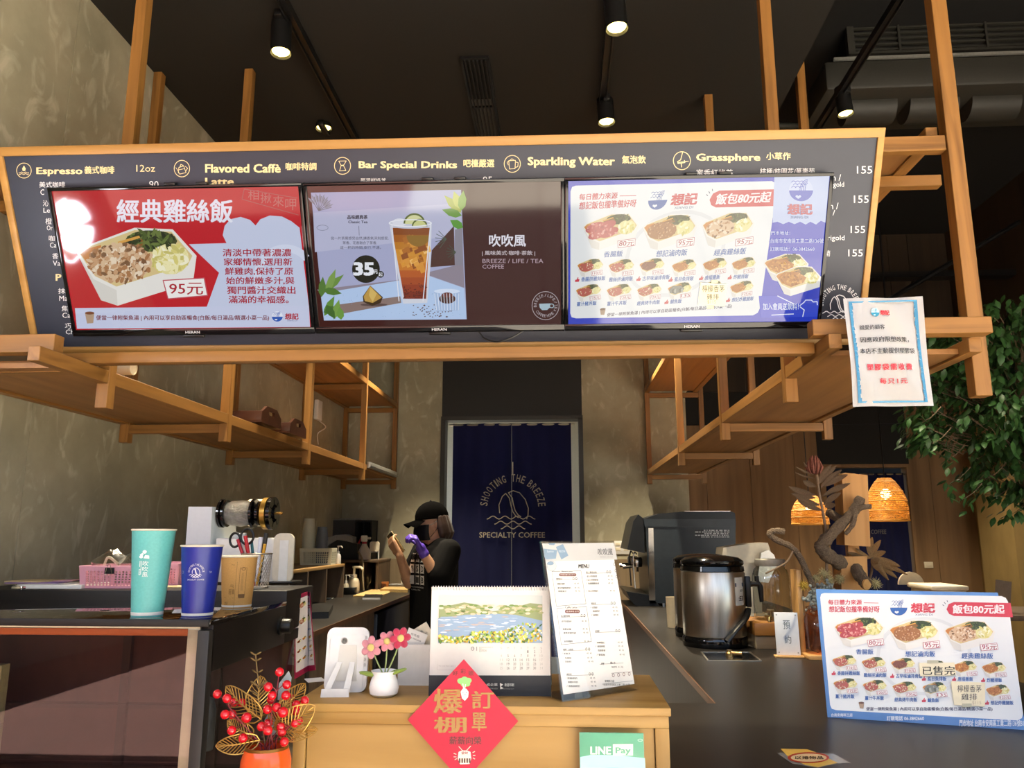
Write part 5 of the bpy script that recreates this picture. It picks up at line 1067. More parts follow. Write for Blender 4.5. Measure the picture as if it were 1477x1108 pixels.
for k2, lab in enumerate(('crinkled clear plastic bag in the pink basket, left end', 'crinkled clear plastic bag in the pink basket beside the clip')):
    c = V((a.x+0.045+0.085*k2, y+0.07, ZR+0.03)); pb = thing('plastic_bag', lab, 'bag', c, 0, 'clear bags in the pink basket')
    b = MB()
    b.rings([[c+V(((0.045*sin(pi*f)+0.01)*cos(2*pi*i/14)*r.uniform(.7, 1.25), (0.045*sin(pi*f)+0.01)*sin(2*pi*i/14)*r.uniform(.7, 1.2), f*0.075*r.uniform(.92, 1.08))) for i in range(14)] for f in (0, .15, .35, .55, .75, .9, 1)])
    b.build('film', M['film'], pb)
    MB().tube(cv([c+V((-0.02, -0.01, 0.02)), c+V((0.0, -0.02, 0.055)), c+V((0.025, 0, 0.03))]), 0.004, 6).build('contents', M['cream'], pb)
basket((262-44, 846), (262-6, 846), 32, 0.12, 'second pink basket half hidden behind the teal and blue cups', 8)
# papers and clipboards at the far left of the deck
def sheet(px, py, w, d, h, rz, mat, name, label, cat, z=None):
    p = onZ(px, py, ZR if z is None else z); p.z = ZR if z is None else z; t = thing(name, label, cat, p, 0)
    MB(MX.Translation(p) @ MX.Rotation(rz, 4, 'Z')).box((-w/2, 0, 0), (w/2, d, h), 0.0004).build('sheets', mat, t); return t, p
M['purple'] = pm('purple_cover', '#8d6f9a', 0.6); M['manila'] = pm('manila', '#d3bd8c', 0.7); M['pinkpaper'] = pm('pink_paper', '#dba9b4', 0.7)
sheet(70, 849.5, 0.19, 0.14, 0.011, 0.0, M['paper'], 'notebook', 'thick white notebook lying nearest the edge of the display case deck', 'notebook')
z2 = ZR+0.0112
t, p = sheet(45, 842, 0.15, 0.13, 0.003, 0.12, M['purple'], 'folder', 'purple folder lying on the white notebook at the display case', 'folder', z2)
sheet(30, 840, 0.12, 0.10, 0.003, -0.2, M['manila'], 'paper_pad', 'manila paper pad lying on the purple folder', 'paper pad', z2+0.0032)
t, p = sheet(78, 839, 0.10, 0.08, 0.002, 0.3, M['pinkpaper'], 'paper_stack', 'pink and white paper sheets lying on the purple folder', 'paper', z2+0.0032)
c = onZ(29, 849, z2); ct = thing('bulldog_clip', 'silver clip holding the papers at the front of the white notebook', 'clip', c)
MB().cbox(c+V((0, -0.006, 0.002)), (0.03, 0.016, 0.008), 0.002).build('clip_body', M['chrome'], ct); MB().tube([c+V((-0.012, -0.012, 0.006)), c+V((0, -0.02, 0.01)), c+V((0.012, -0.012, 0.006))], 0.001, 6).build('wire_arm', M['chrome'], ct)
sheet(250, 848.5, 0.10, 0.06, 0.004, 0.1, M['manila'], 'paper_pad', 'cream paper pad lying between the teal and blue cups', 'paper pad')
# mesh pencil cup
p = onZ(368, 848, ZR); p.z = ZR; k = pxl(p, 1.0); R, h = 21*k, 48*k
pc = thing('pencil_cup', 'silver wire mesh pencil cup full of pens behind the kraft cup', 'pencil cup', p)
b = MB()
for i in range(26):
    for s_ in (-1, 1): b.tube([p+V((R*(.86+.14*f)*cos(2*pi*i/26+s_*f*1.5), R*(.86+.14*f)*sin(2*pi*i/26+s_*f*1.5), h*f)) for f in (0, .2, .4, .6, .8, 1)], 0.0006, 4, False)
b.build('mesh_wall', M['steel'], pc)
MB().lathe([(0, 0), (R*.86, 0), (R*.86, .003), (0, .003)], p, 28, cap=False).build('base', M['steel'], pc)
MB().lathe([(R+0.002*cos(a_), h+0.002*sin(a_)) for a_ in [2*pi*i/8 for i in range(9)]], p, 28, cap=False).build('rim', M['steel'], pc)
def pen(dx, dy, px, py, col, label, r_=0.0038, name='pen', capc=None):
    a = p+V((dx*0.5, dy*0.5, 0.006)); b_ = at(px, py, Y=p.y+dy); t = thing(name, label, 'pen', a, 0, 'pens in the mesh cup')
    MB().tube([a, a.lerp(b_, .97), b_], [r_, r_, r_*0.7], 10).build('barrel', pm('pen_'+label.split()[0], col, 0.35), t)
    m_ = a.lerp(b_, .68); MB().tube([m_, b_+(b_-a).normalized()*0.002], r_*1.2, 10).build('pen_cap', pm('cap_'+label.split()[0], capc or col, 0.35), t)
pen(-0.010, -0.008, 343, 779, '#b02030', 'crimson pen leaning left in the mesh cup'); pen(-0.004, -0.010, 354, 774, '#c83030', 'red-capped white pen upright in the mesh cup', 0.0045, capc='#c02028'); pen(0.004, 0.004, 347, 777, '#d8c8c8', 'pale pen behind the red ones in the mesh cup')
pen(0.010, -0.004, 376, 776, '#e8e8ec', 'white marker with blue end leaning right in the mesh cup', 0.005, 'marker_pen', '#dfe3ee'); pen(0.014, 0.004, 384, 770, '#1a1a1c', 'thick black marker standing highest in the mesh cup', 0.0055, 'marker_pen'); pen(0.012, -0.010, 382, 786, '#d8a030', 'yellow-barrelled pen in front of the black marker', 0.0035); pen(0.0, 0.01, 363, 782, '#2a6a70', 'teal pen low in the middle of the mesh cup', 0.0035)
sc_ = thing('scissors', 'black-handled scissors standing in the mesh pencil cup', 'scissors', p+V((0, 0, 0.01)))
for px, py, rx, ry in ((339, 779, 7.5, 10), (356.5, 774, 9.5, 11)):
    c = at(px, py, Y=p.y); MB().tube([c+V((rx*k*cos(a_), 0, ry*k*sin(a_))) for a_ in [2*pi*i/20 for i in range(21)]], 0.0036, 8).build('finger_loop', M['black'], sc_)
MB().tube([at(346, 790, Y=p.y), p+V((0.004, 0, 0.01))], 0.003, 6).tube([at(352, 786, Y=p.y), p+V((-0.004, 0, 0.01))], 0.003, 6).build('blade', M['steel'], sc_)
# cup-sealing machine
p = onZ(300, 846, ZR); Ym = p.y+0.18; Z0 = ZR; k = pxl(V((p.x, Ym, Z0+0.1)), 1.0)
def mp(px, py, dy=0): return at(px, py, Y=Ym+dy)
sm = thing('cup_sealing_machine', 'white cup sealing machine with film rolls behind the blue cup', 'cup sealer', (mp(300, 846).x, Ym, Z0))
tl_, tr_, br_, bl_ = mp(272, 731), mp(306, 731), mp(303, 786), mp(263, 846)
pts = [bl_, V((mp(302, 846).x, Ym, bl_.z)), br_, tr_, tl_]
bz = max(Z0-bl_.z, 0); pts[0].z = pts[1].z = Z0
MB().prism([(q.x, q.z) for q in pts], 0, 0.20, MX(((1, 0, 0, 0), (0, 0, 1, Ym), (0, 1, 0, 0), (0, 0, 0, 1)))).build('tower', pm('pale_blue_white', '#dfe6ea', 0.35, var=0.02), sm)
x1 = mp(392, 846).x; zt_ = mp(340, 776).z
MB().box((pts[1].x+0.0005, Ym+0.02, Z0), (x1, Ym+0.19, zt_), 0.006).build('body', M['white'], sm)
MB().lathe([(0, 0), (0.022, 0), (0.024, 0.012), (0.02, 0.016), (0, 0.016)], (mp(327, 776).x, Ym+0.1, zt_), 20, cap=False).build('press_button', M['white'], sm)
ax = mp(300, 740); R = 21*k
MB().lathe([(0.004, 0), (0.004, mp(398, 741).x-tr_.x)], (tr_.x, Ym+0.06, ax.z), 12, axis='X').build('spindle', pm('brass', '#b8904a', 0.25, 1.0), sm)
def wheel(px, r_, dpth, sp, name='film_flange'):
    b = MB(); x = mp(px, 740).x; n = 18
    b.lathe([(r_*0.55, 0), (r_, 0), (r_, dpth), (r_*0.55, dpth), (r_*0.55, 0)], (x, Ym+0.06, ax.z), 30, axis='X', cap=False)
    for i in range(sp): a_ = 2*pi*i/sp; b.tube([(x+dpth/2, Ym+0.06+0.3*r_*cos(a_), ax.z+0.3*r_*sin(a_)), (x+dpth/2, Ym+0.06+0.85*r_*cos(a_), ax.z+0.85*r_*sin(a_))], dpth*0.6, 6)
    b.lathe([(0.004, -dpth*.5), (r_*.35, -dpth*.5), (r_*.35, dpth*1.5), (0.004, dpth*1.5)], (x, Ym+0.06, ax.z), 20, axis='X'); b.build(name, M['black_gloss'], sm)
wheel(308, R*1.0, 0.008, 6); wheel(314, R*.95, 0.008, 6); wheel(355, R*1.02, 0.008, 6); wheel(363, R*.85, 0.008, 6); wheel(381, R*1.15, 0.012, 7)
b = MB(); x0, x2 = mp(317, 740).x, mp(354, 740).x; rr2 = random.Random(8)
b.rings([[V((x0+(x2-x0)*f, Ym+0.06+R*(.75+.2*sin(pi*f))*rr2.uniform(.93, 1.05)*cos(2*pi*i/20), ax.z+R*(.75+.2*sin(pi*f))*rr2.uniform(.93, 1.05)*sin(2*pi*i/20))) for i in range(20)] for f in (0, .15, .35, .55, .75, .9, 1)])
b.build('film_roll', pm('crinkled_film', '#a9a69c', 0.12, 0.75, var=0.35, vs=(60, 60, 60), bmp=0.8), sm)
MB().lathe([(R*.98, 0), (R*.98, 0.07)], (mp(338, 740).x, Ym+0.13, ax.z+0.004), 30, axis='X').build('spare_roll', M['cream'], sm)
MB().lathe([(R*1.05, 0), (R*1.12, 0), (R*1.12, 0.016), (R*1.05, 0.016)], (mp(372, 740).x, Ym+0.06, ax.z), 30, axis='X').build('film_core', pm('brass_core', '#a8853f', 0.3, 0.9), sm)
# clipboard with papers behind the mesh cup
t = thing('standing_papers', 'cream rounded paper holder standing behind the mesh pencil cup', 'paper holder', onZ(388, 842, ZR))
c = onZ(388, 844, ZR); c.y += 0.12; c.z = ZR; kk = pxl(c, 1); MB(MX.Translation(c) @ MX(((1, 0, 0, 0), (0, 0, -1, 0), (0, 1, 0, 0), (0, 0, 0, 1)))).prism(rr(30*kk, 70*kk, 10*kk), 0, 0.01).build('holder', M['cream'], t)
MB().box((c.x-0.012*1, c.y-0.012, ZR), (c.x+0.016, c.y-0.008, ZR+60*kk)).build('sheet', M['paper'], t)
t = thing('black_tray', 'flat black cable tray lying at the back of the display case deck', 'tray', onZ(410, 843, ZR)); c = onZ(408, 842, ZR)
MB().box((c.x-0.05, c.y, ZR), (c.x+0.03, c.y+0.1, ZR+0.006), 0.002).build('tray', M['black'], t)
# folded leaflets in a holder on the case's side
def leafplane(bl, br, tl, X):
    A = at(*bl, X=X); r_ = ray(*br); return A
LX = SX1+0.004
A0 = at(424, 979, X=LX)
lf = thing('leaflet_holder', 'folded crimson-edged lunch leaflet standing open beside the display case knob', 'leaflet', V((A0.x+0.03, A0.y, A0.z)))
# two panels hinged at the fold: left panel runs back along the case, right one faces the viewer more
F0, F1 = at(444, 970, Y=A0.y+0.10), at(444, 858, Y=A0.y+0.10)
L0, L1 = at(425, 980, Y=A0.y+0.02), at(430, 859, Y=A0.y+0.02)
R0, R1 = at(455, 967, Y=A0.y+0.07), at(462, 857, Y=A0.y+0.07)
F0.z, F1.z = (L0.z+R0.z)/2+0.0, (L1.z+R1.z)/2
def panel(B0, B1, T0_, T1_, name, rows):
    U = (B1-B0); w_ = U.length; W = (T0_-B0); h_ = W.length; pl = Plane(B0, U, W)
    MB(pl.mat()).box((0, 0, -0.001), (w_, h_, 0)).build(name, pm('leaflet_crimson', '#9c2044', 0.4, var=0.02), lf)
    a = Art(pl); a.fn = lambda x, y: (x*w_, (1-y)*h_); a.poly([(.08, .05), (1, .05), (1, .93), (.08, .93)] if rows == 2 else [(0, .05), (.92, .05), (.92, .93), (0, .93)], '#ded6d2'); a.lay = 2
    if rows == 3:
        bowl(a, .33, .10, .16, '#3a62a8', '#dde2ec'); 
        a.lay = 2; a.text('想記', .62, .07, .88, .13, '#b02840', .03); a.rect(.05, .165, .9, .205, '#b02840'); a.lay = 3; a.text('飯包80元起', .12, .172, .84, .198, '#f0e8e8', .02); a.lay = 2; bento(a, .0, .28, .88, .13, 'sausage', 20, 3); a.lay = 2; a.text('想記飯包', .1, .46, .8, .485, '#3a62a8', .02)
        for i in range(3): a.lay = 2; bento(a, .45, .55+i*.12, .42, .055, 'cutlet', 8, i); bento(a, -.0, .55+i*.12, .3, .055, 'mix', 8, i+5); a.lay = 3; a.text('台南飯包', .4, .615+i*.12, .85, .63+i*.12, '#77736f', 0)
    else:
        for i in range(2): bento(a, .3, .10+.2*i, .6, .10, 'mix', 14, i+9)
        for i in range(3): bento(a, .15, .55+.12*i, .35, .055, 'steak', 8, i+30); bento(a, .55, .54+.12*i, .35, .055, 'cutlet', 8, i+40)
    a.build('printed_leaflet', M['ink_gloss'], lf)
panel(L0, F0, L1, F1, 'left_leaf', 2); panel(F0, R0, F1, R1, 'right_leaf', 3)
tg = thing('price_tag', 'white price card fixed on the display case side behind the crimson leaflet', 'card', at(422, 890, Y=A0.y+0.05))
c0, c1, c2_ = at(415, 903, Y=A0.y+0.06), at(429, 898, Y=A0.y+0.08), at(415, 871, Y=A0.y+0.06); pl = Plane(c0, c1-c0, c2_-c0)
MB(pl.mat()).box((0, 0, -0.001), ((c1-c0).length, (c2_-c0).length, 0)).build('card', M['paper'], tg)
a = Art(pl); a.fn = lambda x, y: (x*(c1-c0).length, (1-y)*(c2_-c0).length); a.text('想記', .1, .1, .45, .22, '#b02840', .03); a.text('大人氣', .2, .35, .9, .6, '#55524e', 0); a.line([(.1, .75), (.9, .7)], .03, '#77736f'); a.build('print', M['ink'], tg)
# ---------------------------------------------------------------- dark L-shaped counter on the right
ix = at(1033, 1015, Z=ZK); IX, IY = ix.x, ix.y
ct = thing('counter', 'dark L-shaped counter with brown edge running back from the wooden cabinet to the wood wall', 'counter', (0.9, 2.6, 0))
q = MB(); q.prism([(BX1+0.005, 1.30), (1.75, 1.30), (1.75, IY+0.35), (1.36, IY+0.35), (1.36, 5.5), (IX, 5.5), (IX, IY), (BX1+0.005, IY)], ZK-0.02, ZK); q.build('worktop', M['worktop'], ct)
MB().box((IX-0.004, IY-0.0, ZK-0.021), (IX-0.0002, 5.5, ZK+0.0005)).build('edge_band', M['edge_brown'], ct)
MB().box((IX+0.012, IY+0.02, 0.05), (IX+0.03, 5.5, ZK-0.035)).build('inner_panel', wood('dark_walnut', '#2e2016', '#22170f', 'Z', 0.5, 0.6), ct)
MB().box((IX+0.03, IY+0.02, ZK-0.035), (1.34, 5.48, ZK-0.0205)).build('subtop', M['black_matte'], ct)
MB().box((IX+0.031, IY+0.3, 0.0), (1.34, 5.48, ZK-0.036)).box((BX1+0.02, 1.36, 0), (1.73, IY-0.02, ZK-0.0205)).build('carcass', M['walnut'], ct)
tag(MB().box((-0.66, 1.30, ZK-0.02), (BX0-0.008, 1.465, ZK)).build('counter_ledge', M['worktop']), 'dark counter ledge between the display case and the wooden cabinet', 'counter')
# standing lunch menu sign
sg = thing('lunch_menu_sign', 'large blue-edged lunch box price board standing on the dark counter', 'sign', SIGN.O+SIGN.U*SW/2)
m = SIGN.mat(); MB(m).box((0, 0, -0.005), (SW, SH, 0), 0.001).build('board', pm('sign_blue', '#5f8fce', 0.3, var=0.02), sg)
e = SIGN.O+SIGN.W*SH*0.75-SIGN.N*0.006; hz = V((-SIGN.U.y, SIGN.U.x, 0)).normalized(); q = MB(); f_ = SIGN.O+hz*0.20
q.rings([[e+SIGN.U*SW*.35, e+SIGN.U*SW*.65, e+SIGN.U*SW*.65+hz*0.004, e+SIGN.U*SW*.35+hz*0.004], [f_+SIGN.U*SW*.35, f_+SIGN.U*SW*.65, f_+SIGN.U*SW*.65+hz*0.004, f_+SIGN.U*SW*.35+hz*0.004]]); q.build('easel_leg', M['white'], sg)
a = Art(SIGN, SIGNCROP); a.lay = 1; lunch_menu(a)
a.lay = 14; a.text('台南安南科工店', 94, 893, 246, 916, '#dfe8f4', 0.02); a.text('訂購電話 06-3842660', 492, 912, 758, 944, '#dfe8f4', 0.02); a.text('門市地址 台南市安南區工業二路136號B1', 1012, 938, 1472, 986, '#dfe8f4', 0.02)
M['sign_ink'] = printmat('sign_print', 0.3); a.build('printed_board', M['sign_ink'], sg)
note(SIGN, SIGNCROP, [(722, 532), (975, 530), (988, 622), (730, 628)], 0, 'handwritten sold-out note taped across the middle of the standing lunch sign', [('已', 748, 560, 812, 612, '#1c1c1c', 0.01)][:0]+[('已售完', (746, 556, 978, 620), '#1c1c1c', 0.012)], [(780, 514, 860, 536)], 0.0052)
note(SIGN, SIGNCROP, [(950, 664), (1196, 674), (1194, 846), (974, 834)], 0, 'white handwritten lemongrass chicken note taped low on the standing lunch sign', [('檸檬香茅', (996, 692, 1168, 742), '#3c3c44', 0), ('雞排', (1024, 752, 1136, 800), '#3c3c44', 0), ('$115', (1102, 806, 1166, 834), '#c9b9a0', 0)], [(1030, 824, 1098, 850)], 0.0052)
# taped sticker on the counter
p = onZ(1165, 1095, ZK); st = thing('counter_sticker', 'yellow sticker with red ring taped flat on the dark counter edge', 'sticker', p)
SPL = Plane((0, 0, ZK), (1, 0, 0), (0, 1, 0)); cr = (1090, 1060, 9.85)
def flat(pts, n0, n1, mat, name): MB(SPL.mat()).prism([SPL.uv(cr[0]+x/cr[2], cr[1]+y/cr[2]) for x, y in pts][::-1], n0, n1).build(name, mat, st)
flat([(300, 258), (980, 262), (1110, 275), (1345, 402), (1160, 410), (880, 470), (700, 440), (520, 410), (400, 330)], 0.0001, 0.0005, pm('tape_film', '#8f8d88', 0.15, var=0.1), 'clear_tape')
flat([(355, 205), (730, 214), (840, 250), (1160, 405), (880, 466), (700, 432), (470, 330)], 0.0006, 0.001, pm('sticker_yellow', '#dcb24a', 0.35), 'sticker')
a = Art(SPL, cr, 0.0011); a.ell(750, 335, 295, 78, '#b4402c', 1, n=36); a.ell(755, 338, 255, 58, '#e8c79a', 2, n=36); a.lay = 3; a.text('以捲物品', 560, 318, 960, 362, '#3a2a22', 0.02); a.build('print', M['ink_gloss'], st)
# insulated tea urns
def urn(px, py, w, label):
    p = onZ(px, py, ZK); p.z = ZK; k = pxl(p, 1.0); R = w/2*k; h = 117*k; t = thing('tea_urn', label, 'tea urn', p, 0, 'insulated steel tea urns')
    L = lambda pr_: MB().lathe([(a_*R, b_*h) for a_, b_ in pr_], p, 48, cap=False)
    L([(0, 0), (1.0, 0), (1.02, .02), (1.02, .10), (.98, .13), (0, .13)]).build('base_ring', M['black_gloss'], t)
    L([(.985, .125), (1.0, .14), (1.0, .885), (.985, .895)]).build('steel_body', M['steel'], t)
    L([(.98, .885), (1.02, .90), (1.0, .955), (.90, .965), (0, .965)]).build('collar', M['black_gloss'], t)
    L([(.0, .96), (.98, .965), (1.01, .985), (1.0, 1.02), (.85, 1.06), (.45, 1.085), (0, 1.09)]).build('lid', M['black_gloss'], t)
    c = p+V((R*1.0, -0.01, h*.74)); b = MB(); b.lathe([(.012, 0), (.012, .03)], c, 14, axis='X'); b.cbox(c+V((0.012, 0, -.03)), (.02, .03, .12), .004); b.tube([c+V((.03, 0, 0)), c+V((.055, 0, 0)), c+V((.062, 0, -.012)), c+V((.064, 0, -.07))], [.010, .012, .012, .008], 12); b.tube([c+V((.05, 0, .005)), c+V((.05, 0, .03))], .009, 10); b.build('spigot', M['black'], t)
    MB().tube(cv([p+V((R*1.03, -.03, h*.44)), p+V((R*.85, -R*.72, h*.36)), p+V((R*.45, -R*.98, h*.22)), p+V((R*.15, -R*1.06, h*.10))]), .013, 10, flat=.6).build('bail_handle', M['black'], t)
    return t, p, R, h
t0, p0, R0, h0 = urn(1032, 931, 90, 'steel tea urn with black lid standing on the dark counter, its white label facing out')
an = 0.72; lb = Plane(p0+V((sin(an)*(R0+.0005), -cos(an)*(R0+.0005), h0*.50)), (cos(an), sin(an), 0), (0, 0, 1)); k = pxl(p0, 1)
bm_ = MB(); q0 = lambda u, z: p0+V((sin(u)*(R0+.0012), -cos(u)*(R0+.0012), z)); bm_.grid(lambda u, v: q0(an-.17+.42*u, h0*(.50+.33*v)), 8, 2, .0006); bm_.build('label_sheet', M['paper'], t0)
a = Art(Plane((0, 0, 0), (1, 0, 0), (0, 0, 1))); a.fn = lambda x, y: (x, y)
a.rect(0, .24, .42, .20, '#3a4a66'); a.text('紅茶', .22, .17, .36, .145, '#3c3c40', .02); a.text(':E3', .14, .10, .36, .05, '#2a2a2e', .03); a.text('無糖', .1, .226, .2, .212, '#e6e6ea', 0)
o = a.build('label_print', M['ink'], t0)
for v in o.data.vertices:
    w_ = WM[t0.name] @ v.co; u, z = w_.x, w_.z; v.co = WM[t0.name].inverted() @ (q0(an-.17+u, h0*(.50+.33*z/.30))+V((sin(an)*.0014, -cos(an)*.0014, 0)))
c0 = onZ(1015, 908, ZK); c0.z = ZK
copytree(t0, (p0.x+0.012, p0.y+0.30, ZK), None, 'steel tea urn mostly hidden behind the nearer tea urn')
for o in list(bpy.data.objects):
    if o.parent and o.parent.name.startswith('tea_urn.') and (o.name.startswith('label_')): bpy.data.objects.remove(o)
# cup rinser let into the counter
t = thing('cup_rinser', 'steel cup rinser tray with a brass nozzle let into the counter before the tea urn', 'cup rinser', onZ(1053, 949, ZK))
a0, a1, a2, a3 = [onZ(*q_, ZK) for q_ in ((1020, 954), (1099, 954), (1082, 941), (1010, 941))]
q = MB(); 
def frame4(P, w, z0, z1, b):
    c = sum(P, V())/4; I = [p_+(c-p_)*w for p_ in P]
    for i in range(4): j = (i+1) % 4; b.rings([[P[i]+V((0, 0, z0)), P[j]+V((0, 0, z0)), I[j]+V((0, 0, z0)), I[i]+V((0, 0, z0))], [P[i]+V((0, 0, z1)), P[j]+V((0, 0, z1)), I[j]+V((0, 0, z1)), I[i]+V((0, 0, z1))]])
    return I
frame4([a0, a1, a2, a3], .07, .0002, .003, q); q.build('rim', M['steel'], t)
c = (a0+a1+a2+a3)/4; MB().prism([((p_-c)*.92+c).to_2d() for p_ in (a0, a1, a2, a3)], ZK+.0002, ZK+.001).build('tray', pm('dark_steel', '#33363a', .2, .8), t)
MB().lathe([(0, 0), (.014, 0), (.014, .012), (.010, .016), (.010, .022), (0, .022)], (c.x, c.y, ZK+.001), 20, cap=False).tube([(c.x, c.y, ZK+.012), (c.x+.04, c.y-.02, ZK+.012)], .008, 10).build('nozzle', pm('brass_nozzle', '#a98a58', .3, .9), t)
# espresso machine
YE = onZ(1000, 874, ZK).y-0.05; k = YE/FPX*1.0; k = pxl(V((.7, YE, 1.2)), 1.0)
def ep(px, py, dy=0.0): return at(px, py, Y=YE+dy)
es = thing('espresso_machine', 'black two-group espresso machine seen from its side panel at the end of the counter', 'espresso machine', (ep(985, 870).x, YE, ZK)); D = 0.62
XZ = lambda y: MX(((1, 0, 0, 0), (0, 0, 1, y), (0, 1, 0, 0), (0, 0, 0, 1)))
def slab(pp, y0, y1, name, mat): return MB(XZ(0)).prism([(ep(*q_).x, max(ep(*q_).z, ZK+.001)) for q_ in pp], y0, y1).build(name, mat, es)
M['esp'] = pm('machine_black', '#2c333a', .3, .35, var=.08, vs=(6, 6, 6))
slab([(938, 870), (1060, 872), (1061, 760), (931, 760)], YE, YE+D, 'side_panel', M['esp'])
slab([(930, 760), (1061, 760), (1061, 749), (928, 749)], YE-.006, YE+D, 'upper_panel', M['esp'])
slab([(928, 749), (1061, 749), (1060, 740), (1054, 738), (985, 738), (950, 741)], YE, YE+D, 'top_cover', M['dark_metal'])
slab([(988, 738), (1054, 738), (1054, 737), (988, 737)], YE+.01, YE+D-.01, 'cup_rail', M['chrome'])
slab([(936, 866), (945, 866), (942, 762), (935, 762)], YE-.012, YE-.0005, 'steel_strip', M['chrome'])
slab([(905, 793), (930, 798), (930, 749), (921, 742), (914, 752)], YE+.02, YE+D-.02, 'control_head', M['dark_metal'])
slab([(903, 853), (937, 859), (952, 878), (950, 886), (918, 884), (911, 868)], YE+.0, YE+D, 'drip_tray', M['dark_metal'])
for y in (YE+.16, YE+.44):
    g0 = ep(922, 812); g = MB(); g.lathe([(0, 0), (.033, 0), (.036, .02), (.036, .05), (.028, .06)], (g0.x, y, g0.z-.03), 20); g.tube([(g0.x-.03, y, g0.z-.025), (g0.x-.09, y, g0.z-.03)], [.012, .014], 10); g.tube([(g0.x, y-.015, g0.z-.03), (g0.x, y-.015, g0.z-.06)], .008, 8); g.build('group_head', M['chrome'], es)
    w = MB(); w.tube(cv([(g0.x-.005, y-.06, g0.z+.05), (g0.x-.02, y-.07, g0.z+.06), (g0.x-.03, y-.075, g0.z), (g0.x-.022, y-.08, g0.z-.16)]), .005, 8); w.build('steam_wand', M['chrome'], es)
lg = MB()
for px in (958, 966): c = ep(px, 880); lg.lathe([(.016, 0), (.016, c.z-ZK+.045)], (c.x, YE+.03+.02*(px-958), ZK), 14)
for y in (YE+.55,): lg.lathe([(.016, 0), (.016, .08)], (ep(1040, 870).x, y, ZK), 14).lathe([(.016, 0), (.016, .08)], (ep(960, 870).x, y, ZK), 14).lathe([(.016, 0), (.016, .08)], (ep(1045, 870).x, YE+.06, ZK), 14)
lg.build('leg', M['chrome'], es)
a = Art(Plane((0, YE-.0008, 0), (1, 0, 0), (0, 0, 1)), (890, 720, 4.618)); a.pl = Plane((0, YE-.0006, 0), (1, 0, 0), (0, 0, 1)); rv = random.Random(2)
for j in range(5):
    x = 520
    while x < 745: w_ = rv.choice([6, 10, 14, 22]); a.rect(x, 205+j*11, min(x+w_, 748), 212+j*11, '#c9cdd0' if x > 560 or j % 2 else '#15181b'); x += w_+rv.choice([3, 5, 9])
a.build('printed_mark', M['ink'], es)
p = onZ(972, 905, ZK); t = thing('plastic_tumbler', 'pale translucent tumbler standing between espresso machine and tea urn', 'tumbler', p); k = pxl(p, 1)
MB().lathe([(0, 0), (.030, 0), (.034, .14), (.032, .14), (.028, .004), (0, .004)], p, 24, cap=False).build('tumbler', pm('frosted', '#d9c9a8', .3, trans=.0, var=.03), t)
# cream blender / grinder with chrome head
p = onZ(1072, 897, ZK); p.z = ZK; k = pxl(p, 1); t = thing('juice_machine', 'cream tabletop machine with a chrome tap head behind the tea urn', 'drink machine', p)
fq = lambda px, py: at(px, py, Y=p.y)
def cslab(pp, y0, y1, name, mat, par, bev=0): return MB(XZ(0)).prism([(fq(*q_).x, fq(*q_).z) for q_ in pp], p.y+y0, p.y+y1).build(name, mat, par)
cslab([(1040, 805), (1042, 790), (1082, 784), (1106, 783), (1112, 800), (1100, 812), (1042, 812)], -.02, .16, 'top_hood', M['cream'], t)
cslab([(1058, 897), (1100, 897), (1097, 812), (1070, 812)], .0, .14, 'column', M['cream'], t)
cslab([(1050, 897), (1106, 897), (1104, 884), (1052, 884)], -.05, .16, 'foot', M['cream'], t)
cslab([(1088, 838), (1094, 797), (1104, 793), (1112, 800), (1118, 818), (1112, 822), (1104, 840)], -.06, -.021, 'chrome_head', M['chrome'], t)
# wooden board, pale block, glass jar
p1 = onZ(1120, 936, ZK); p1.z = ZK; fz = lambda py: at(1120, py, Y=p1.y).z; fx = lambda px: at(px, 930, Y=p1.y).x
t = thing('pale_block', 'pale wooden riser block under the brown board behind the name card', 'riser', p1); MB().box((fx(1090), p1.y, ZK), (fx(1160), p1.y+.22, fz(917)), .001).build('block', wood('ash', '#b9a27c', '#a58f6a', 'X', .5), t)
t = thing('serving_board', 'thick striped brown wooden board lying on the pale riser block', 'board', p1); zj = fz(898); MB().box((fx(1088), p1.y-.02, fz(917)+.0005), (fx(1162), p1.y+.23, zj), .004).build('board', wood('acacia', '#b07a3c', '#7d4f22', 'X', .4, .5), t)
p2 = V((at(1127, 898, Z=zj).x, p1.y+.12, zj)); k = pxl(p2, 1)
t = thing('glass_drink_jar', 'clear glass drink jar with metal lid and brass tap on the wooden board', 'drink jar', p2); R = 26*k
MB().lathe([(0, 0), (R*.9, 0), (R, .01), (R, 60*k), (R*.9, 70*k), (R*.76, 74*k), (R*.76, 78*k)], p2, 36, cap=False).build('glass_body', glass('jar_glass', '#e6e8e2', .06, 1.6, 2.2), t)
MB().lathe([(0, 75*k), (R*.80, 75*k), (R*.82, 76*k), (R*.82, 84*k), (R*.78, 85*k), (0, 85*k)], p2, 36, cap=False).build('metal_lid', pm('pewter_lid', '#b5b0a4', .5, .5), t)
sx = at(1106, 886, Y=p2.y-.03); b = MB(); b.tube([(p2.x-R*.6, p2.y-R*.8, zj+.018), (sx.x, p2.y-R-.02, zj+.018), (sx.x-.012, p2.y-R-.04, zj+.014), (sx.x-.014, p2.y-R-.045, zj+.002)], .006, 10); b.tube([(sx.x, p2.y-R-.02, zj+.018), (sx.x, p2.y-R-.02, zj+.042)], .004, 8).cbox((sx.x, p2.y-R-.02, zj+.043), (.028, .008, .006), .002); b.build('tap', pm('aged_brass', '#a89468', .3, .9), t)
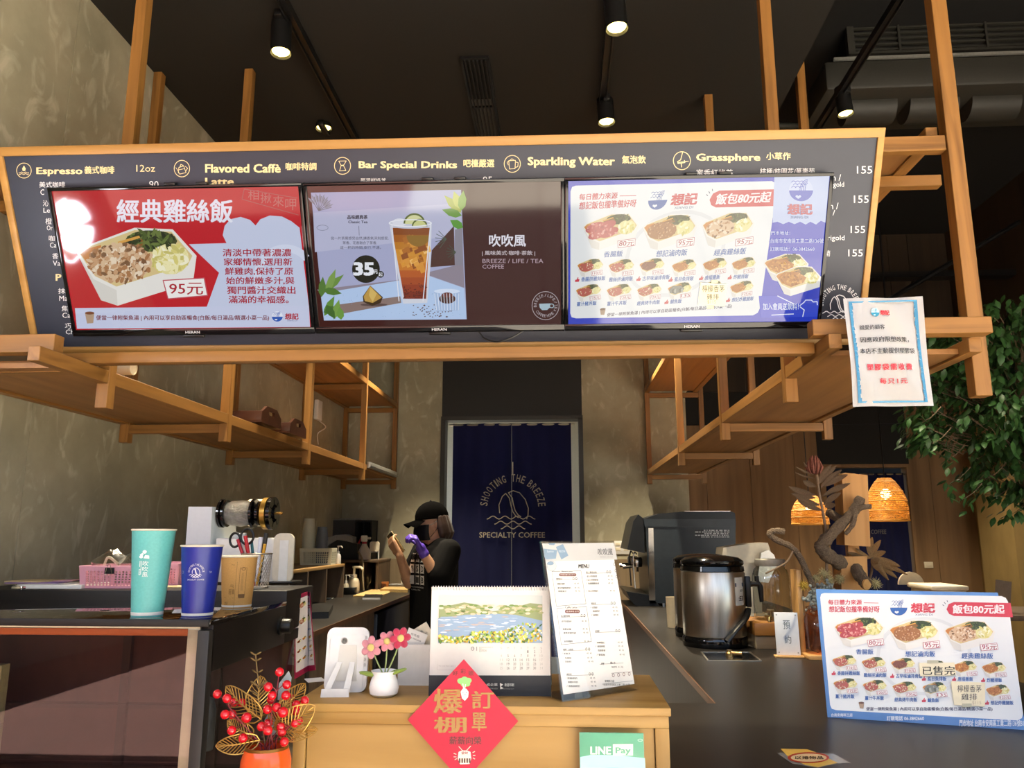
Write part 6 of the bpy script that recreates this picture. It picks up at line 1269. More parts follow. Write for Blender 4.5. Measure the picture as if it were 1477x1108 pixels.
# name card in an acrylic stand
p3 = onZ(1138, 948, ZK); p3.z = ZK; yw = -.12; t = thing('reservation_card', 'white reserved card in a small acrylic stand with wooden foot', 'card stand', p3, yw)
T = MX.Translation(p3) @ MX.Rotation(yw, 4, 'Z') @ MX.Rotation(rad(-6), 4, 'X'); k = pxl(p3, 1); w_, h_ = 33*k, 62*k
MB(MX.Translation(p3) @ MX.Rotation(yw, 4, 'Z')).box((-w_*.62, -.02, 0), (w_*.62, .015, .006), .001).build('foot', M['pineX'], t)
MB(T).box((-w_/2, -.002, .0065), (w_/2, .002, h_), .0008).build('card', pm('frosted_card', '#dfe1e2', .35, var=.02), t)
a = Art(Plane(T @ V((0, -.0026, 0)), T.to_3x3() @ V((1, 0, 0)), T.to_3x3() @ V((0, 0, 1)))); a.fn = lambda x, y: (x*w_, y*h_)
a.text('預', -.15, .82, .15, .62, '#5c6a70', -.004); a.text('約', -.13, .48, .15, .30, '#5c6a70', -.004)
for x in (-.4, .4):
    for y in (.94, .10): a.ell(x, y, .03, .016, '#8a8a88', n=8)
a.build('handwriting', M['ink'], t)
# small things far right
p4 = V((2.55, 5.4, 0)); YT = 5.2
t = thing('switch_plate', 'small cream switch plate on the wooden wall right of the dark doorway', 'switch', at(1339, 815, Y=YW)); c = at(1339, 815, Y=YW)
MB().box((c.x-.04, YW-.012, c.z-.028), (c.x+.04, YW, c.z+.028), .004).build('plate', M['cream'], t); MB().box((c.x-.025, YW-.016, c.z-.012), (c.x+.025, YW-.0121, c.z+.012), .002).build('rocker', M['cream'], t)
zc_ = at(1370, 850, Y=YT); t = thing('high_chair', 'cream child high chair tray showing above the lunch sign', 'high chair', (zc_.x, YT+.2, 0))
k = pxl(zc_, 1); cx_ = zc_.x; MB().box((cx_-26*k, YT, zc_.z-.01), (cx_+28*k, YT+.36, zc_.z+.02), .012).build('tray', M['cream'], t)
MB().box((cx_-22*k, YT+.02, zc_.z-.05), (cx_+26*k, YT+.34, zc_.z-.0105), .008).build('tray_apron', M['cream'], t)
b = MB(); 
for sx in (-1, 1):
    for y in (YT+.02, YT+.5): b.tube([(cx_+sx*.12, YT+.22, zc_.z-.05), (cx_+sx*.24, y, 0)], .016, 10)
b.build('leg_frame', M['cream'], t); MB(XZ(YT+.44)).prism([(cx_-10*k+.085*cos(pi*i/12), zc_.z+.0+.085*sin(pi*i/12)) for i in range(13)], 0, .02).build('backrest', M['cream'], t)
c = at(1447, 850, Y=4.9); k = pxl(c, 1); t = thing('brown_card', 'brown card standing upright behind the right end of the lunch sign', 'card', V((c.x, 4.9, c.z-.08))); MB(MX.Translation(c) @ MX.Rotation(.15, 4, 'Y')).cbox((0, 0, -.02), (22*k, .004, 34*k)).build('card', pm('brown_card', '#6d5a48', .5), t)
tb = thing('table', 'dark dining table behind the lunch sign holding the brown card', 'table', V((c.x+.2, 5.0, 0))); MB().box((c.x-.5, 4.7, c.z-.16), (c.x+.5, 5.3, c.z-.13), .003).build('tabletop', M['walnut'], tb)
for sx in (-1, 1):
    for y in (4.76, 5.24): MB().box((c.x+sx*.45-.02, y-.02, 0), (c.x+sx*.45+.02, y+.02, c.z-.16)).build('leg', M['black'], tb)
# rattan pendant lamps
def rattan(px, py, w, h, Y, label):
    c = at(px, py, Y=Y); k = pxl(c, 1); R, Hh = w/2*k, h*k; t = thing('rattan_lamp', label, 'pendant lamp', c, 0, 'rattan pendant lamps')
    prof = lambda f: R*min(1.0, (math.sin(min(1, (1-f)*1.25+.12)*pi/2))**.7)*(1-.03*f)
    b = MB()
    for i in range(44): b.tube([c+V((prof(f)*cos(2*pi*i/44+.12*sin(f*20+i)), prof(f)*sin(2*pi*i/44+.12*sin(f*20+i)), Hh*f)) for f in [j/10 for j in range(11)]], .0022, 4, False)
    for j in range(1, 22): f = j/22; b.tube([c+V((prof(f)*1.003*cos(2*pi*i/36), prof(f)*1.003*sin(2*pi*i/36), Hh*f)) for i in range(37)], .0022 if j % 5 else .005, 4, False)
    b.build('woven_shade', pm('rattan', '#c08a3c', .6, var=.2, vs=(60, 60, 60), emit=.0), t)
    MB().lathe([(prof(f)*.97, Hh*f) for f in [j/10 for j in range(11)]], c, 36, cap=False).build('lining', LINING, t)
    MB().tube([c+V((R+.004*0, 0, 0))]+[c+V((R*cos(2*pi*i/36), R*sin(2*pi*i/36), 0)) for i in range(1, 37)], .006, 6).build('rim_hoop', pm('rattan_hoop', '#b5812f', .6), t)
    MB().ball(c+V((0, 0, Hh*.62)), .035, 14, 10).build('bulb', pm('pendant_bulb', '#fff0c8', .4, emit=12.0, ecol='#ffdca0', var=0), t)
    MB().tube([c+V((0, 0, Hh*.70)), c+V((0, 0, 4.39-c.z))], .004, 6).build('cord', M['black'], t)
    d = bpy.data.lights.new('lamp_glow', 'POINT'); d.energy = 2.5; d.color = (1, .72, .38); d.shadow_soft_size = .05; o = bpy.data.objects.new('lamp_glow', d); COL.objects.link(o); o.location = c+V((0, 0, Hh*.4)); o.parent = t; o.matrix_parent_inverse = WM[t.name].inverted()
def mklining():
    m = bpy.data.materials.new('rattan_weave'); m.use_nodes = True; nt = m.node_tree; nt.nodes.clear(); o = nt.nodes.new('ShaderNodeOutputMaterial'); mx = nt.nodes.new('ShaderNodeMixShader'); tl_ = nt.nodes.new('ShaderNodeBsdfTranslucent'); df = nt.nodes.new('ShaderNodeBsdfDiffuse')
    tl_.inputs[0].default_value = lin('#d99a3c'); df.inputs[0].default_value = lin('#c08a3c'); mx.inputs[0].default_value = .55
    wv = nt.nodes.new('ShaderNodeTexNoise'); wv.inputs['Scale'].default_value = 1; nt.links.new(coords(nt, (30, 30, 90)).outputs[0], wv.inputs['Vector']); r_ = ramp(nt, wv.outputs[0], [(.4, '#a86a24'), (.6, '#e0a850')]); nt.links.new(r_.outputs[0], tl_.inputs[0])
    nt.links.new(tl_.outputs[0], mx.inputs[1]); nt.links.new(df.outputs[0], mx.inputs[2]); tp = nt.nodes.new('ShaderNodeBsdfTransparent'); m2 = nt.nodes.new('ShaderNodeMixShader'); gp = nt.nodes.new('ShaderNodeTexNoise'); gp.inputs['Scale'].default_value = 1; nt.links.new(coords(nt, (26, 26, 160)).outputs[0], gp.inputs['Vector'])
    r3 = ramp(nt, gp.outputs[0], [(.46, '#000000'), (.56, '#ffffff')]); nt.links.new(r3.outputs[0], m2.inputs[0]); nt.links.new(mx.outputs[0], m2.inputs[1]); nt.links.new(tp.outputs[0], m2.inputs[2])
    nt.links.new(m2.outputs[0], o.inputs[0]); return m
LINING = mklining()
rattan(1281, 751, 57, 61, 5.6, 'glowing woven rattan pendant lamp right of the upright timber block')
rattan(1169, 756, 51, 42, 6.3, 'glowing woven rattan pendant lamp behind the dried protea leaves')
# dark blue curtain in the far doorway
M['navy'] = pm('navy_cloth', '#1c2152', .9, var=.08, vs=(60, 60, 60), sheen=.2)
def curtain(x0, x1, z0, z1, y, label, split):
    t = thing('noren_curtain', label, 'curtain', ((x0+x1)/2, y, z0), 0)
    for k, (a_, b_) in enumerate(((x0, split-.0006), (split+.0006, x1))):
        MB().grid(lambda u, v: (a_+(b_-a_)*u, y+.012*sin(u*9+k*2+1.5*(1-v))*(1.1-v)+.006*sin(u*23), z0+(z1-z0)*v-.004*abs(sin(u*12))*(v > .98)), 40, 24, .0015).build('cloth_panel', M['navy'], t)
    MB().tube([(x0-.03, y+.004, z1-.012), (x1+.03, y+.004, z1-.012)], .008, 8).build('rod', M['steel'], t)
    return t
y_ = YB+.02; cx0, cx1 = at(651, 800, Y=y_).x, at(826, 800, Y=y_).x; cz1 = at(740, 610.5, Y=y_).z
no = curtain(cx0, cx1, .52, cz1, y_, 'dark navy split curtain with the round breeze badge hanging in the middle doorway', at(738, 780, Y=y_).x)
a = Art(Plane((0, y_-.022, 0), (1, 0, 0), (0, 0, 1)), (630, 590, 4.1037)); SILV = '#a9a294'
a.text('SPECIALTY COFFEE', 252, 730, 640, 762, SILV, .008); logo(a, 452, 588, 190, SILV, 5, words=False)
a.arc('SHOOTING', 450, 580, 150, rad(180+1), rad(180+77), 44, SILV, bold=0.004); a.arc('THE', 450, 580, 150, rad(266), rad(296), 44, SILV, bold=0.004); a.arc('BREEZE', 450, 580, 150, rad(302), rad(360), 44, SILV, bold=0.004)
a.line([(450, 315), (450, 386)], 4, '#c9c4b8'); a.build('printed_badge', M['ink'], no)
y_ = YW+.02; n2 = curtain(D2[0]+.02, D2[1]-.02, .5, D2Z-.06, y_, 'dark navy curtain in the far doorway behind the rattan lamps', D2[0]+.42)
a = Art(Plane((0, y_-.022, 0), (1, 0, 0), (0, 0, 1)), (977, 733, 2.954)); a.text('COFFEE', 825, 92, 890, 110, '#6a6a70', .006); a.text('SPECIALTY', 700, 92, 812, 110, '#6a6a70', .006); a.build('printed_badge', M['ink'], n2)
# wall socket left of the espresso machine
c = at(897, 790, Y=YB); t = thing('wall_socket', 'white double wall socket plate left of the espresso machine', 'socket', c)
MB().box((c.x-.06, YB-.008, c.z-.05), (c.x+.06, YB, c.z+.05), .003).build('plate', M['white'], t); b = MB()
for dx in (-.03, .03):
    for dz in (.025, -.012): b.box((c.x+dx-.018, YB-.010, c.z+dz-.012), (c.x+dx+.018, YB-.0081, c.z+dz+.012), .001)
b.build('socket_face', M['cream'], t)
# ---------------------------------------------------------------- back counter along the concrete wall
ZL = 1.03; e0, e1 = at(463, 900, Z=ZL), at(587, 863.5, Z=ZL); XE = (e0.x+e1.x)/2
bc = thing('back_counter', 'dark worktop counter running along the concrete side wall behind the display case', 'counter', (-1.4, 4.6, 0))
MB().box((XL+.002, 3.3, ZL-.02), (XE, 6.12, ZL), .001).build('worktop', M['worktop'], bc)
MB().box((XE, 3.3, ZL-.021), (XE+.004, 6.12, ZL+.0005)).build('edge_band', M['edge_brown'], bc)
MB().box((XL+.002, 3.3, 0.08), (XE-.04, 4.55, ZL-.0205)).box((XL+.002, 4.55, .08), (XL+.05, 6.1, ZL-.0205)).build('carcass', M['walnut'], bc)
tag(MB().box((XL+.06, 4.6, .05), (XE-.03, 5.55, ZL-.05), .01).build('under_counter_fridge', M['black']), 'black fridge under the back counter beside the person', 'fridge')
def riser(x0, x1, y0, y1, h, divs, label):
    t = thing('riser_shelf', label, 'shelf unit', ((x0+x1)/2, (y0+y1)/2, ZL), 0, 'open riser shelves on the back counter')
    MB().box((x0, y0, ZL+h-.018), (x1, y1, ZL+h), .001).build('top', wood('riser_top'+str(h), '#a5814f', '#8d6a3c', 'Y', .5, .6), t)
    for y in [y0+.009]+divs+[y1-.009]: MB().box((x0, y-.008, ZL+.0005), (x1, y+.008, ZL+h-.0185)).build('divider', M['walnut'], t)
    MB().box((x0, y0+.02, ZL+.0005), (x0+.008, y1-.02, ZL+h-.0185)).build('back_panel', M['walnut'], t)
HR = .21
Xr = -1.39; ys = [at(px, 840, X=Xr).y for px in (444, 471, 496)]
riser(XL+.004, Xr, 3.7, ys[2], HR, [4.05, ys[0], ys[1]], 'open compartment riser with wooden top holding the pale cup basket')
t = thing('riser_shelf', 'second open riser along the back wall corner holding the spray bottle', 'shelf unit', (-1.5, 5.7, ZL), 0, 'open riser shelves on the back counter')
MB().box((XL+.004, 5.70, ZL+.197), (-1.31, 6.12, ZL+.215), .001).build('top', M['walnut'], t); MB().box((XL+.01, 6.105, ZL+.0005), (-1.32, 6.119, ZL+.1965)).build('back_panel', M['walnut'], t)
for x in (XL+.014, -1.56, -1.44, -1.32): MB().box((x-.008, 5.705, ZL+.0005), (x+.008, 6.104, ZL+.1965)).build('divider', M['walnut'], t)
ZT = ZL+HR; ZT2 = ZL+.215
# pale basket with cup stacks
c = V((-1.57, at(455, 816, X=-1.50).y, ZT)); M['ivory'] = pm('ivory_plastic', '#cfcdb8', .5, var=.03)
a, b_ = at(431, 815, Y=c.y-.0), at(479, 815, Y=c.y); k = pxl(a, 1); t = thing('cup_basket', 'pale ivory lattice basket of stacked cups on the wooden riser', 'basket', ((a.x+b_.x)/2, c.y, ZT))
weave(t, a.x+.01, b_.x-.01, c.y, c.y+.10, ZT+.0005, ZT+23*k, .07, M['ivory'], 12, 5)
def stack(px, pyt, pyb, w, n, mat, label, body):
    p = at(px, pyb, Y=c.y+.05); p.z = ZT+.004; k = pxl(p, 1); h = (at(px, pyt, Y=c.y+.05).z-p.z)
    for i in range(n):
        z = p.z+ (h-.085)*i/max(1, n-1); q = V((p.x, p.y, z)); t_ = thing('stacked_cup', label, 'cup', q, 0, body); r_ = w/2*k
        MB().lathe([(r_, 0), (r_*.98, .003), (r_*.76, .085), (0, .085), (0, .083), (r_*.74, .083), (r_*.95, .002)], q, 20, cap=False).build('cup_wall', mat, t_)
stack(443.5, 748, 812, 19, 12, M['ivory'], 'white paper cup in the upturned stack in the pale basket', 'white cups stacked upside down in the pale basket')
stack(463, 760, 812, 18, 8, pm('slate_cup', '#5f6670', .4, var=.04), 'slate grey cup in the upturned stack in the pale basket', 'slate grey cups stacked upside down in the pale basket')
def pump(px, py, z, hp, wp, label, bodym, headm, Yp):
    p = at(px, py, Y=Yp); p.z = z; k = pxl(p, 1); h, R = hp*k, wp/2*k; t = thing('pump_bottle', label, 'bottle', p)
    MB().lathe([(0, 0), (R*.95, 0), (R, .005), (R, h*.42), (R*.8, h*.52), (R*.42, h*.57), (R*.42, h*.60), (0, h*.60)], p, 20, cap=False).build('body', bodym, t)
    MB().lathe([(R*.5, h*.58), (R*.5, h*.68), (R*.2, h*.70), (R*.2, h*.92), (R*.35, h*.93), (R*.35, h), (0, h)], p, 16).tube([p+V((0, 0, h*.96)), p+V((R*1.1, -.005, h*.96)), p+V((R*1.5, -.008, h*.88))], R*.22, 8).build('pump_head', headm, t)
    return p, k
pump(487, 812, ZT, 26, 9, 'small white pump bottle at the end of the riser top', M['white'], M['white'], ys[2]-.07)
p, k = pump(510, 849, ZL, 38, 17, 'cream pump bottle with black and white label on the back counter', pm('milky', '#cdbfa6', .4, var=.03), M['cream'], 5.46)
a = Art(Plane((0, p.y-.036, 0), (1, 0, 0), (0, 0, 1)), (420, 730, 6.517)); a.rect(544, 643, 588, 682, '#ece8e0'); a.lay = 2; a.rect(548, 648, 566, 676, '#2a2a28'); a.text('14', 568, 650, 584, 674, '#2a2a28', .02)
t = thing('bottle_label', 'black and white number label', 'label', p); bpy.data.objects.remove(t)
lbp = [o for o in bpy.data.objects if o.name.startswith('pump_bottle')][-1]; a.build('label', M['ink'], lbp)
pump(499, 846, ZL, 28, 8, 'short squeeze bottle left of the labelled cream pump bottle', M['cream'], M['white'], 5.34)
t = thing('black_scale', 'small black box in front of the cream pump bottle', 'scale', at(503, 858, Z=ZL)); q = at(503, 858, Z=ZL); k = pxl(q, 1); MB().box((q.x-8*k, q.y, ZL), (q.x+9*k, q.y+.05, ZL+10*k), .003).build('casing', M['black'], t)
q = at(518, 812, Z=ZT2); 
p = V((at(525, 805, Y=5.8).x, 5.8, ZT2)); k = pxl(p, 1); t = thing('spray_bottle', 'white spray bottle with red trigger on the second riser', 'spray bottle', p)
MB().lathe([(0, 0), (8*k, 0), (8.5*k, .01), (8.5*k, 12*k), (4*k, 20*k), (3*k, 23*k), (0, 23*k)], p, 20, cap=False).build('body', pm('milk_plastic', '#cfc6bd', .35, var=.03), t)
MB().lathe([(3.4*k, 22*k), (3.4*k, 25*k)], p, 14).build('collar', pm('red_plastic', '#b8323c', .4), t)
MB().box((p.x-5*k, p.y-.012, p.z+25*k), (p.x+4*k, p.y+.012, p.z+34*k), .006).tube([p+V((3*k, 0, 30*k)), p+V((9*k, 0, 30*k))], 1.6*k, 8).build('sprayer', M['white'], t)
MB().tube([p+V((-4*k, 0, 33*k)), p+V((-6*k, 0, 28*k)), p+V((-9*k, 0, 22*k))], 1.2*k, 8).build('trigger', pm('red_trigger', '#b02a34', .4), t)
# black rounded machine and dark pigeonhole box behind
Yb = 5.73; f = lambda px, py: at(px, py, Y=Yb); g0, g1 = f(474, 811), f(515, 772)
t = thing('black_machine', 'rounded black machine with pale top handle between the two risers', 'machine', V((g0.x*.5+g1.x*.5, Yb, ZT2)))
MB(XZ(0)).prism([(f(*q_).x, max(f(*q_).z, ZT2)) for q_ in ((474, 815), (515, 815), (515, 785), (500, 781), (486, 779), (478, 784), (474, 792))], Yb, Yb+.15).build('body', pm('machine_black_plastic', '#23282b', .4), t)
MB(XZ(0)).prism([(f(*q_).x, f(*q_).z) for q_ in ((472, 788), (478, 783.5), (486, 778.5), (500, 780.5), (509, 783), (509, 775), (498, 771), (484, 772), (472, 776))], Yb-.004, Yb+.1).build('top_handle', pm('machine_grey', '#9a9a98', .4), t)
Yc = 5.93; f = lambda px, py: at(px, py, Y=Yc); x0, x1, zt_ = f(477, 0+760).x, f(537, 760).x, f(500, 750.5).z; xm = f(512, 760).x
t = thing('pigeonhole_box', 'dark pigeonhole box standing in the back corner behind the black machine', 'box', V(((x0+x1)/2, Yc, ZT2)))
MB().box((x0, Yc, ZT2), (xm, Yc+.17, zt_)).build('side_door', pm('charcoal_board', '#3a3a3a', .6), t)
b = MB(); b.box((xm, Yc+.18, ZT2), (x1, Yc+.17, zt_)).box((xm, Yc, zt_-.012), (x1, Yc+.15, zt_)).box((x1-.012, Yc, ZT2), (x1, Yc+.15, zt_-.0125)); xk = (xm+x1)/2; b.box((xk-.004, Yc, ZT2), (xk+.004, Yc+.15, zt_-.0125)); b.build('open_bays', M['black_matte'], t)
t = thing('flat_tray', 'pale flat tray lying on top of the dark pigeonhole box', 'tray', V((x0+.1, Yc+.05, zt_))); MB().box((x0+.01, Yc+.01, zt_+.0005), (xm+.02, Yc+.17, zt_+.014), .004).build('tray', pm('pale_grey', '#8d8a80', .5), t)
p = V((at(540, 804, Y=5.86).x, 5.86, ZT2)); k = pxl(p, 1); t = thing('cream_rack', 'small cream panel rack on the back corner riser beside the spray bottle', 'rack', p)
MB(MX.Translation(p) @ MX(((1, 0, 0, 0), (0, 0, -1, 0), (0, 1, 0, 0), (0, 0, 0, 1)))).prism([(x, y+11*k) for x, y in rr(14*k, 14*k, 3*k)], 0, .008).build('panel', M['cream'], t)
MB().tube([p+V((-6*k, 0, 0)), p+V((-6*k, 0, 14*k))], .004, 8).tube([p+V((6*k, 0, 0)), p+V((6*k, 0, 14*k))], .004, 8).tube([p+V((-6*k, 0, 10*k)), p+V((6*k, 0, 10*k))], .003, 8).build('legs', M['white'], t)
# odds and ends on the worktop
def onL(px, py): return at(px, py, Z=ZL)
def loose(poly, h, mat, name, label, cat, bump_=0):
    P = [onL(*q_) for q_ in poly]; c = sum(P, V())/len(P); c.z = ZL; t_ = thing(name, label, cat, c)
    MB().prism([(q_.x, q_.y) for q_ in P], ZL+.0004, ZL+h).build('body', mat, t_); return t_
M['tan'] = pm('tan_cloth', '#b89a64', .9, var=.12, vs=(30, 30, 30), bmp=.4)
loose([(509, 861), (545, 862), (563, 856), (558, 852), (535, 852)], .008, M['tan'], 'folded_cloth', 'folded tan cloth lying on the back counter before the orange sign', 'cloth')
loose([(548, 854), (588, 855), (590, 851), (556, 850)], .02, M['tan'], 'cork_mat', 'tan mat stack on the back counter beside the person', 'mat')
t = loose([(523, 865), (549, 865), (552, 860), (527, 860)], .012, M['black'], 'tablet', 'dark tablet with white edge lying in front of the tan cloth', 'tablet')
P = [onL(*q_) for q_ in ((523, 865), (549, 865))]; MB().box((P[0].x, P[0].y-.004, ZL+.0005), (P[1].x, P[0].y-.0002, ZL+.011)).build('white_edge', M['white'], t)
loose([(470, 864), (480, 864), (483, 861), (474, 861)], .003, M['white'], 'white_tag', 'small white tag lying on the back counter below the riser', 'tag')
loose([(440, 893), (474, 892), (480, 880), (450, 880)], .03, M['black'], 'induction_hob', 'flat black appliance on the back counter behind the crimson leaflet', 'appliance')
q = onL(550, 850.5); k = pxl(q, 1); t = thing('orange_sign', 'small orange block sign with dark characters on the back counter', 'sign', q)
MB(MX.Translation(q)).box((-10*k, 0, 0), (10*k, .02, 11*k), .002).build('block', pm('orange_wood', '#a3602c', .5), t)
a = Art(Plane((q.x, q.y-.0006, ZL), (1, 0, 0), (0, 0, 1))); a.fn = lambda x, y: (x, y); a.text('服務鈴', -7*k, 8.5*k, 7*k, 3*k, '#3a2014', .02); a.build('lettering', M['ink'], t)
q = onL(584, 849); k = pxl(q, 1); t = thing('card_terminal', 'white card terminal on the back counter beside the person', 'terminal', q); MB().box((q.x-6*k, q.y, ZL+.02), (q.x+6*k, q.y+.03, ZL+14*k), .005).build('casing', M['cream'], t); MB().box((q.x-3*k, q.y-.001, ZL+6*k), (q.x+3*k, q.y-.0002, ZL+11*k)).build('keypad', pm('keypad_grey', '#8f8c84', .5), t)
MB().tube(cv([V((q.x-5*k, q.y, ZL+.03)), V((q.x-20*k, q.y-.03, ZL+.03)), V((q.x-28*k, q.y+.03, ZL+.01))]), .004, 6).build('cord', M['white'], t)
q = V((at(530, 850, Y=5.58).x, 5.58, ZL)); k = pxl(q, 1); t = thing('glass_goblet', 'small clear stemmed glass on the back counter beside the pump bottle', 'glass', q); MB().lathe([(0, 0), (5*k, 0), (1*k, 2*k), (1*k, 9*k), (5*k, 14*k), (5.5*k, 24*k)], q, 20, cap=False).build('glass', M['glass'], t)
q = at(532, 850, Z=ZL); t = thing('hanging_hose', 'pale coiled hose hanging beside the spray bottle riser', 'hose', q); MB().tube(cv([at(517, 796, Y=5.66), at(522, 805, Y=5.64), at(524, 816, Y=5.62), at(523, 830, Y=5.60), V((at(525, 842, Y=5.6).x, 5.6, ZL+.007))]), .006, 8).build('hose', pm('hose_tan', '#a8987c', .6), t)
# ---------------------------------------------------------------- the person behind the counter
PY = 4.92
def hp(px, py, dy=0.0): return at(px, py, Y=PY+dy)
from mathutils.bvhtree import BVHTree
def limb(b, pts, rs, n=14):
    """tapered limb: balls at the joints, skin between"""
    for p, r_ in zip(pts, rs): b.ball(p, r_, n, 8)
    for i in range(len(pts)-1):
        p, q = V(pts[i]), V(pts[i+1])
        if (q-p).length > 1e-4: b.tube([p, p.lerp(q, .5), q], [rs[i], (rs[i]+rs[i+1])/2, rs[i+1]], n)
def fuse(b, name, mat, parent, vox, smooth=6, label=None):
    o = b.build(name, mat, parent, label=label); m = o.modifiers.new('fuse', 'REMESH'); m.mode = 'VOXEL'; m.voxel_size = vox; m.use_smooth_shade = True
    s = o.modifiers.new('soften', 'SMOOTH'); s.factor = .5; s.iterations = smooth
    dg = bpy.context.evaluated_depsgraph_get(); me = bpy.data.meshes.new_from_object(o.evaluated_get(dg)); o.modifiers.clear(); old = o.data; o.data = me; bpy.data.meshes.remove(old)
    me.polygons.foreach_set('use_smooth', [True]*len(me.polygons)); return o
fw = V((-.78, -.62, 0)).normalized(); lf_ = V((-fw.y, fw.x, 0))   # facing, and her left
nk = hp(629, 781); base = V((nk.x, PY, 0))
pr = thing('person', 'person in black cap, mask and t-shirt holding a phone, purple glove at the mouth', 'person', base)
skin = pm('skin', '#c99a78', .5, var=.05, vs=(20, 20, 20)); M['tee'] = pm('black_cotton', '#0d0c0c', .9, var=.08, vs=(30, 30, 30), spec=.15); purp = pm('purple_glove', '#5a3fae', .45, var=.06)
hd = hp(622, 752); hf = V((-.86, -.50, -.10)).normalized(); hl = V((-hf.y, hf.x, 0)).normalized(); hu = hf.cross(hl)
HM = MX((hf, hl, hu)).transposed().to_4x4(); HM.translation = hd     # head frame: x forward, y her left, z up
shL, shR = nk+lf_*.165+V((0, 0, -.055)), nk-lf_*.165+V((0, 0, -.055))
elL, wrL = hp(632, 836, -.20), hp(609, 795, -.24)
phN = V((.60, .70, .36)).normalized(); phU = V((-.62, .05, .80)); phU = (phU-phN*phU.dot(phN)).normalized(); phS = phU.cross(phN)
phC = hp(571, 784, -.06); elR, wrR = hp(590, 841, .02), phC-phU*.075-phN*.024
hip = nk+V((.01, 0, -.56)); chest = nk+V((0, 0, -.18))+fw*.01
body = MB()
body.ball((0, 0, 0), 1, 20, 14, (.093, .074, .112), HM); body.ball((0, 0, 0), 1, 16, 10, (.062, .058, .07), HM @ MX.Translation((.032, 0, -.062)))
body.ball((0, 0, 0), 1, 10, 8, (.016, .012, .022), HM @ MX.Translation((.094, 0, -.022)))
for s_ in (-1, 1): body.ball((0, 0, 0), 1, 10, 8, (.018, .010, .030), HM @ MX.Translation((-.008, s_*.074, -.012)))
limb(body, [hd-hu*.06-hf*.02, nk+V((0, 0, -.03))], [.052, .058])
limb(body, [shL, nk+V((0, 0, -.05)), shR], [.05, .065, .05])
for o_ in (-.08, .08): limb(body, [nk+lf_*o_+V((0, 0, -.12)), nk+lf_*o_*.8+V((0, 0, -.32)), hip+lf_*o_], [.085, .075, .09])
limb(body, [shL, elL], [.046, .038]); limb(body, [elL, elL.lerp(wrL, .35), wrL], [.037, .036, .025])
limb(body, [shR, elR], [.046, .038]); limb(body, [elR, elR.lerp(wrR, .35), wrR], [.037, .035, .025])
for s_ in (-1, 1): limb(body, [hip+lf_*.085*s_, V((base.x, PY, .48))+lf_*.095*s_+fw*.02, V((base.x, PY, .09))+lf_*.10*s_], [.085, .058, .04]); limb(body, [V((base.x, PY, .05))+lf_*.10*s_, V((base.x, PY, .035))+lf_*.10*s_+fw*.15], [.042, .032])
def hand(b, w, d, side, curl, spread, L=1.0):
    """palm and five separate fingers: wrist w, direction d to the knuckles, side towards the thumb, curl per joint about the palm"""
    d = d.normalized(); side = (side-d*side.dot(d)).normalized(); n = d.cross(side).normalized()*curl[3]
    kn = w+d*.085*L
    for u in (-1, -.33, .33, 1): limb(b, [w+d*.012*L+side*u*.016, kn+side*u*.030*L], [.015, .0125], 10)
    for i, (u, l) in enumerate(((1, .072), (.36, .080), (-.30, .074), (-.95, .058))):
        p = kn+side*u*.030*L; ang = 0.0; pts = [p]; rs = [.0098]
        for j, f_ in enumerate((.45, .32, .23)):
            ang += curl[0] if j == 0 else curl[1]
            dd = (d*cos(ang)+n*sin(ang)+side*u*spread).normalized(); p = p+dd*l*f_*L; pts.append(p); rs.append((.0092, .0086, .0076)[j])
        limb(b, pts, rs, 8)
    t0_ = w+d*.028*L+side*.026; pts = [t0_]
    for j, f_ in enumerate((.035, .030, .024)): t0_ = t0_+(d*(.55+.15*j)+side*(.75-.45*j)+n*curl[2]).normalized()*f_*L; pts.append(t0_)
    limb(b, pts, [.015, .0115, .0100, .0088], 8)
hand(body, wrR, phU, phS, (.35, .75, .45, -1.0), .05)
fuse(body, 'body', skin, pr, .0058, 3)
gl = MB(); hand(gl, wrL, hp(600, 777, -.27)-wrL, V((-.3, .5, .45)), (.75, 1.0, .5, 1.0), .02, 1.02); limb(gl, [wrL.lerp(elL, .12), wrL, wrL.lerp(hp(600, 777, -.27), .25)], [.032, .029, .03])
fuse(gl, 'rubber_glove', purp, pr, .0048, 2, 'purple rubber glove')
tee = MB()
limb(tee, [shL+V((0, 0, -.004)), nk+lf_*.07+V((0, 0, -.038)), nk+V((0, 0, -.055)), nk-lf_*.07+V((0, 0, -.038)), shR+V((0, 0, -.004))], [.066, .062, .066, .062, .066])
for o_ in (-.085, -.03, .03, .085): limb(tee, [nk+lf_*o_+V((0, 0, -.12))+fw*.015, nk+lf_*o_+V((0, 0, -.32))+fw*.012, hip+lf_*o_+V((0, 0, -.06))+fw*.005], [.112, .108, .116])
limb(tee, [shL, shL.lerp(elL, .5), shL.lerp(elL, .86)], [.072, .078, .080]); limb(tee, [shR, shR.lerp(elR, .5), shR.lerp(elR, .80)], [.070, .074, .072])
to = fuse(tee, 't_shirt', M['tee'], pr, .0085, 6)
tr_ = MB(); limb(tr_, [hip+V((0, 0, -.04))], [.115])
for s_ in (-1, 1): limb(tr_, [hip+lf_*.08*s_, V((base.x, PY, .48))+lf_*.095*s_+fw*.02, V((base.x, PY, .10))+lf_*.10*s_], [.108, .08, .065])
fuse(tr_, 'trousers', M['tee'], pr, .010, 5)
for s_ in (-1, 1):
    sh_ = MB(); limb(sh_, [V((base.x, PY, .052))+lf_*.10*s_-fw*.03, V((base.x, PY, .045))+lf_*.10*s_+fw*.17], [.05, .042]); fuse(sh_, 'shoe', M['black'], pr, .008, 4)
